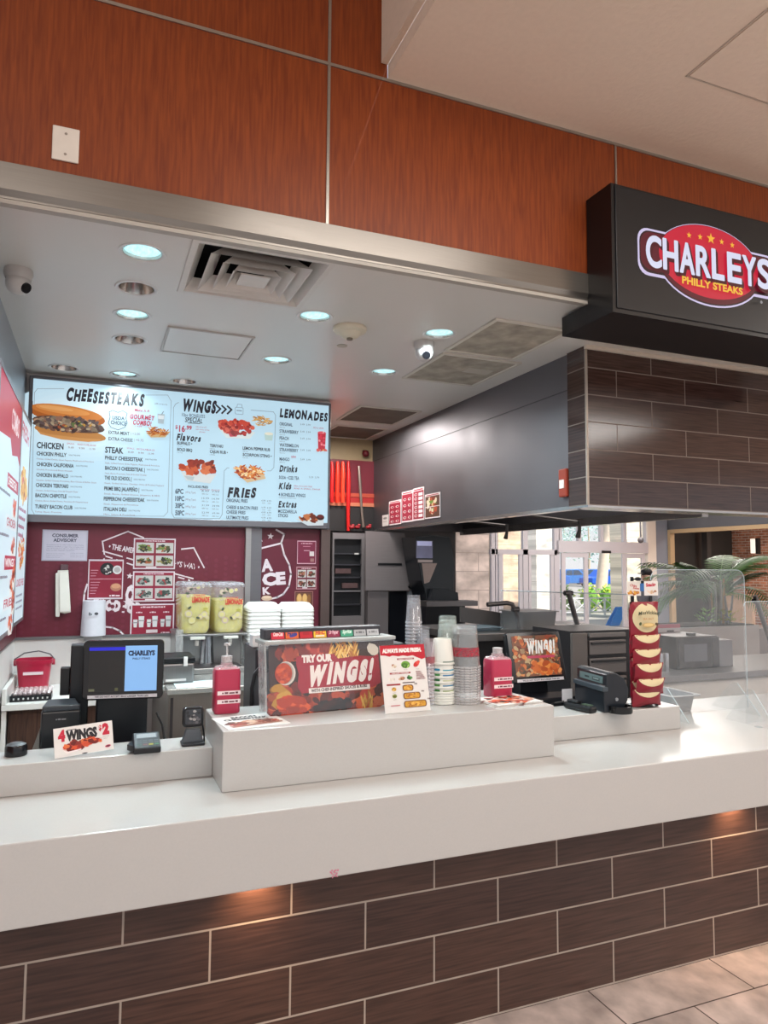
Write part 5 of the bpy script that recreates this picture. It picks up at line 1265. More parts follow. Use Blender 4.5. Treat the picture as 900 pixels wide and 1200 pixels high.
# --- ALWAYS MADE FRESH card
Oa, Ua, Va = Vector((.9766, 2.3962, 1.0612)), Vector((.9991, .0414, 0)).normalized(), Vector((-.02, .215, .975)).normalized()
wa, ha = .1823, .2404
cv = qcanvas(Oa, Ua, Va); cv.slab(0, 0, wa, ha, .002, '#dedad6')
cv.poly([(0, ha), (wa, ha), (wa, ha * .79), (wa * .92, ha * .77), (wa * .82, ha * .80), (wa * .72, ha * .835), (wa * .6, ha * .825), (wa * .5, ha * .84), (wa * .4, ha * .83), (wa * .26, ha * .845), (wa * .2, ha * .83), (wa * .1, ha * .85), (0, ha * .855)], '#b5152a')
cv.text('ALWAYS MADE FRESH.', wa * .05, ha * .89, ha * .055, wa * .88, '#f2e8e4', bold=.07)
cv.rect(wa * .36, ha * .775, wa * .74, ha * .80, '#8a3038'); cv.text('FRESH TOPPINGS', wa * .39, ha * .780, ha * .014, wa * .32, '#e8dcd8', bold=.03)
random.seed(40)
cv.heap(wa * .28, ha * .69, wa * .04, ha * .025, 14, .003, ['#c9b8a0', '#a8705a', '#e0d4c0'])
cv.ell(wa * .54, ha * .70, wa * .10, ha * .055, '#6a9a3a'); cv.heap(wa * .52, ha * .69, wa * .07, ha * .035, 14, .004, ['#4a7a2a', '#8ab84a', '#a8cc6a', '#3a6220'])
cv.ell(wa * .78, ha * .70, wa * .075, ha * .036, '#c02a2a', rot=.6); cv.ell(wa * .82, ha * .725, wa * .05, ha * .025, '#d84a40', rot=.6)
for (uu, s2) in ((.28, 'Onions'), (.53, 'Lettuce'), (.8, 'Tomato')): cv.text(s2, uu * wa, ha * .62, ha * .012, None, '#6a6460', align='c')
cv.rect(wa * .17, ha * .565, wa * .63, ha * .59, '#9a3a3c'); cv.text('GRILLED VEGGIES', wa * .21, ha * .571, ha * .014, wa * .38, '#e8dcd8', bold=.03)
cv.heap(wa * .2, ha * .49, wa * .06, ha * .02, 10, .0035, ['#d8d2c8', '#c9c2b8', '#e4dfd6']); cv.heap(wa * .42, ha * .50, wa * .06, ha * .022, 12, .0035, ['#b07a5a', '#8a5a48', '#c9a890']); cv.heap(wa * .61, ha * .51, wa * .05, ha * .025, 14, .0035, ['#3a7a34', '#5a9a4a', '#2a5a28'])
for i, s2 in enumerate(('FRESH', 'AND', 'GRILLED', 'TO ORDER', 'EVERY DAY')): cv.text(s2, wa * .75, ha * (.575 - .026 * i), ha * .016, wa * (.12 + .022 * i), '#8a4a4c', bold=.04)
cv.rect(wa * .08, ha * .40, wa * .38, ha * .425, '#9a3a3c'); cv.rect(wa * .43, ha * .425, wa * .70, ha * .44, '#5a4a48')
for (vv, c1, c2) in ((.345, '#c89a40', '#a87a30'), (.245, '#7a8a3a', '#5a4a28')): cv.ell(wa * .23, ha * vv, wa * .05, ha * .03, c1); cv.heap(wa * .23, ha * vv, wa * .03, ha * .018, 8, .0025, [c1, c2, '#e0c880']); cv.text('peppers', wa * .23, ha * (vv - .055), ha * .012, None, '#6a6460', align='c')
cv.rect(wa * .13, ha * .10, wa * .33, ha * .115, '#c27a80')
for (x0, x1, v0, v1) in ((.42, .66, .31, .40), (.42, .80, .19, .285), (.42, .92, .065, .165)):
    cv.poly(cv.rr(wa * x0, ha * v0, wa * x1, ha * v1, ha * .035), '#6a3c22'); cv.poly(cv.rr(wa * (x0 + .02), ha * (v0 + .008), wa * (x1 - .02), ha * (v1 - .012), ha * .03), '#c8922e'); 
    cv.heap(wa * (x0 + x1) / 2, ha * (v0 + v1) / 2, wa * (x1 - x0) * .36, ha * .026, 26, .003, ['#e0b050', '#b87a24', '#d89c3c', '#a86a2a'], 2.2)
    cv.text('9 in' if x1 > .9 else '6 in', wa * (x1 + .03), ha * (v1 + .0), ha * .02, wa * .06, '#4a2a2a', bold=.05)
tag(cv.build('standing_card'), 'white card headed ALWAYS MADE FRESH leaning on the wings display', 'card')

# --- cups
def cup_obj(name, prof, m_, smooth=40, rim=None):
    mb = MB()
    if rim: mb.lathe(prof[:4], (0, 0, 0), 28, rim); mb.lathe(prof[3:], (0, 0, 0), 28, m_)
    else: mb.lathe(prof, (0, 0, 0), 28, m_)
    o = mb.build(name, m_, None, loc=(0, 0, 0), smooth=smooth); return o
clearm = glass('#e4e6e6', .22, .06)
clear2 = glass('#dfe2e0', .34, .08)
ORDC = ['lowest', 'second', 'third', 'fourth', 'fifth', 'sixth', 'seventh', 'eighth', 'ninth', 'tenth', 'eleventh', 'twelfth', 'thirteenth', 'fourteenth', 'fifteenth', 'sixteenth', 'seventeenth', 'eighteenth', 'nineteenth', 'twentieth', 'twenty-first', 'twenty-second']
def stack(name, proto, px, zpx_base, Z0, n, step, lb, grp, Yp=None, lean=(0, 0), zs_=None):
    base = aZ(px, zpx_base, Z0)
    for i in range(n):
        o = proto if i == 0 else proto.copy()
        if i: C.objects.link(o)
        o.location = base + Vector((lean[0] * i, lean[1] * i, .001 + step * i))
        tag(o, lb % (ORDC[i] + (' from the bottom' if i else '')) if i < n - 1 else lb % 'topmost', 'cup', grp)
    return base
# big clear stack (upside down, rims at the base)
dpx = 2.72 / FPX
R_ = 19 * dpx * .99
k = cup_obj('clear_cup', [(R_ * .985, .0), (R_ * 1.03, .002), (R_ * 1.03, .006), (R_ * .985, .008), (R_ * .80, .160), (R_ * .76, .162), (R_ * .70, .158), (R_ * .0, .158)], glass('#e4e6e6', .07, .05), rim=glass('#e8e6e6', .40, .08))
nb = 15
bs = stack('clear_cup', k, 544.5, 823, ZK, nb, .0096, 'clear plastic cup, %s in the tall upside-down stack beside right pink bottle', 'clear cups in the big stack')
mb = MB(); mb.lathe([(R_ * .93, .068), (R_ * .90, .094)], bs + Vector((0, 0, .001 + .0096 * (nb - 1) + 0)), 28)
mb = MB()
for i in range(28):
    pass
band = MB(); band.lathe([(R_ * .9445, .045), (R_ * .900, .080)], Vector(bs) + Vector((0, 0, .0096 * (nb - 1) + .001)), 28)
o = band.build('printed_band', glass('#b03444', .62, .1, 'red_print'), bpy.data.objects['clear_cup.%03d' % (nb - 1)], smooth=True)
# second pale clear stack just behind-left
Rq = 13.5 * dpx
k2 = cup_obj('clear_cup', [(Rq * .99, 0), (Rq * 1.03, .003), (Rq * 1.03, .007), (Rq * .99, .009), (Rq * .78, .125), (Rq * .7, .128), (0, .126)], glass('#dfeae2', .16, .08), rim=glass('#e2ece4', .45, .1))
k2.name = 'tall_clear_cup'
b2 = aZ(533, 822, ZK); n2 = 13
for i in range(n2):
    o = k2 if i == 0 else k2.copy()
    if i: C.objects.link(o)
    o.location = (b2.x + .012, b2.y + .085, ZK + .001 + .0165 * i); tag(o, 'pale clear cup, %s in the stack between paper cups and big clear stack' % ((ORDC[i] + ' from bottom') if i < n2 - 1 else 'topmost'), 'cup', 'pale clear cups stack')
# paper cups
R3 = 14.5 * dpx
pm = mat('#dcdcd4', .5, noise=.02)
k3 = cup_obj('paper_cup', [(R3 * .97, 0), (R3 * 1.02, .002), (R3 * 1.02, .007), (R3 * .97, .009), (R3 * .74, .095), (R3 * .70, .097), (R3 * .68, .090), (0, .090)], pm)
b3 = aZ(518.5, 824, ZK); n3 = 10
def cup_print(root, R, col, z0, z1, a0, a1, name='print_band'):
    mb = MB(); n = 10; vs = []; fs = []
    for i in range(n + 1):
        a_ = a0 + (a1 - a0) * i / n
        for z in (z0, z1):
            r = R * (.97 - .23 * (z - .009) / .086) + .0006; vs.append((r * math.cos(a_), r * math.sin(a_), z))
    for i in range(n): fs.append((2 * i, 2 * i + 2, 2 * i + 3, 2 * i + 1))
    base = woff(root); mb.add([Vector(v) + base for v in vs], fs); return mb.build(name, ink(col), root, smooth=True)
for i in range(n3):
    o = k3 if i == 0 else k3.copy()
    if i: C.objects.link(o)
    o.location = (b3.x, b3.y, ZK + .001 + (.010 * min(i, 4) + .0195 * max(0, i - 4) + (.012 if i == n3 - 1 else 0)))
    tag(o, 'white paper cup, %s in the stack with green and blue prints' % ((ORDC[i] + ' from the bottom') if i < n3 - 1 else 'topmost'), 'cup', 'paper cups stack')
    if i >= 3:
        cup_print(o, R3, ['#1f6f96', '#8a9a6a', '#1f6f96', '#b8bc9a', '#2a70a0', '#3a90a8', '#7a8a80'][i - 3], .010, .0145, -2.0, -.6)
        if i < 9: cup_print(o, R3, ['#2a5a44', '#3a7a3a', '#4a8a3a', '#2a6a3a', '#4a8a4a', '#2a80a0'][i - 3], .010, .018, -2.9, -2.25, 'print_patch')
# tall clear sleeves behind the card
for (xp, yb_, ytop, Rp, lb, Yq, bandc) in ((484.5, 812, 694, 10, 'tallest clear column behind the card', 2.64, None), (496, 812, 728, 9, 'middle clear column behind the card', 2.58, None), (503, 816, 741, 8.5, 'short pink-tinted column by the card', 2.52, '#c04454')):
    b_ = aY(xp, yb_, Yq); b_.z = ZK; tp_ = aY(xp, ytop, Yq).z; R4 = Rp * dpx
    n4 = int((tp_ - ZK - .11) / .0135)
    pro = []
    kk = cup_obj('nested_cup', [(R4 * 1.0, 0), (R4 * 1.05, .002), (R4 * 1.05, .006), (R4 * 1.0, .008), (R4 * .76, .112), (0, .113)], glass('#d9dbe2', .12, .06) if bandc is None else glass('#dfcfd4', .16, .06), rim=glass('#e2e2e8', .42, .08))
    for i in range(n4):
        o = kk if i == 0 else kk.copy()
        if i: C.objects.link(o)
        o.location = (b_.x, b_.y, ZK + .001 + .0135 * i)
        tag(o, 'clear cup, %s in the %s' % ((ORDC[i] + ' from bottom') if i < n4 - 1 else 'topmost', lb), 'cup', 'cups in the ' + lb)
    if bandc:
        bd = MB(); bd.lathe([(R4 * .985, .02), (R4 * .93, .045)], Vector(o.location), 24); bd.build('printed_band', glass('#b83a4a', .5, .1, 'red_print'), o, smooth=True)

# --- pink sanitizer bottles
pink = mat('#b23350', .3, emit=.0, noise=.04)
def bottle(px0, px1, pyb, pyt, lb, pump, lines):
    b_ = aZ((px0 + px1) / 2, pyb, ZK)
    d_ = (Vector(b_) - CAM).dot(R2); s2 = d_ / FPX
    w = (px1 - px0) * s2 / 2; h = (pyb - pyt) * s2
    t = thing('sanitizer_bottle', lb, 'bottle', (b_.x, b_.y, ZK), 'pink bottles on the raised block')
    def rg(k, z, r=.014): return rrect(b_.x - w * k, b_.x + w * k, b_.y - w * k * .8, b_.y + w * k * .8, ZK + z, r * k, 4)
    m = MB(); loft(m, [rg(.93, .001), rg(1, .006), rg(1, h * .86), rg(.93, h * .93)], True, True); m.build('liquid', pink, t, smooth=40)
    m = MB(); loft(m, [rg(.935, h * .9302), rg(.80, h * .975), rg(.45, h * 1.0), rg(.42, h * 1.06)], False, True); m.build('shoulder', glass('#e8d4d8', .35, .05), t, smooth=40)
    m = MB(); m.lathe([(.014, 0), (.02, .001), (.02, .022), (.012, .024), (0, .024)], (b_.x, b_.y, ZK + h * 1.06 + .0005), 18); m.build('cap', glass('#d8d4d4', .5, .08), t, smooth=35)
    if pump:
        z = ZK + h * 1.06 + .0245
        m = MB(); m.tube([(b_.x, b_.y, z), (b_.x, b_.y, z + .038), (b_.x + .004, b_.y - .02, z + .042)], [.004, .004, .005], 10); m.lathe([(.011, .034), (.011, .044), (0, .045)], (b_.x, b_.y, z), 14); m.build('pump_head', glass('#e0dede', .5, .08), t, smooth=40)
    for v, s3 in lines:
        cv = Canvas((b_.x - w * .8, b_.y - w * .8 - .0006, ZK + h * v), X_, Z_, eps=2e-5); cv.lay = 2e-4
        cv.rect(0, 0, w * 1.78, h * .085, '#ead9da'); cv.marks(w * .35, h * .022, h * .04, w * 1.3, '#6a3a46'); cv.build('label_strip', t)
bottle(249.5, 279.5, 834.5, 780, 'pink pump bottle with white label strips at left end of raised block', True, ((.40, 'RED WATER'), (.22, 'SANITIZER')))
bottle(569, 597.5, 816, 769, 'pink bottle without pump beside the right touchscreen', False, ((.42, 'RED WATER'), (.24, 'SANITIZER')))

# --- flyers
fa = [aZ(x, y, ZK) for x, y in ((263, 856.5), (329, 848.5), (300, 834), (238, 838))]
def flyer(pts, lb, draw, bg='#dcd8d4', z=ZK):
    O = Vector((pts[0].x, pts[0].y, z + .0012)); U_ = (pts[1] - pts[0]); U_.z = 0; w = U_.length; U_.normalize(); V_ = Z_.cross(U_)
    h = (Vector(pts[3]) - Vector(pts[0])).dot(V_)
    cv = Canvas(O, U_, V_, eps=1.5e-5); cv.lay = 6e-4; cv.slab(0, 0, w, h, .001, bg); draw(cv, w, h); return tag(cv.build('flyer'), lb, 'flyer')
def dfl(cv, w, h):
    random.seed(8)
    cv.text('BACON', w * .28, h * .80, h * .11, w * .42, '#2a2a30', bold=.07); cv.text('CHEESESTEAK', w * .12, h * .64, h * .11, w * .74, '#2a2a30', bold=.07)
    cv.heap(w * .5, h * .34, w * .42, h * .16, 70, h * .05, ['#8a4a3a', '#a8604c', '#6a3a30', '#c08a70', '#b0302a', '#d8b8a0', '#5a3a34'], 1.8); cv.rect(w * .55, h * .52, w * .82, h * .58, '#6a5a50')
    cv.poly([(w * .06, h * .2), (w * .95, h * .26), (w * .93, h * .16), (w * .1, h * .08)], '#9a6a5a')
fa0 = [Vector((.415, 2.345, ZK)), Vector((.625, 2.375, ZK)), None, Vector((.39, 2.535, ZK))]
flyer([fa0[0], fa0[1], None, fa0[3]], 'white cheesesteak flyer lying at the left end of the raised block', dfl)
def dfl2(cv, w, h):
    random.seed(9); cv.heap(w * .5, h * .5, w * .46, h * .44, 110, h * .07, WINGP + ['#d8b0a0', '#c9a08a', '#2a2420', '#e0c8b8'], 1.5)
f1 = aZ(602, 829.5, ZK)
for i, lb in enumerate(('bottom wings flyer in the small pile on the raised block right end', 'middle wings flyer in the small pile on the raised block right end', 'top wings flyer in the small pile on the raised block right end')):
    a_ = Vector((1.405 + .006 * i, 2.352 + .004 * i, 0)); flyer([a_, a_ + Vector((.215, .02, 0)), None, a_ + Vector((-.015, .16, 0))], lb, dfl2, z=ZK + .0032 * i)

# --- POS terminals
def pos(O, U_, V_, w, h, lb, side, px_):
    N_ = U_.cross(V_)
    cxw = O + U_ * w / 2
    t = thing('touchscreen_till', lb, 'till', (cxw.x, cxw.y + .08, ZT))
    m = MB(); 
    def P(u, v, n): return O + U_ * u + V_ * v + N_ * n
    r = .016; pts = []
    for (cx_, cy_, a0) in ((w - r, h - r, 0), (r, h - r, 90), (r, r, 180), (w - r, r, 270)):
        for i in range(6):
            a_ = math.radians(a0 + 90 * i / 5); pts.append((cx_ + r * math.cos(a_), cy_ + r * math.sin(a_)))
    n = len(pts); m.add([P(a, b, 0) for a, b in pts] + [P(a, b, -.03) for a, b in pts], [(i, (i + 1) % n, n + (i + 1) % n, n + i) for i in range(n)] + [tuple(range(n)), tuple(range(n, 2 * n))])
    m.build('monitor', blackg, t, bevel=.004)
    m = MB(); m.frame(O, U_, V_, N_, w * .2, w * .8, h * .15, h * .8, -.075, -.0305); m.build('rear_housing', black, t, bevel=.01)
    return t, N_
Ul = Vector((.9866, -.1633, 0)).normalized(); Vl = Vector((0, 0.02, 1)).normalized()
Ol = Vector((-.0294, 2.8733, 1.088))
t, N_ = pos(Ol, Ul, Vl, .284, .217, 'black touchscreen till with blue and dark screen at left', 0, None)
cv = Canvas(Ol, Ul, Vl, True, eps=2e-5); cv.lay = 8e-4
w, h = .284, .217
cv.rect(w * .075, h * .14, w * .52, h * .89, '#22201f'); cv.rect(w * .075, h * .83, w * .52, h * .885, '#2a2ad8'); cv.rect(w * .075, h * .89, w * .52, h * .91, '#24243a')
cv.rect(w * .52, h * .14, w * .92, h * .905, '#8fc0f6'); cv.text('CHARLEYS', w * .555, h * .74, h * .075, w * .335, '#1c2a4a', bold=.06); cv.text('PHILLY STEAKS', w * .61, h * .67, h * .03, w * .22, '#2a3a5e', bold=.03)
cv.rect(w * .08, h * .15, w * .15, h * .19, '#6a6a52'); cv.rect(w * .40, h * .15, w * .44, h * .20, '#5a5a3a')
cv.rect(w * .3, h * .3, w * .5, h * .7, '#242120'); cv.build('screen', t)
cv = Canvas(Ol, Ul, Vl, eps=2e-5); cv.lay = 1e-3; cv.rect(w * .07, h * .03, w * .93, h * .085, '#cfcdd2'); cv.text('WE DO NOT ACCEPT BILLS LARGER THAN $20', w * .16, h * .042, h * .03, w * .66, '#3a3a44', bold=.03); cv.build('label_strip', t)
m = MB(); bx0_, bx1_ = aY(112, 840, 2.92).x, aY(172, 840, 2.92).x
m.prism([(2.90, ZT + .001), (2.90, 1.10), (2.94, 1.15), (3.02, 1.15), (3.04, ZT + .001)], 'X', bx0_, bx1_); m.build('stand', mat('#0e1016', .3), t, bevel=.006)
m = MB(); m.box(aY(106, 850, 2.82).x, aY(186, 850, 2.82).x, 2.80, 2.899, ZT + .001, ZT + .05); m.build('base', mat('#101218', .35), t, bevel=.006)
pb = aY(88, 800, 2.99)
m = MB(); m.box(aY(82, 800, 2.99).x, aY(104, 800, 2.99).x, 2.96, 3.04, ZT + .051 + .0, aY(90, 756, 2.97).z); m.build('rear_pillar', mat('#15191e', .3), t, bevel=.004)
m = MB(); m.box(aY(70.5, 800, 2.99).x, aY(81.8, 800, 2.99).x, 2.98, 3.03, aY(75, 815, 2.98).z, aY(75, 783, 2.98).z); m.build('card_slot', mat('#0d1014', .3), t, bevel=.003)

Or_, Ur, Vr = Vector((1.7875, 2.8447, 1.053)), Vector((.9994, .035, 0.0)).normalized(), Vector((-.0145, .23, .9731)).normalized()
w, h = .3052, .2335
t, N_ = pos(Or_, Ur, Vr, w, h, 'black tilted touchscreen till showing a WINGS picture at right', 1, None)
cv = Canvas(Or_, Ur, Vr, True, eps=2e-5); cv.lay = 8e-4
cv.rect(w * .08, h * .12, w * .92, h * .92, '#7a4a34'); random.seed(77)
for i in range(170):
    cv.blob(random.uniform(w * .10, w * .90), random.uniform(h * .15, h * .89), .014, .010, random.choice(['#8a3a22', '#b0562e', '#6a4a34', '#c8703c', '#9a7a5a', '#4a3a2a', '#b89a70', '#d88a50', '#6a2a1a']), n=8, rot=random.uniform(-1, 1))
cv.heap(w * .58, h * .27, w * .26, h * .10, 40, .012, ['#c8642c', '#a84a20', '#d8803c', '#b85a28'])
cv.text('TRY OUR', w * .3, h * .80, h * .06, w * .2, '#d8d0c8', bold=.05); cv.text('WINGS!', w * .33, h * .58, h * .22, w * .52, '#e4e0da', bold=.08, shear=.12, jit=.05)
cv.rect(w * .32, h * .47, w * .83, h * .52, '#b8405a'); cv.build('screen', t)
cv = Canvas(Or_, Ur, Vr, eps=2e-5); cv.lay = 1e-3; cv.rect(w * .08, h * .015, w * .94, h * .075, '#cfcdd2'); cv.text('WE DO NOT ACCEPT BILLS LARGER THAN $20', w * .18, h * .03, h * .03, w * .68, '#3a3a44', bold=.03); cv.build('label_strip', t)
m = MB(); m.prism([(2.90, ZT + .001), (2.905, 1.04), (2.97, 1.16), (3.03, 1.14), (3.04, ZT + .001)], 'X', 1.86, 2.02); m.build('stand', mat('#0e1016', .3), t, bevel=.006)
m = MB(); m.box(1.72, 2.24, 2.76, 2.899, ZT + .001, ZT + .125); m.build('base', mat('#101218', .35), t, bevel=.006)
m = MB(); a_ = aY(659, 826, 2.7575); m.box(a_.x, a_.x + .055, 2.757, 2.7595, a_.z + .01, a_.z + .07); m.build('white_paper', mat('#d5d6da', .5), t)
m = MB(); a_ = aY(611, 812, 2.72); m.lathe([(0, 0), (.018, 0), (.018, .05), (.012, .055), (0, .055)], (a_.x, 2.735, ZT + .001 + .0), 16); tag(m.build('grey_cap_bottle', mat('#5a6066', .3), smooth=40), 'small grey bottle at foot of the right touchscreen', 'bottle')

# receipt printer at left
Yp_ = 2.80
x0, x1, z0, z1 = bx(46, 832, 94, 882, Yp_)
t = thing('receipt_printer', 'black square receipt printer behind the 4 WINGS card', 'printer', ((x0 + x1) / 2, Yp_ + .08, ZT))
m = MB(); m.prism([(Yp_, ZT + .001), (Yp_, z1 + .0), (Yp_ + .14, z1 + .0), (Yp_ + .14, ZT + .001)], 'X', x0, x1); m.build('printer_body', mat('#17191d', .3), t, bevel=.006)
m = MB(); m.prism([(x0 + .003, Yp_ + .0), (x1 - .003, Yp_ + .0), (x1 - .02, Yp_ + .14), (x0 + .015, Yp_ + .14)], 'Z', z1 + .0005, z1 + .02); m.build('paper_cover', mat('#33383e', .35), t, bevel=.004)
cv = Canvas((x0, Yp_ - .0006, z1 - .03), X_, Z_, eps=2e-5); cv.lay = 2e-4; cv.marks((x1 - x0) * .38, 0, .005, .035, '#8a8c90'); cv.build('maker_mark', t)
m = MB(); m.prism([(x0 - .045, ZT + .001), (x0 - .002, ZT + .001), (x0 - .002, ZT + .14)], 'Y', Yp_ + .01, Yp_ + .05); m.build('paper_guide', mat('#7a7874', .4, .3), t)
# round puck
pc = aZ(20, 881.5, ZS); t = thing('bell_puck', 'round black puck with grey top at left end of the ledge', 'puck', (pc.x, 2.645, ZS))
c_ = (pc.x, 2.645, ZS + .0005); r_ = 10.5 * 2.65 / FPX
m = MB(); m.lathe([(0, 0), (r_, .0), (r_ * 1.02, .004), (r_, .026), (r_ * .9, .034)], c_, 28); m.build('puck_body', mat('#141519', .25), t, smooth=40)
m = MB(); m.lathe([(r_ * .9, .0342), (r_ * .6, .039), (0, .041)], c_, 28); m.build('puck_top', mat('#54585c', .3), t, smooth=True)
# 4 WINGS card
O4, U4 = Vector((-.0987, 2.5475, ZS + .001)), Vector((.985, .148, .052)).normalized()
V4 = Vector((-.0957, .2764, .9563)); V4 = (V4 - U4 * V4.dot(U4)).normalized()
w, h = .1794, .0924
cv = qcanvas(O4, U4, V4); cv.slab(0, 0, w, h, .0015, '#e0dcd8')
cv.text('4', w * .07, h * .56, h * .32, w * .12, '#c01c38', bold=.09); cv.text('WINGS', w * .20, h * .54, h * .30, w * .53, '#221e22', bold=.07); cv.rect(w * .22, h * .87, w * .38, h * .90, '#6a6468')
cv.text('$', w * .76, h * .72, h * .17, w * .05, '#c01c38', bold=.05); cv.text('2', w * .82, h * .58, h * .32, w * .12, '#c01c38', bold=.09)
cv.text('LIMITED TIME', w * .82, h * .46, h * .03, w * .11, '#9a8a8c'); cv.text('ONLY', w * .83, h * .40, h * .03, w * .07, '#9a8a8c')
cv.poly([(w * .13, h * .28), (w * .2, h * .12), (w * .56, h * .22), (w * .82, h * .44), (w * .7, h * .5)], '#d8b8b0'); random.seed(4)
cv.heap(w * .33, h * .3, w * .16, h * .09, 30, h * .07, WINGP, 1.6); cv.heap(w * .6, h * .38, w * .17, h * .09, 30, h * .06, WINGP, 1.8); cv.heap(w * .36, h * .43, w * .09, h * .05, 10, h * .06, ['#8a2a20', '#a8382a', '#6a1c16'])
cv.poly([(w * .13, h * .26), (w * .2, h * .10), (w * .45, h * .16), (w * .44, h * .20), (w * .22, h * .16)], '#efe4e0')
cv.ell(w * .90, h * .14, w * .05, h * .045, '#c0405a', rot=.1); cv.ell(w * .9, h * .14, w * .035, h * .02, '#4a2a3a'); cv.ell(w * .5, h * .025, w * .05, h * .02, '#22242a')
tag(cv.build('standing_card'), 'small white 4 WINGS $2 card leaning on the left ledge', 'card')
# PIN pad
pc = aZ(172.5, 884, ZS); t = thing('pin_pad', 'small black card payment keypad on the left ledge front edge', 'card reader', (pc.x, pc.y + .05, ZS))
pw = 14 * 2.6 / FPX
m = MB(); m.prism([(pc.y, ZS + .001), (pc.y, ZS + .022), (pc.y + .09, ZS + .052), (pc.y + .10, ZS + .048), (pc.y + .10, ZS + .001)], 'X', pc.x - pw, pc.x + pw); m.build('pad_body', mat('#16181c', .3), t, bevel=.005)
sV = Vector((0, .09, .030)).normalized(); Ok = Vector((pc.x - pw * .8, pc.y + .008, ZS + .0255))
cv = Canvas(Ok, X_, sV, eps=2e-5); cv.lay = 6e-4; cv.rect(0, .045, pw * 1.6, .078, '#4a4e54'); cv.rect(.004, .05, pw * 1.6 - .004, .074, '#8a9094')
for r in range(3):
    for c in range(4): cv.rect(.004 + c * .018, .004 + r * .012, .018 + c * .018, .012 + r * .012, ['#3a4a44', '#6a3a3a', '#a8a03a', '#3a6a4a'][c] if r == 0 else '#4a5054')
cv.build('keys', t)
m = MB(); m.prism([(pc.x - pw - .018, pc.y + .03), (pc.x - pw - .0005, pc.y + .0), (pc.x - pw - .0005, pc.y + .08)], 'Z', ZS + .012, ZS + .03); m.build('side_clip', black, t)
# scanner
pc = aZ(224, 874, ZS); t = thing('barcode_scanner', 'black scanner with square glossy head on a small stand', 'scanner', (pc.x, pc.y + .03, ZS))
ys_ = pc.y
x0, x1, z0, z1 = bx(214, 828, 239, 853, ys_ + .02)
Os = Vector((x0, ys_ + .02, z0)); 
m = MB(); r = .012; pts = []
for (cx_, cy_, a0) in ((x1 - r, z1 - r, 0), (x0 + r, z1 - r, 90), (x0 + r, z0 + r, 180), (x1 - r, z0 + r, 270)):
    for i in range(5):
        a_ = math.radians(a0 + 90 * i / 4); pts.append((cx_ + r * math.cos(a_), cy_ + r * math.sin(a_)))
m.prism(pts, 'Y', ys_ + .02, ys_ + .045); m.build('scanner_head', mat('#15171b', .25), t, bevel=.004)
cv = Canvas((x0, ys_ + .0195, z0), X_, Z_, eps=2e-5); cv.lay = 4e-4; ww, hh_ = x1 - x0, z1 - z0
cv.poly(cv.rr(ww * .12, hh_ * .14, ww * .88, hh_ * .9, .006), '#3c4046'); random.seed(3)
for i in range(18): cv.blob(random.uniform(ww * .2, ww * .8), random.uniform(hh_ * .2, hh_ * .82), .006, .005, random.choice(['#a9a6a4', '#6a6a6e', '#2a2c30', '#c9c4c0', '#4a4a4e']))
cv.build('scan_window', t)
m = MB(); a0, a1, a2, a3 = [aY(x, y, ys_ + .03) for x, y in ((218, 853.5), (234, 853.5), (237, 866), (213, 868))]
m.prism([(a0.x, a0.z), (a1.x, a1.z), (a2.x, a2.z), (a2.x, ZS + .001), (a3.x, ZS + .001), (a3.x, a3.z)], 'Y', ys_ + .012, ys_ + .04); m.build('stand', mat('#565c62', .35), t, bevel=.003)
m = MB(); m.box(a3.x - .003, a2.x + .004, ys_ - .01, ys_ + .055, ZS + .001, ZS + .010); m.build('stand_foot', mat('#2a2d31', .35), t, bevel=.003)
m = MB(); q = aY(240, 862, ys_ + .03); m.tube([(x1 - .005, ys_ + .047, z0 + .03), (x1 + .006, ys_ + .055, q.z + .01), (x1 + .007, ys_ + .04, q.z - .02), (x1 - .004, ys_ + .025, q.z - .034), (x1 - .018, ys_ + .03, q.z - .022), (a2.x - .004, ys_ + .048, ZS + .04)], .003, 8); m.build('cable', black, t, smooth=True)

# white cup lying & cables behind
pc = aY(185, 851, 2.78)
m = MB(); m.lathe([(.03, 0), (.032, .002), (.026, .07), (0, .07)], (0, 0, 0), 20); o = m.build('white_cup', mat('#cfcac4', .4), loc=(0, 0, 0), smooth=40)
o.rotation_euler = (0, math.radians(90), .2); o.location = (pc.x - .03, 2.765, ZT + .034); tag(o, 'small white cup lying behind the card keypad', 'cup')
m = MB(); m.tube([(pc.x - .0, 2.86, ZT + .16), (pc.x + .02, 2.83, ZT + .12), (pc.x + .03, 2.80, ZT + .05), (pc.x + .08, 2.79, ZT + .006), (pc.x + .16, 2.78, ZT + .006)], .004, 8); tag(m.build('black_cable', black, smooth=True), 'black cable running down behind the card keypad', 'cable')

# label dispenser at right
ZS2 = ZS + .003
Yl = 2.56
x0, x1, z0, z1 = bx(674, 795, 712, 835, Yl)
t = thing('label_printer', 'black label printer with grey display strip and rounded side, on right ledge', 'printer', ((x0 + x1) / 2, Yl + .07, ZS2))
P4 = lambda x, y, Y: aY(x, y, Y)
fl_, frr = aZ(673.5, 823.5, ZS2), aZ(708, 836, ZS2)
Uv = Vector((frr.x - fl_.x, frr.y - fl_.y, 0)); wl = Uv.length; Uv.normalize(); Bv = Vector((-Uv.y, Uv.x, 0))
Ob = Vector((fl_.x, fl_.y, ZS2 + .001)); zt1 = .150
side = [(0, 0), (0, .105), (.012, .11), (.012, .158), (.03, .168), (.06, .165), (.098, .145), (.122, .095), (.115, .045), (.085, .0)]
m = MB(); n = len(side)
vs = [Ob + Bv * a + Z_ * b for a, b in side] + [Ob + Uv * wl + Bv * a + Z_ * b for a, b in side]
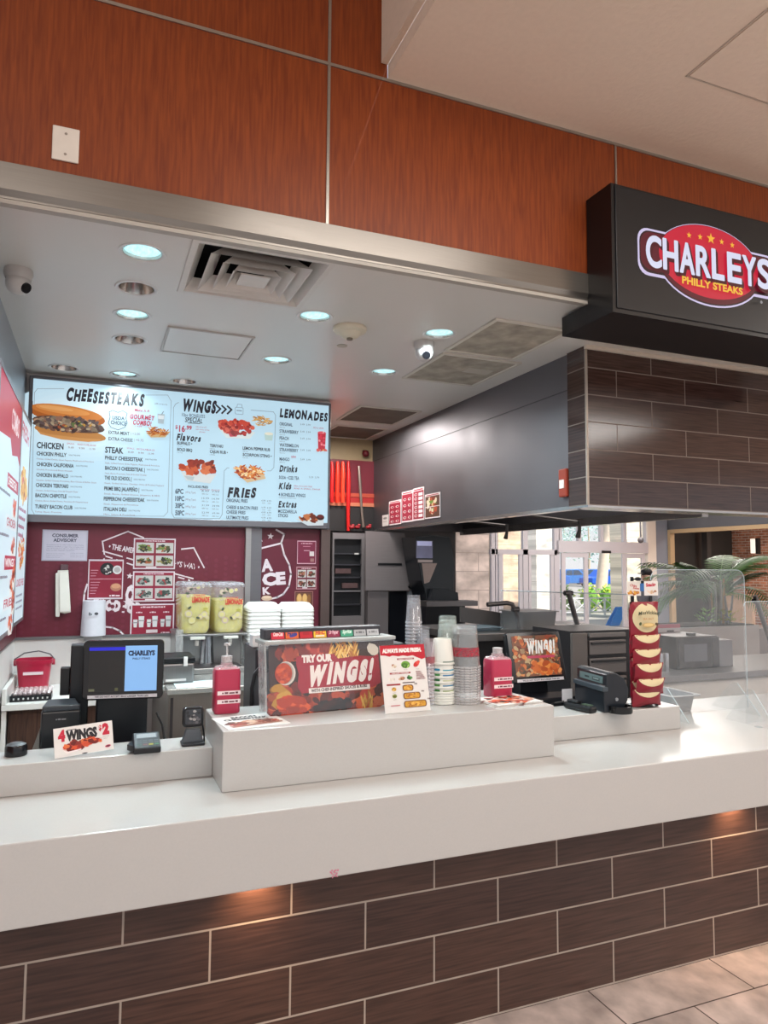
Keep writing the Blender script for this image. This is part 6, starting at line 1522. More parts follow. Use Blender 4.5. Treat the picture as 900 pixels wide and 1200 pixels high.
m.add(vs, [(i, (i + 1) % n, n + (i + 1) % n, n + i) for i in range(n)] + [tuple(range(n)), tuple(range(n, 2 * n))]); m.build('printer_body', mat('#1a1f26', .3), t, bevel=.005)
cv = Canvas(Ob + Bv * .0112 + Z_ * .112, Uv, Z_, eps=2e-5); cv.lay = 4e-4; cv.rect(wl * .12, .006, wl * .9, .036, '#5d7070'); cv.rect(wl * .3, .016, wl * .45, .024, '#2a3436'); cv.rect(wl * .55, .012, wl * .8, .026, '#3a4648'); cv.rect(wl * .58, .018, wl * .76, .022, '#90a09e'); cv.build('display_strip', t)
m = MB(); m.frame(Ob, Uv, Z_, -Bv, -.002, wl + .002, .088, .108, -.02, .006); m.build('tear_bar', mat('#3b444b', .35), t, bevel=.003)
c_ = Ob + Uv * (wl + .0005) + Bv * .06 + Z_ * .055; m = MB(); m.cyl(c_, c_ + Uv * .004, .007, n=14); m.build('side_screw', mat('#9aa0a4', .3, .6), t)
c_ = Ob + Uv * (wl + .05) + Bv * .03
rc = aZ(730, 836, ZS2); c_ = Vector((rc.x, rc.y + .02, ZS2 + .001))
m = MB(); r_ = 13.5 * 3.2 / FPX; m.lathe([(r_ * .0, 0), (r_, .0), (r_ * 1.03, .004), (r_ * 1.03, .03), (r_ * .92, .03), (r_ * .88, .006), (0, .006)], c_, 28); tag(m.build('round_dish', mat('#111215', .25), smooth=40), 'round shallow black dish beside the label printer', 'dish')
# handset
t = thing('handset', 'black handset lying on ledge in front of label printer', 'handset', (aZ(680, 834, ZS2).x, aZ(680, 834, ZS2).y, ZS2))
h0, h1 = aZ(664, 829, ZS2), aZ(697, 836.5, ZS2)
a_ = Vector((h0.x, h0.y, ZS2 + .0)); b_ = Vector((h1.x, h1.y, ZS2)); Uh = (b_ - a_); L_ = Uh.length; Uh.normalize(); Bh = Vector((-Uh.y, Uh.x, 0))
m = MB(); m.frame(a_, Uh, Bh, Z_, 0, L_, -.024, .018, .001, .03); m.build('handset_body', mat('#15171a', .35), t, bevel=.01)
m = MB(); m.frame(a_, Uh, Bh, Z_, L_ * .62, L_ * .9, -.014, .01, .0301, .033); m.build('green_window', mat('#4a5a4a', .3), t)
m = MB(); m.frame(a_, Uh, Bh, Z_, L_ * .1, L_ * .5, -.018, .014, .0301, .042); m.build('grip', mat('#1d1f23', .4), t, bevel=.006)
m = MB(); q = aZ(645, 824, ZK)
m.tube([a_ + Vector((.01, .03, .02)), a_ + Vector((-.03, .05, .012)), a_ + Vector((-.08, .03, .006)), a_ + Vector((-.12, .0, .004)), a_ + Vector((-.15, .04, .004))], .004, 8); tag(m.build('coiled_cable', mat('#1a1a1c', .4), smooth=True), 'black cable lying beside handset at end of raised block', 'cable')

# --- chip rack and bags
Zr = ZS2
rb = aZ(759, 828, Zr); rx, ry = rb.x, 2.61
t = thing('chip_rack', 'black wire snack rack with two printed header cards, full of chip bags', 'rack', (rx, ry, Zr))
m = MB(); m.lathe([(0, 0), (.082, .0), (.086, .006), (.08, .014), (0, .016)], (rx, ry, Zr + .0005), 28); m.build('rack_base', blackg, t, smooth=40)
ztp = aY(755, 676, ry).z
m = MB(); m.cyl((rx, ry + .03, Zr + .016), (rx, ry + .03, ztp), .008, n=12); m.build('rack_pole', black, t, smooth=True)
ctr = aY(755, 690, ry)
Yk = ry - .045
zc0, zc1 = aY(755, 698, Yk).z, aY(755, 681, Yk).z
for (xA, xB, bg_, tx, txc) in ((734.5, 751, '#d8d2ca', "Miss\nSalsa", '#b03038'), (755, 771, '#dcd8d4', "SNACK", '#b8243c')):
    a_, b_ = aY(xA, 690, Yk).x, aY(xB, 690, Yk).x
    cv = Canvas((a_, Yk, zc0), X_, Z_, eps=2e-5); cv.lay = 6e-4; w, h = b_ - a_, zc1 - zc0
    cv.slab(0, 0, w, h, .0015, bg_)
    if xA < 740:
        cv.text('Chips', w * .2, h * .66, h * .16, w * .5, txc, bold=.03, shear=.2, rot=-.1); cv.text('Salsa', w * .42, h * .48, h * .14, w * .44, txc, bold=.03, shear=.2, rot=-.1); random.seed(5); cv.heap(w * .5, h * .2, w * .4, h * .14, 22, h * .07, ['#c8862a', '#d8a040', '#a8601e'])
    else:
        cv.text('Snacks', w * .12, h * .62, h * .22, w * .72, txc, bold=.06, rot=.05); cv.heap(w * .55, h * .22, w * .4, h * .12, 16, h * .06, ['#c8a888', '#a87858', '#e0c8b0'])
    cv.build('header_card', t)
a_, b_ = aY(751.5, 690, Yk - .002).x, aY(754.5, 690, Yk).x
cv = Canvas((a_ - .006, Yk - .0015, zc0 + .02), X_, Z_, eps=2e-5); cv.slab(0, 0, .022, .035, .0008, '#2a62a0'); cv.build('blue_tag', t)
m = MB(); m.box(ctr.x - .006, ctr.x + .006, Yk + .002, Yk + .008, aY(755, 711, Yk).z, zc1); m.box(ctr.x - .006, ctr.x + .006, Yk + .0081, ry + .022, zc1 - .02, zc1); m.build('hanger_strap', black, t)
m = MB(); hk = aY(747.5, 678.5, Yk); m.ell(hk, (.017, .012, .009), None, 12, 8); m.tube([hk, hk + Vector((.02, .02, .0)), Vector((rx, ry + .03, ztp - .012))], .004, 8); m.build('top_hook', blackg, t, smooth=True)
chipred = mat('#86192a', .3, noise=.12, scale=25); cream = '#d4c59c'
def chip_bag(x0, y0, x1, y1, Yq, lb, full, lean=.0, yawd=0):
    """pillow pouch; top at y0, bottom at y1 (photo measure at depth Yq)"""
    A = aY(x0, y0, Yq); B = aY(x1, y1, Yq); w = B.x - A.x; h = A.z - B.z
    nu, nv = 10, 12; mb = MB(); vs = []; fs = []; idx = {}
    random.seed(int(x0 * 7 + y0))
    ph = random.uniform(0, 6)
    def pt(i, j, side):
        u, v = i / nu, j / nv
        puff = (math.sin(PI * u) ** .55) * (math.sin(PI * min(max((v - .04) / .92, 0), 1)) ** .5)
        wob = .003 * math.sin(9 * u + ph) * math.sin(7 * v + ph)
        yy = -side * (.022 * puff + wob * puff)
        pinch = 1 - .06 * math.sin(PI * v)
        return Vector((A.x + w * (.5 + (u - .5) * pinch), Yq + yy + lean * (1 - v), B.z + h * v))
    for side in (1, -1):
        o = len(vs)
        for j in range(nv + 1):
            for i in range(nu + 1): vs.append(pt(i, j, side))
        for j in range(nv):
            for i in range(nu): fs.append((o + j * (nu + 1) + i, o + j * (nu + 1) + i + 1, o + (j + 1) * (nu + 1) + i + 1, o + (j + 1) * (nu + 1) + i))
    mb.add(vs, fs); ob = mb.build('chip_bag', chipred, smooth=60); tag(ob, lb, 'chip bag', 'red bags of chips on the rack')
    # printed label that follows the pouch
    def skin(uvs, n_, col, name, off=.0012):
        lm = MB(); pts = []
        for (u, v) in uvs:
            p = pt(u * nu, v * nv, 1); pts.append(p + Vector((0, -off, 0)))
        return pts
    lab = MB(); K_ = 16; rings = []
    for r in range(5):
        for k in range(24):
            a_ = 2 * PI * k / 24; rr_ = .001 + r / 4
            u, v = .5 + (.47 if full else .44) * rr_ * math.cos(a_), (.58 if full else .97) + (.38 if full else .43) * rr_ * math.sin(a_)
            p = pt(u * nu, min(v, .985) * nv, 1); rings.append(p + Vector((0, -.0018, 0)))
    fs = []
    for r in range(4):
        for k in range(24): fs.append((r * 24 + k, r * 24 + (k + 1) % 24, (r + 1) * 24 + (k + 1) % 24, (r + 1) * 24 + k))
    lab.add(rings, fs, ink(cream)); lo = lab.build('bag_label', None, ob, smooth=60, fixn=False)
    if full:
        yy = Yq - .034 + lean * .4
        cv = Canvas((A.x - .007, yy, B.z), X_, Z_, eps=2e-5); cv.text('MissVickies', w * .16, h * .66, h * .085, w * .68, '#2f3a2a', bold=.03, shear=.15, arch=h * .03); cv.text('SEA SALT', w * .32, h * .54, h * .05, w * .36, '#b8865a', bold=.02)
        cv.ell(w * .5, h * .40, w * .22, h * .06, '#b89a60'); cv.ell(w * .5, h * .41, w * .17, h * .04, '#d8bc80'); cv.ell(w * .22, h * .44, w * .05, h * .04, '#4a5434', rot=.6); cv.ell(w * .78, h * .42, w * .06, h * .04, '#5a4a34', rot=-.4); cv.build('bag_lettering', ob)
    return ob
chip_bag(737.5, 705.5, 772, 749, ry - .075, 'topmost front chip bag showing its whole cream label', True)
chip_bag(741, 744, 775, 764, ry - .085, 'front chip bag second from top on the rack', False, .012)
chip_bag(741.5, 761, 776, 780, ry - .085, 'front chip bag third from top on the rack', False, .012)
chip_bag(744, 778, 778, 798, ry - .085, 'front chip bag fourth from top on the rack', False, .012)
chip_bag(746, 796, 780, 813, ry - .09, 'front chip bag fifth from top on the rack', False, .014)
chip_bag(741, 808, 776, 826.5, ry - .075, 'lowest front chip bag resting near the rack base', False, .008)
for k, (y0, y1) in enumerate(((712, 745), (742, 772), (769, 800), (796, 822))):
    ob = chip_bag(736.5 + k * .8, y0, 751, y1, ry - .01, ['upper rear chip bag peeking out at left of the rack', 'second rear chip bag peeking out at left of the rack', 'third rear chip bag peeking out at left of the rack', 'lowest rear chip bag peeking out at left of the rack'][k], False)
# metal pan on the counter
pa, pb = aZ(800, 837.5, ZT), aZ(827.5, 835.5, ZT)
t = thing('food_pan', 'rectangular grey steel food pan on white counter beyond chip rack', 'pan', (pa.x, pa.y + .1, ZT))
xa_, xb_ = pa.x - .03, pb.x - .01; y0p = 2.78; zt_ = aY(815, 815, y0p).z
def pr(x0, x1, y0, y1, z, r=.025): return rrect(x0, x1, y0, y1, z, r, 4)
m = MB(); loft(m, [pr(xa_ + .02, xb_ - .012, y0p + .02, y0p + .20, ZT + .001), pr(xa_ + .004, xb_ - .002, y0p + .004, y0p + .225, zt_), pr(xa_ - .02, xb_ + .02, y0p - .016, y0p + .245, zt_), pr(xa_ - .02, xb_ + .02, y0p - .016, y0p + .245, zt_ + .004), pr(xa_ + .006, xb_ - .004, y0p + .006, y0p + .223, zt_ + .004), pr(xa_ + .022, xb_ - .014, y0p + .022, y0p + .198, ZT + .004)], True, True)
m.build('pan_body', steel('#a3a1a2', .4, (1, 1, 40), .35), t, smooth=30)

# ------------------------------------------------------------------ prep line under the hood
YP = 3.55
def bxz(x0, y0, x1, y1, Y): return bx(x0, y0, x1, y1, Y)
t = thing('refrigerated_drawers', 'dark steel unit with stacked drawers right of the right touchscreen', 'drawer unit', (aY(715, 780, YP).x, YP, 0))
x0, x1, _, z1 = bx(672, 738, 742, 800, YP)
m = MB(); m.box(x0, x1, YP + .03, YP + .42, .001, z1); m.build('drawer_cabinet', mat('#2f2d2f', .35, .4), t)
xd0, xd1, _, _ = bx(692, 740, 734, 800, YP)
for (ya, yb2) in ((741.5, 747), (750, 767), (771, 789), (793, 812)):
    za, zb = aY(712, yb2, YP).z, aY(712, ya, YP).z
    m = MB(); m.box(xd0, xd1, YP + .004, YP + .029, za, zb); d_ = m.build('drawer', steel('#6a6462', .42, (1, 1, 30), .4), t, bevel=.004)
    if yb2 > 750:
        m = MB(); m.box(xd0 + .01, xd1 - .01, YP - .012, YP + .0035, zb - .022, zb - .012); m.build('drawer_handle', mat('#1d1c1e', .4), d_)
m = MB(); xl0, xl1, _, _ = bx(672, 740, 689, 800, YP); m.box(xl0, xl1, YP + .004, YP + .029, .5, z1 - .01); m.build('side_door', steel('#625b58', .42, (1, 1, 30), .4), t, bevel=.004)
# long prep counter
t = thing('prep_counter', 'long dark steel prep counter running under the exhaust hood', 'counter', (2.2, 4.2, 0))
YQ = 4.2
xq0, xq1 = aY(545, 745, YQ).x, aY(738, 745, YQ).x
zq = aY(620, 741, YQ).z
m = MB(); m.box(xq0, xq1, YQ, YQ + .8, zq - .05, zq); m.build('prep_top', steel('#8d8988', .3, (1, 30, 1)), t, bevel=.004)
m = MB(); m.box(xq0 + .02, xq1 - .02, YQ + .03, YQ + .78, .001, zq - .051); m.build('prep_cabinet', mat('#201f21', .4, .2), t)
# sloped dark splash shelf at the left part
pts = [aY(x, y, 4.6) for x, y in ((540, 711), (575, 716), (612, 722), (612, 738), (575, 733), (540, 729))]
m = MB(); m.prism([(p.x, p.z) for p in pts], 'Y', 4.6, 4.62); tag(m.build('steel_shelf', mat('#57504e', .35, .5)), 'dark steel shelf edge sloping behind the clear cups', 'shelf')
x0, x1, z0, z1 = bx(540, 735, 590, 748, 4.35)
m = MB(); loft(m, [rrect(x0 + .02, x1 - .02, 4.35, 4.6, zq + .001, .03), rrect(x0, x1, 4.33, 4.62, z1, .03)], True, True); tag(m.build('steel_bin', mat('#8fa0aa', .25, .6), smooth=30), 'bluish steel bin below the bent rod, behind right bottle', 'bin')
# steam pan
YS2 = 4.3
x0, x1, z0, z1 = bx(610, 717, 654, 735, YS2)
t = thing('steam_pan', 'deep grey steel pan on prep counter left of the entrance doors view', 'pan', ((x0 + x1) / 2, YS2 + .12, zq))
m = MB(); loft(m, [rrect(x0 + .012, x1 - .012, YS2 + .01, YS2 + .26, zq + .001, .03), rrect(x0, x1, YS2, YS2 + .27, z1, .03), rrect(x0 - .02, x1 + .02, YS2 - .015, YS2 + .285, z1, .04), rrect(x0 - .02, x1 + .02, YS2 - .015, YS2 + .285, z1 + .006, .04)], True, True); m.build('pan_body', steel('#7c7674', .35), t, smooth=30)
m = MB(); m.tube([aY(x, y, 4.22) for x, y in ((626, 737), (634, 735.5), (645, 736), (654, 738.5))], .012, 8); tag(m.build('yellow_hose', mat('#a8983a', .5), smooth=True), 'yellow cord lying in front of the grey steam pan', 'cord')
m = MB(); m.box(aY(658, 738, 4.25).x, aY(702, 738, 4.25).x, 4.30, 4.48, zq + .001, zq + .022); tag(m.build('steel_tray', steel('#a8a5a4', .25)), 'flat steel tray above the drawers beside the tilted post', 'tray')
# food guard with posts and a glass panel
YG = 4.25
t = thing('food_guard', 'glass food guard held on three slim steel posts over prep line', 'glass guard', (aY(640, 740, YG).x, YG, zq))
rod = steel('#5f5a5a', .3, (1, 1, 1))
m = MB(); pts = [aY(x, y, YG) for x, y in ((571, 708.5), (594, 706.5), (600, 708), (603, 714), (606, 724), (608, 736.5))]; m.tube(pts, .016, 10); o = m.build('bent_post', rod, t, smooth=True)
m = MB(); c_ = aY(604, 714, YG); m.cyl(c_ - Vector((.024, 0, 0)), c_ + Vector((.024, 0, 0)), .02, n=12); m.build('post_clamp', rod, t)
m = MB(); m.tube([aY(665.5, 692, YG), aY(677.3, 735.5, YG)], .018, 10); m.build('tilted_post', rod, t, smooth=True)
m = MB(); c_ = aY(666, 695, YG); m.cyl(c_ - Vector((.032, 0, 0)), c_ + Vector((.032, 0, 0)), .018, n=12); m.build('post_clamp', rod, t)
pa_, pb_, pc_, pd_ = aY(587, 692, YG + .06), aY(748, 697, YG + .06), aY(748, 738, YG - .05), aY(587, 738, YG - .05)
m = MB(); m.add([pa_, pb_, pc_, pd_, pa_ + Vector((0, .008, 0)), pb_ + Vector((0, .008, 0)), pc_ + Vector((0, .008, 0)), pd_ + Vector((0, .008, 0))], [(0, 1, 2, 3), (7, 6, 5, 4), (0, 4, 5, 1), (1, 5, 6, 2), (2, 6, 7, 3), (3, 7, 4, 0)]); m.build('glass_panel', glass('#e2eaf0', .035, .02), t)
m = MB(); m.tube([pa_, pb_], .004, 6); m.build('glass_edge', mat('#c8d4da', .3), t)
t = thing('guard_post', 'slanted grey steel post at right edge in front of the planter', 'post', aY(905, 765, 4.2))
m = MB(); m.tube([aY(884.5, 698, 4.2), aY(909, 770, 4.2)], .02, 10); m.build('post_rod', steel('#76716f', .3, (1, 1, 1)), t, smooth=True)
m = MB(); c_ = aY(883.5, 704, 4.18); m.ell(c_, (.02, .02, .02), None, 10, 8); m.build('post_knob', black, t, smooth=True)
zc_ = aY(909, 770, 4.2).z

# ------------------------------------------------------------------ right white counter with grey worktop and oven
YW = 3.95
xa_ = aY(770, 800, YW).x; zw = aY(840, 789, YW).z
t = thing('side_counter', 'white fronted counter with grey worktop at the right, behind clear guard', 'counter', (4.2, YW, 0))
m = MB(); m.box(xa_, 5.6, YW, YW + .75, zw - .045, zw); m.build('worktop', mat('#8f8f92', .3, .1, noise=.1), t, bevel=.004)
m = MB(); m.box(xa_ + .02, 5.58, YW + .03, YW + .74, .001, zw - .0455); m.build('white_front', mat('#d8d5d1', .4), t)
zpst = zw
m = MB(); q_ = aY(909, 770, 4.2); 
x0, x1, z0, z1 = bx(796, 745, 843, 789, YW + .2)
t = thing('microwave_oven', 'black microwave oven with grey door window on the grey worktop', 'microwave', ((x0 + x1) / 2, YW + .35, zw))
m = MB(); m.box(x0, x1, YW + .22, YW + .58, zw + .001, z1); m.build('oven_case', mat('#26262a', .35), t, bevel=.006)
m = MB(); m.box(x0 + .004, x0 + (x1 - x0) * .82, YW + .2, YW + .2195, zw + .012, z1 - .008); d_ = m.build('door', mat('#2d2d32', .25), t, bevel=.004)
m = MB(); m.box(x0 + .05, x0 + (x1 - x0) * .68, YW + .196, YW + .1995, zw + .06, z1 - .055); m.build('door_window', mat('#5a5d66', .2), d_)
m = MB(); m.box(x0 + (x1 - x0) * .83, x1 - .004, YW + .2, YW + .2195, zw + .012, z1 - .008); m.build('control_panel', mat('#35353a', .3), t)
m = MB(); m.cyl(((x0 + x1) / 2 + .02, YW + .3, z1 + .0005), ((x0 + x1) / 2 + .02, YW + .3, z1 + .018), .035, n=16); tag(m.build('round_black_dish', black), 'small round black dish lying on top of the microwave', 'dish')
x0, x1, z0, z1 = bx(844.5, 750, 861, 788, YW + .2)
m = MB(); m.box(x0, x1, YW + .22, YW + .5, zw + .001, z1); tag(m.build('grey_box', mat('#7b7a7f', .4), bevel=.005), 'plain grey box standing right of the microwave', 'box')
for k, (xa2, xb2, lb) in enumerate(((777, 783, 'left steel canister beside the microwave'), (784, 790, 'right steel canister beside the microwave'))):
    c_ = aY((xa2 + xb2) / 2, 788, YW + .15); r_ = 3.2 * 5.2 / FPX; zt_ = aY(780, 768, YW + .15).z
    m = MB(); m.lathe([(0, .001), (r_, .001), (r_, zt_ - zw), (r_ * .9, zt_ - zw + .01), (0, zt_ - zw + .01)], (c_.x, YW + .15 + .05, zw), 18); tag(m.build('canister', steel('#b5b4b6', .25, (1, 1, 1)), smooth=40), lb, 'canister', 'steel canisters')
x0, x1, z0, z1 = bx(770, 731, 797, 750, YW + .62)
cv = Canvas((x0, YW + .62, z0), X_, Z_, eps=3e-5); w, h = x1 - x0, z1 - z0
cv.slab(0, 0, w, h, .01, '#cfc4c4'); cv.rect(0, h * .75, w, h, '#c86a78'); cv.rect(w * .42, h * .2, w * .72, h * .6, '#4a4448'); cv.rect(w * .48, h * .3, w * .66, h * .5, '#b0a8a8')
o = cv.build('menu_sign'); tag(o, 'small white sign with pink top edge and dark square, behind chip rack', 'sign')
o2 = MB(); o2.box(x0 + w * .45, x0 + w * .55, YW + .631, YW + .645, zw + .001, z1 - .01); o2.build('sign_stand', mat('#8a8688', .4), o)

# ------------------------------------------------------------------ clear counter guards
acry = glass('#dde6ea', .055, .02)
t = thing('counter_guard', 'large clear acrylic guard with rounded corner standing on the white counter', 'clear guard', (aZ(820, 840, ZT).x, 2.72, ZT))
Yg1 = 2.72
tlp, trp = aY(762, 669, Yg1), aY(871.5, 668, Yg1)
def guard(t, x0, x1, z0, z1, Y, r=.05):
    pts = [(x0, z0), (x1, z0)] + [(x1 - r + r * math.cos(a_), z1 - r + r * math.sin(a_)) for a_ in [PI / 2 * i / 6 for i in range(7)]] + [(x0 + r + r * math.cos(PI / 2 + a_), z1 - r + r * math.sin(PI / 2 + a_)) for a_ in [PI / 2 * i / 6 for i in range(7)]]
    m = MB(); m.prism(pts, 'Y', Y, Y + .006); m.build('clear_panel', acry, t)
    m = MB(); m.tube([(a, Y - .001, b) for a, b in pts[1:]] , .0016, 6); m.build('panel_edge', mat('#bccbd0', .25), t, smooth=True)
guard(t, max(tlp.x, 2.455), trp.x, ZT + .012, trp.z, Yg1)
for xx in (2.56, trp.x - .08):
    m = MB(); m.prism([(Yg1 - .14, ZT + .001), (Yg1 + .16, ZT + .001), (Yg1 + .02, ZT + .14), (Yg1 - .01, ZT + .14)], 'X', xx, xx + .005); m.build('support_foot', acry, t)
    m = MB(); m.tube([(xx + .002, Yg1 - .14, ZT + .0025), (xx + .002, Yg1 - .01, ZT + .14)], .0018, 6); m.build('foot_edge', mat('#c3cfd2', .25), t)
t = thing('counter_guard', 'wider low clear acrylic guard further right, running off the photo edge', 'clear guard', (3.6, 2.45, ZT))
zlow = aY(880, 705, 2.45).z
guard(t, aY(873, 760, 2.45).x, 4.2, ZT + .012, zlow, 2.45, .02)
for xx in (aY(881, 840, 2.45).x, 3.9):
    m = MB(); m.prism([(2.32, ZT + .001), (2.60, ZT + .001), (2.47, ZT + .16), (2.44, ZT + .16)], 'X', xx, xx + .005); m.build('support_foot', acry, t)
    m = MB(); m.tube([(xx + .002, 2.32, ZT + .0025), (xx + .002, 2.44, ZT + .16)], .0018, 6); m.build('foot_edge', mat('#c3cfd2', .25), t)
m = MB(); m.cyl((aZ(889, 852, ZT).x, aZ(889, 852, ZT).y, ZT + .0005), (aZ(889, 852, ZT).x, aZ(889, 852, ZT).y, ZT + .003), .018, n=18); tag(m.build('clear_disc', glass('#e8eef0', .3)), 'small clear disc sticker on counter top at right', 'sticker')

# ------------------------------------------------------------------ hall: planter, palm, storefront, entrance doors
YPl = 6.6
x0, x1, z0, z1 = bx(797, 733, 876, 790, YPl)
ztp = z1
t = thing('planter_box', 'long pale grey planter box holding the palm', 'planter', ((x0 + x1) / 2, YPl + .3, 0))
m = MB(); m.box(x0, x1 + .2, YPl, YPl + .6, .001, ztp); m.build('box_body', mat('#b9b4b2', .5), t, bevel=.01)
m = MB(); m.box(x0 + .04, x1 + .16, YPl + .04, YPl + .56, ztp, ztp + .01); m.build('soil', mat('#3a2e26', .9, noise=.4), t)
xpl, xpr = x0, x1 + .2
random.seed(11)
leafg = [mat('#3d6a2c', .4, noise=.2), mat('#5a8a3a', .4, noise=.2), mat('#6f9460', .35, noise=.15), mat('#2c4f24', .4, noise=.2)]
t = thing('potted_palm', 'large feathery areca palm growing in the grey planter', 'palm', (aY(842, 725, YPl + .3).x, YPl + .3, ztp + .01))
base = Vector(t.location)
for i in range(9):
    b0 = base + Vector((random.uniform(-.16, .22), random.uniform(-.12, .12), 0)); top = b0 + Vector((random.uniform(-.12, .12), random.uniform(-.08, .08), random.uniform(.35, .6)))
    m = MB(); m.tube([b0, (b0 + top) / 2 + Vector((.01, 0, 0)), top], [.018, .016, .012], 7); m.build('stem', mat(random.choice(['#8a8a86', '#7b8a6a', '#b08a5a', '#9a9a92']), .5, noise=.2), t, smooth=True)
def frond(start, dirv, L, droop, mt, nleaf=22, wl=.26):
    m = MB(); pts = []
    d = Vector(dirv).normalized(); p = Vector(start); seg = 12
    for i in range(seg + 1):
        pts.append(p.copy()); p = p + d * (L / seg); d = (d + Vector((0, 0, -droop / seg))).normalized()
    m.tube(pts, [.008 * (1 - .7 * i / seg) for i in range(seg + 1)], 5)
    for i in range(nleaf):
        f = .15 + .85 * i / nleaf; k = min(int(f * seg), seg - 1); q = pts[k].lerp(pts[k + 1], f * seg - k); dd = (pts[k + 1] - pts[k]).normalized()
        sd = dd.cross(Z_); sd = sd.normalized() if sd.length > .01 else X_
        ll = wl * (math.sin(PI * (f * .85 + .1)) ** .7)
        for s_2 in (-1, 1):
            e = q + (sd * s_2 * .75 + dd * .7 + Vector((0, 0, -.28))).normalized() * ll; mid = q.lerp(e, .45) + Vector((0, 0, .02)); wd = dd * .012
            m.add([q - wd, q + wd, mid + wd, e, mid - wd], [(0, 1, 2, 4), (4, 2, 3)])
    return m
random.seed(19)
for i in range(22):
    sg = -1 if i % 2 else 1
    ang = random.uniform(-.9, .9); el = random.choice((.15, .4, .7, 1.0, 1.4)) + random.uniform(-.1, .1)
    dv = (sg * math.cos(ang), math.sin(ang) * .7, el)
    st_ = base + Vector((.10 * dv[0] + random.uniform(-.08, .12), .08 * dv[1], random.uniform(.36, .56)))
    frond(st_, dv, random.uniform(.75, 1.05) * (1.0 if el < 1.2 else .72), random.uniform(.9, 1.6), None, 17, .33).build('frond', leafg[random.choice((0, 0, 1, 1, 2, 3))], t, fixn=False)
def shrub(x, col, lb, hh):
    c_ = aY(x, 732, YPl + .15); t = thing('small_plant', lb, 'plant', (c_.x, YPl + .15, ztp + .01), 'small plants in the planter')
    m = MB()
    for i in range(34):
        a_ = random.uniform(0, 2 * PI); r_ = random.uniform(.02, .14); p = Vector(t.location) + Vector((r_ * math.cos(a_), r_ * math.sin(a_) * .6, random.uniform(.02, hh))); s2 = random.uniform(.03, .05); dv = Vector((math.cos(a_), math.sin(a_), .6)).normalized() * s2; sd = dv.cross(Z_).normalized() * s2 * .5
        m.add([p, p + dv + sd, p + dv * 2, p + dv - sd], [(0, 1, 2, 3)])
    m.build('leaves', mat(col, .5, noise=.15), t, fixn=False)
    m = MB(); m.tube([Vector(t.location), Vector(t.location) + Vector((0, 0, hh * .8))], .008, 6); m.build('stem', mat('#5a7a3a', .6), t)
shrub(828, '#7fae4a', 'bright green leafy plant at left in the planter', .17); shrub(856, '#b8b83a', 'yellow-green leafy plant at right in the planter', .15)
# low grey wall behind
m = MB(); m.box(aY(797, 760, 8.2).x, aY(797, 760, 8.2).x + 8, 8.2, 8.35, 0, aY(880, 737, 8.2).z); struct('wall_right', m, mat('#7f7b7c', .5))

# storefront along the right side
XSt = 14.5
ya = aX(783, 622, XSt).y; zb0, zb1 = 2.36, 2.60
brickm = tile_mat('red_brick', '#a5664a', '#bd8064', '#d0c0b2', .22, .075, 0, 0, .008, .7, 'YZ', (2, 4), .5)
woodl = mat('#b29a78', .5, noise=.1)
m = MB(); m.box(XSt - .05, XSt + .1, 4, ya, zb0 + .14, zb1); m.box(XSt - .05, XSt + .1, ya - .12, ya, 0, zb0 + .14); struct('trim_7', m, woodl)
m = MB(); m.box(XSt, XSt + .1, 4, YD, zb1 + .001, 3.7); struct('wall_right', m, mat('#5c5f66', .4))
m = MB(); m.box(XSt + 2.6, XSt + 2.7, 3, YD + .3, 0, 3.6); struct('wall_right', m, brickm)
m = MB(); m.box(XSt + .101, XSt + 2.59, YD + .21, YD + .3, 0, 3.39); struct('wall_back', m, mat('#2f2c2a', .6))
m = MB(); m.box(XSt + .1, XSt + 2.6, 3, YD + .3, 3.4, 3.5); struct('ceiling', m, mat('#35322f', .7))
x_ = aX(800, 640, XSt + 1.2)
m = MB(); m.box(XSt + 1.2, XSt + 1.35, aX(829, 650, XSt + 1.2).y, YD - .02, 0.001, 3.39); tag(m.build('dark_partition', mat('#3c3836', .7)), 'dark grey partition inside the wood framed storefront', 'partition')
for (xp, lb) in ((844, 'left white wall lamp on the brick wall'), (885, 'right white wall lamp on the brick wall')):
    q = aX(xp, 640, XSt + 2.58); tt = thing('wall_lamp', lb, 'wall lamp', (XSt + 2.6, q.y, q.z - .2), 'white lamps on the brick wall')
    m = MB(); m.box(XSt + 2.48, XSt + 2.597, q.y - .07, q.y + .07, q.z - .2, q.z + .2); m.build('lamp_glass', mat('#efe6d8', .4, emit=1.0, noise=0), tt)
    m = MB(); m.box(XSt + 2.50, XSt + 2.597, q.y - .16, q.y - .071, q.z - .22, q.z + .22); m.build('lamp_bracket', mat('#2a2624', .5), tt)
q0, q1 = aX(850, 695, XSt + 1.0), aX(882, 735, XSt + 1.0)
m = MB(); m.box(XSt + 1.0, XSt + 1.1, min(q0.y, q1.y), max(q0.y, q1.y), .001, q0.z); tag(m.build('wooden_screen', mat('#a88d76', .6, noise=.2, scale=6)), 'tan wooden partition below the brick wall', 'partition')
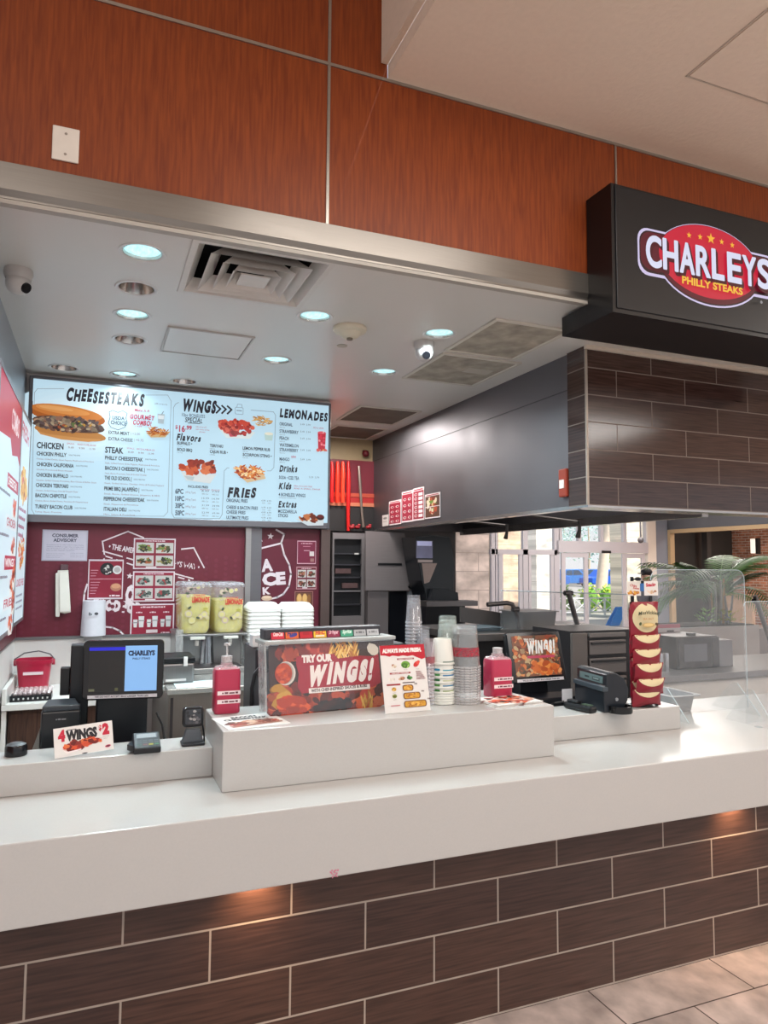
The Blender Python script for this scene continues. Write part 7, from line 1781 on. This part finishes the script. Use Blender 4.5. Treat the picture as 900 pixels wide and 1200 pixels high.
# far door wall
fr_ = mat('#b9b7bd', .4, .1, noise=.04)
gl_ = glass('#e8f2f6', .03, .01, 'door_glass')
def P15(x, y, Y=YD): return aY(x, y, Y)
Zr_ = aY(616, 646, YD).z      # transom height left bay
def bar(m, x0, y0, x1, y1, d=.08):
    a_, b_ = P15(x0, y1), P15(x1, y0); m.box(a_.x, b_.x, YD - d / 2, YD + d / 2, a_.z, b_.z)
XA, XB, XC, XD = P15(574, 690).x, P15(652, 690).x, P15(757, 690).x, P15(767, 690).x
ZTOP = 3.0
def vbar(m, x, w, z0=0, z1=ZTOP, d=.1): m.box(x - w / 2, x + w / 2, YD - d / 2, YD + d / 2, z0, z1)
m = MB()
for xp, w in ((577, .10), (581, .05), (615, .14), (652, .16)): vbar(m, P15(xp, 690).x, w)
zt2 = P15(616, 644).z; zt1 = P15(616, 650).z
m.box(XA, XB, YD - .05, YD + .05, zt1, zt2); m.box(XA, XB, YD - .05, YD + .05, 0, .12); m.box(XA, XB, YD - .05, YD + .05, ZTOP - .08, ZTOP)
for (xa2, xb2) in ((584, 589), (608, 612), (619, 622), (645, 650)): a_, b_ = P15(xa2, 690).x, P15(xb2, 690).x; m.box(a_, b_, YD - .03, YD + .03, .12, zt1)
struct('window_1', m, fr_)
m = MB(); m.box(XA, XB, YD - .01, YD + .01, .12, ZTOP); struct('window_1', m, gl_)
m = MB(); zh1 = P15(710, 635).z; zh0 = P15(710, 648).z
m.box(XB, XC, YD - .12, YD + .06, zh0, zh1)
for xp in (655.5, 678, 704, 731, 757): vbar(m, P15(xp, 620).x, .10, zh1, ZTOP)
m.box(XB, XC, YD - .05, YD + .05, ZTOP - .1, ZTOP)
struct('window_2', m, fr_)
m = MB(); m.box(XB, XC, YD - .01, YD + .01, zh1, ZTOP); struct('window_2', m, gl_)
def door(n, xa2, xb2, rail):
    t = MB(); a_, b_ = P15(xa2, 690).x, P15(xb2, 690).x
    vb = .12
    t.box(a_, a_ + vb, YD - .09, YD - .04, .02, zh0 - .01); t.box(b_ - vb, b_, YD - .09, YD - .04, .02, zh0 - .01); t.box(a_ + vb, b_ - vb, YD - .09, YD - .04, zh0 - .13, zh0 - .01); t.box(a_ + vb, b_ - vb, YD - .09, YD - .04, .02, .2)
    o = struct('door_%d' % n, t, fr_); g = MB(); g.box(a_ + vb, b_ - vb, YD - .07, YD - .06, .2, zh0 - .13); g.build('door_pane', gl_, o)
    return o
door(1, 656, 687, .1); door(2, 727.5, 754, .1)
m = MB(); m.box(P15(701.5, 643).x, P15(711, 643).x, YD - .17, YD - .121, P15(706, 648.5).z, P15(706, 645.5).z); tag(m.build('wall_motion_sensor', black), 'small black motion sensor above the open entrance', 'sensor')
m = MB(); m.box(XC + .0, XD, YD - .1, YD + .1, 0, 3.6); struct('trim_8', m, mat('#d8cfc4', .5))
m = MB(); m.box(XD, XSt - .05, YD - .05, YD + .2, 0, 3.6); struct('wall_back', m, mat('#7c828e', .45))
m = MB(); m.box(P15(574, 600).x, XD, YD - .1, YD + .2, ZTOP + .001, 3.7); struct('wall_back', m, stone)
q = P15(750.5, 634)
m = MB(); q2 = aY(750.5, 617, 13.0); q1_ = aY(750.8, 633, 13.0); m.cyl((q1_.x, 13.0, 3.61), (q1_.x, 13.0, q1_.z), .02, n=10); m.ell((q1_.x, 13.0, q1_.z - .0), (.07, .07, .07), None, 12, 8)
tag(m.build('ceiling_hanging_camera', mat('#4a4648', .4), smooth=40), 'dark camera on a thin pole in front of the entrance transom', 'security camera')

# person in a black cap
random.seed(2)
Ypn = 9.6
hp_ = aY(758, 676, Ypn); fx = hp_.x
t = thing('person', 'person in a black cap and grey patterned top, facing left beyond the chip rack', 'person', (fx, Ypn, 0))
sc = hp_.z / 1.60     # head centre height
def sk(name, verts, edges, rad, mt, parent, lvl=2):
    me = bpy.data.meshes.new(name); b0 = Vector((fx, Ypn, 0))
    me.from_pydata([tuple(Vector(v) * sc) for v in verts], edges, []); o = bpy.data.objects.new(name, me); C.objects.link(o); o.parent = parent
    sm = o.modifiers.new('skin', 'SKIN'); 
    for v, r in zip(me.skin_vertices[0].data, rad): v.radius = (r * sc, r * sc)
    me.skin_vertices[0].data[0].use_root = True
    sb = o.modifiers.new('sub', 'SUBSURF'); sb.levels = lvl; sb.render_levels = lvl; me.materials.append(mt)
    return o
skin_m = mat('#c49a82', .55, noise=.05)
V_ = [(0, 0, .92), (0, 0, 1.05), (0, .0, 1.22), (0, 0, 1.36), (-.01, 0, 1.45), (-.015, 0, 1.53), (-.02, 0, 1.62), (-.02, 0, 1.69),
      (0, -.17, 1.34), (-.03, -.22, 1.12), (-.20, -.20, 1.06), (-.28, -.19, 1.07),
      (0, .17, 1.34), (.0, .21, 1.10), (-.10, .2, .90), (-.13, .2, .82),
      (0, -.09, .86), (.0, -.10, .48), (.02, -.10, .07), (-.12, -.10, .04),
      (0, .09, .86), (-.03, .10, .48), (.05, .10, .07), (-.09, .10, .04)]
Ed = [(0, 1), (1, 2), (2, 3), (3, 4), (4, 5), (5, 6), (6, 7), (3, 8), (8, 9), (9, 10), (10, 11), (3, 12), (12, 13), (13, 14), (14, 15), (0, 16), (16, 17), (17, 18), (18, 19), (0, 20), (20, 21), (21, 22), (22, 23)]
Ra = [.14, .13, .14, .12, .055, .06, .095, .07, .065, .045, .036, .03, .065, .045, .036, .03, .09, .06, .042, .035, .09, .06, .042, .035]
sk('body', V_, Ed, Ra, skin_m, t)
sk('shirt', [(0, 0, .9), (0, 0, 1.05), (0, 0, 1.22), (0, 0, 1.35), (-.005, 0, 1.42), (0, -.17, 1.34), (-.03, -.22, 1.12), (0, .17, 1.34), (0, .21, 1.1)], [(0, 1), (1, 2), (2, 3), (3, 4), (3, 5), (5, 6), (3, 7), (7, 8)], [.155, .145, .155, .135, .075, .08, .06, .08, .06], mat('#6b6a6e', .7, noise=.5, scale=60), t)
sk('trousers', [(0, 0, .95), (0, -.09, .86), (0, -.10, .48), (.02, -.10, .10), (0, .09, .86), (-.03, .10, .48), (.05, .10, .10)], [(0, 1), (1, 2), (2, 3), (0, 4), (4, 5), (5, 6)], [.15, .105, .075, .06, .105, .075, .06], mat('#34363e', .7, noise=.2), t)
wc = Vector((fx, Ypn, 0))
m = MB(); m.ell(wc + Vector((-.005, 0, 1.685)) * sc, (.118 * sc, .10 * sc, .085 * sc), None, 16, 10); m.ell(wc + Vector((-.14, 0, 1.665)) * sc, (.075 * sc, .07 * sc, .012 * sc), None, 14, 6); m.build('black_cap', mat('#131316', .6), t, smooth=True)
m = MB(); m.ell(wc + Vector((.045, 0, 1.60)) * sc, (.075 * sc, .09 * sc, .085 * sc), None, 14, 10); m.build('dark_hair', mat('#1c1816', .6), t, smooth=True)
m = MB(); m.ell(wc + Vector((-.118, 0, 1.595)) * sc, (.016 * sc, .012 * sc, .02 * sc), None, 8, 6); m.build('nose', skin_m, t, smooth=True)
for s_2 in (-1, 1):
    m = MB(); m.ell(wc + Vector((-.103, .035 * s_2, 1.62)) * sc, (.008 * sc, .012 * sc, .008 * sc), None, 8, 6); m.build('eye', mat('#2a2220', .3), t, smooth=True)
    m = MB(); m.ell(wc + Vector((-.01, .092 * s_2, 1.60)) * sc, (.02 * sc, .01 * sc, .03 * sc), None, 8, 6); m.build('ear', skin_m, t, smooth=True)
m = MB(); m.ell(wc + Vector((-.104, 0, 1.555)) * sc, (.008 * sc, .025 * sc, .006 * sc), None, 8, 6); m.build('mouth', mat('#9a5a52', .5), t, smooth=True)
for k, (hx_, hy_, hz_) in enumerate(((-.30, -.19, 1.07), (-.14, .2, .79))):
    m = MB(); hv = wc + Vector((hx_, hy_, hz_)) * sc; dv = Vector((-1, 0, .05)) if k == 0 else Vector((-.3, 0, -1)); dv.normalize(); sd = Y_
    m.ell(hv, (.045 * sc, .04 * sc, .025 * sc) if k == 0 else (.025 * sc, .04 * sc, .045 * sc), None, 10, 7)
    for f in range(4):
        b0 = hv + sd * ((f - 1.5) * .018 * sc) + dv * .03 * sc; L_ = (.055, .065, .06, .045)[f] * sc; m.tube([b0, b0 + dv * L_ * .5, b0 + (dv * .9 + Vector((0, 0, -.35))) * L_], [.009 * sc, .0085 * sc, .007 * sc], 7)
    b0 = hv + sd * (-.03 * sc); m.tube([b0, b0 + (dv * .5 - sd * .6) * .03 * sc, b0 + (dv - sd * .5) * .045 * sc], [.011 * sc, .01 * sc, .008 * sc], 7)
    m.build('hand', skin_m, t, smooth=True)
for s_2, xx in ((-1, .0), (1, .02)):
    m = MB(); m.ell(wc + Vector((-.06 + xx, .10 * s_2, .045)) * sc, (.13 * sc, .05 * sc, .043 * sc), None, 12, 8); m.build('shoe', mat('#d8d4d0', .5), t, smooth=True)

# ------------------------------------------------------------------ outdoors
m = MB(); m.box(-20, 160, YD + .31, 140, -.12, -.06); struct('ground_outside', m, mat('#9a968e', .8, noise=.1))
lb0 = lambda x, y, Y: aY(x, y, Y)
t = thing('stone_pillar', 'sunlit peach stone pillar outside the left window', 'pillar', (aY(600, 690, 18).x, 18, -.06))
stone2 = tile_mat('peach_stone', '#e0c0a4', '#d8b89c', '#c4a88e', 1.4, .42, 0, .1, .01, .7, 'XZ', (1, 2))
a_, b_ = aY(584, 690, 18).x, aY(613, 690, 18).x
m = MB(); m.box(a_, b_, 18, 18.8, -.06, 4.6); m.build('pillar_block', stone2, t)
t = thing('stone_pillar', 'pale white stone pillar outside the second left window pane', 'pillar', (aY(637, 690, 19).x, 19, -.06))
a_, b_ = aY(629, 690, 19).x, aY(652, 690, 19).x
m = MB(); m.box(a_, b_, 19, 19.8, -.06, 4.6); m.build('pillar_block', tile_mat('white_stone', '#e6e2da', '#e0dbd2', '#cfc8be', 1.4, .5, 0, .1, .01, .7, 'XZ', (1, 2)), t)
t = thing('stone_pillar', 'cream pillar outside the right pane of the entrance doors', 'pillar', (aY(748, 690, 18).x, 18, -.06))
a_, b_ = aY(735.5, 690, 18).x, aY(768, 690, 18).x
m = MB(); m.box(a_, b_, 18, 18.8, -.06, 4.6); m.build('pillar_block', tile_mat('cream_stone', '#e6dcc8', '#ded3be', '#cfc4ae', 1.8, .22, 0, .1, .01, .7, 'XZ', (1, 2)), t)
# hedge
def leafy(name, lb, cat, c, r, n, cols, ls, trunk=None, grp=None):
    t = thing(name, lb, cat, (c[0], c[1], -.06), grp)
    groups = {}
    for i in range(n):
        v = Vector((random.gauss(0, 1), random.gauss(0, 1), random.gauss(0, 1))).normalized() * random.uniform(.6, 1.0)
        p = Vector((c[0] + v.x * r[0], c[1] + v.y * r[1], c[2] + v.z * r[2]))
        if p.z < -.05: continue
        s2 = ls * random.uniform(.6, 1.3); q1 = Vector((random.uniform(-1, 1), random.uniform(-1, 1), random.uniform(-1, 1))).normalized(); q2 = q1.orthogonal().normalized()
        groups.setdefault(random.choice(cols), MB()).add([p - q1 * s2, p + q2 * s2 * .6, p + q1 * s2, p - q2 * s2 * .6], [(0, 1, 2, 3)])
    m = MB()
    for col, g in groups.items(): m.add(g.v, [f for f in g.f], mat(col, .6, noise=.1))
    m.build('leaves', None, t, fixn=False)
    if trunk:
        m = MB(); m.tube([(c[0], c[1], -.06), (c[0] + .1, c[1], c[2] * .5), (c[0], c[1], c[2])], trunk, 8); m.build('trunk', mat('#b8a490', .7, noise=.2), t, smooth=True)
    else:
        m = MB(); m.ell((c[0], c[1], c[2]), (r[0] * .75, r[1] * .75, r[2] * .75), None, 14, 8); m.build('branches', mat(cols[0], .8, noise=.3), t)
    return t
for k, xp in enumerate((660, 690, 712, 735)):
    c_ = aY(xp, 700, 21); leafy('hedge', ['green hedge with yellow tips at the left pane of the entrance', 'green hedge seen at left in the open doorway', 'green hedge in the middle of the open doorway', 'green hedge at right of the open doorway'][k], 'hedge', (c_.x, 21, .45), (.42, .4, .55), 300, ['#6a9a3a', '#8ab84a', '#4a7a2a', '#c8c83a'], .06, None, 'hedges outside the entrance')
# railing
t = thing('railing', 'white metal railing in front of the hedge outside the entrance', 'railing', (aY(705, 720, 19).x, 19, -.06))
xr0, xr1 = aY(655, 700, 19.4).x, aY(760, 700, 19.4).x; zr = aY(705, 700, 19.4).z
rm = mat('#d5d8da', .4)
m = MB(); m.box(xr0, xr1, 19.4, 19.44, zr - .04, zr); m.box(xr0, xr1, 19.4, 19.44, .08, .11); m.build('rails', rm, t)
n = 6
for i in range(n + 1):
    xx = xr0 + (xr1 - xr0) * i / n; m = MB(); m.box(xx - .025, xx + .025, 19.395, 19.445, -.06, zr - .041); m.build('rail_post', rm, t)
for i in range(n):
    xa2, xb2 = xr0 + (xr1 - xr0) * (i + .03) / n, xr0 + (xr1 - xr0) * (i + .97) / n; m = MB(); m.tube([(xa2, 19.42, .11), (xb2, 19.42, zr - .06)], .018, 6); m.tube([(xb2, 19.43, .11), (xa2, 19.43, zr - .06)], .018, 6); m.build('cross_bars', rm, t)
# palm trunk and trees
q = aY(706, 700, 23)
t = thing('palm_tree', 'pale leaning palm trunk outside, seen through the open doorway', 'tree', (q.x, 23, -.06))
m = MB(); m.tube([(q.x - .15, 23, -.06), (q.x + .05, 23, 1.5), (q.x + .3, 23, 3.2), (q.x + .45, 23, 5.0)], [.26, .21, .18, .17], 10); m.build('trunk', mat('#c9b8a6', .7, noise=.15, scale=10), t, smooth=True)
for i in range(9):
    a_ = 2 * PI * i / 9; frond(Vector((q.x + .45, 23, 5.0)), (math.cos(a_), math.sin(a_), .6), 2.0, 1.8, None, 18, .5).build('frond', leafg[(i) % 3], t, fixn=False)
for k, (xp, Yt, zc, r) in enumerate(((690, 66, 6.0, 4.2), (727, 58, 3.6, 2.0), (661, 78, 7.6, 5.0), (752, 72, 6.6, 4.2), (632, 62, 5.2, 3.0))):
    c_ = aY(xp, 660, Yt); leafy('tree', ['pale leafy tree behind the palm trunk at left', 'yellow-green small tree right of the palm trunk', 'tree beyond the left pane of the entrance doors', 'tree far right beyond the entrance doors', 'tree beyond the second left window pane'][k], 'tree', (c_.x, Yt, zc), (r, r * .7, r), 900, [['#8fb0a8', '#a8c4b8', '#6f9a86'], ['#9ab84a', '#b8cc5a', '#7a9a3a'], ['#8ab0b0', '#a0c4bc'], ['#8fb08a', '#a8c49a'], ['#9ab8b8', '#b0ccc8']][k], .2, [.14, .11, .07], 'trees in the car park')
# parked cars
def car(x, Y, z0, col, lb):
    t = thing('parked_car', lb, 'car', (x, Y, z0), 'cars parked outside'); L = 4.3; hh = 1.45
    prof = [(-L / 2, .35), (-L / 2 + .05, .75), (-L / 2 + .9, .88), (-L / 2 + 1.5, 1.38), (-L / 2 + 2.9, 1.42), (-L / 2 + 3.6, .95), (L / 2 - .05, .9), (L / 2, .4), (L / 2 - .3, .25), (-L / 2 + .3, .25)]
    m = MB(); m.prism([(x + a, z0 + b) for a, b in prof], 'Y', Y, Y + 1.7); m.build('car_body', mat(col, .25, .2), t, bevel=.06)
    for (pts) in (((-.55, .92), (-.45, 1.32), (.1, 1.34), (.1, .92)), ((.17, .92), (.17, 1.34), (.7, 1.34), (1.15, .96))):
        m = MB(); m.prism([(x + a, z0 + b) for a, b in pts], 'Y', Y - .012, Y - .002); m.build('car_window', mat('#3a4a5a', .1), t)
    for wx in (-1.35, 1.35):
        m = MB(); m.cyl((x + wx, Y - .03, z0 + .33), (x + wx, Y + .2, z0 + .33), .33, n=20); w_ = m.build('wheel', mat('#1a1a1c', .6), t); m = MB(); m.cyl((x + wx, Y - .045, z0 + .33), (x + wx, Y - .031, z0 + .33), .19, n=14); m.build('wheel_hub', mat('#b5b8bc', .3, .6), w_)
for (xp, Yc, col, lb) in ((641, 45, '#2a62b0', 'blue car parked beyond the left window panes'), (670, 49, '#3a7ac0', 'light blue car parked beyond the left pane of the entrance'), (694, 54, '#4a6a9a', 'grey blue car seen left of palm trunk'), (720, 46, '#2458b8', 'bright blue car seen right of palm trunk')):
    q = aY(xp, 690, Yc); car(q.x, Yc, -.06, col, lb)
# blue A-board near the door
q0 = aY(723, 733, 16.2)
t = thing('floor_sign', 'bright blue folding floor sign tilted near the open entrance doorway', 'floor sign', (q0.x, 16.2, -.06))
for k, s_2 in enumerate((0, 1)):
    m = MB(); bs = Vector((q0.x - .25, 16.2 + .18 * s_2, -.058)); U3 = Vector((.86, 0, .0)).normalized(); V3 = Vector((.42, .05 - .1 * s_2 + .03, .62)).normalized()
    m.frame(bs, U3, V3, U3.cross(V3), 0, .34, 0, .62, -.02, 0); m.build('sign_panel', mat('#2a7ac8', .35), t, bevel=.01)

# ------------------------------------------------------------------ light
def area(loc, rot, size, power, col=(1, 1, 1), sy_=None, shape=None, spread=PI):
    l = bpy.data.lights.new('lamp', 'AREA'); l.energy = power; l.color = col; l.size = size; l.spread = spread
    if sy_: l.shape = 'RECTANGLE'; l.size_y = sy_
    if shape: l.shape = shape
    o = bpy.data.objects.new('lamp', l); C.objects.link(o); o.location = loc; o.rotation_euler = rot
    return o
for p, (x, y, lit) in zip(LP, LAMPS):
    if lit: area((p.x, p.y, ZC - .012), (0, 0, 0), .12, 12.5, (.76, .95, 1), shape='DISK', spread=math.radians(150))
area((2.05, 5.75, ZC - .03), (0, 0, 0), .4, 32, (1, .95, .9), sy_=.25)  # added lamp that brightens the deep kitchen
# unseen area lamps added to light the hall and its surroundings
area((1.5, .8, ZHALL - .05), (0, 0, 0), 1.6, 52, (1, .95, .90), sy_=1.2)
area((-1.5, -3.0, ZHALL + 1.0), (0, 0, 0), 2.5, 170, (1, .96, .92), sy_=2.0)
area((6.5, -2.5, ZHALL - .05), (0, 0, 0), 2.0, 150, (1, .95, .9), sy_=2.0)
area((6.0, 1.2, ZHALL - .05), (0, 0, 0), 1.2, 60, (1, .95, .9), sy_=1.2)
area((9.5, 8.0, 3.55), (0, 0, 0), 2.5, 90, (1, .95, .9), sy_=3.0)
area((11, 12.0, 3.55), (0, 0, 0), 2.5, 260, (1, .95, .9), sy_=3.0)  # added lamp that brightens the entrance door wall
area((4.2, -.6, 2.55), (PI, 0, 0), 1.6, 62, (1, .95, .9), sy_=1.2)  # added uplight, unseen, that brightens the hall ceiling
area((3.05, 4.9, 2.22), (0, 0, 0), .5, 2.5, (1, .95, .9), sy_=1.6)  # added lamp inside the hood, brightens fryers and prep line
area((15.8, 10.0, 3.36), (0, 0, 0), 1.2, 260, (1, .9, .8), sy_=5.0)  # added lamp inside the store, brightens the brick wall
# warm puck lights under the counter overhang
for xx in (aY(300, 1050, 2.3).x, aY(858, 960, 2.3).x):
    l = bpy.data.lights.new('puck', 'SPOT'); l.energy = 11; l.color = (1, .62, .34); l.spot_size = math.radians(120); l.spot_blend = 1; l.shadow_soft_size = .02
    o = bpy.data.objects.new('puck', l); C.objects.link(o); o.location = (xx, 2.255, .648); o.rotation_euler = (math.radians(20), 0, 0)
# daylight
su = bpy.data.lights.new('sun', 'SUN'); su.energy = 8; su.angle = .02; su.color = (1, .96, .88)
so = bpy.data.objects.new('sun', su); C.objects.link(so); so.rotation_euler = (math.radians(38), math.radians(18), 0)
w = bpy.data.worlds.new('sky'); S.world = w; w.use_nodes = True
nt = w.node_tree; bg = nt.nodes['Background']
tc = nt.nodes.new('ShaderNodeTexCoord'); sx = nt.nodes.new('ShaderNodeSeparateXYZ'); rp = nt.nodes.new('ShaderNodeValToRGB')
nt.links.new(tc.outputs['Generated'], sx.inputs[0]); nt.links.new(sx.outputs['Z'], rp.inputs[0]); nt.links.new(rp.outputs[0], bg.inputs[0])
rp.color_ramp.elements[0].position = 0.0; rp.color_ramp.elements[0].color = (.78, .80, .82, 1)
rp.color_ramp.elements[1].position = 0.5; rp.color_ramp.elements[1].color = (.62, .78, 1.0, 1)
bg.inputs[1].default_value = 1.15
S.view_settings.view_transform = 'Standard'
S.view_settings.look = 'None'
S.view_settings.exposure = 0.0
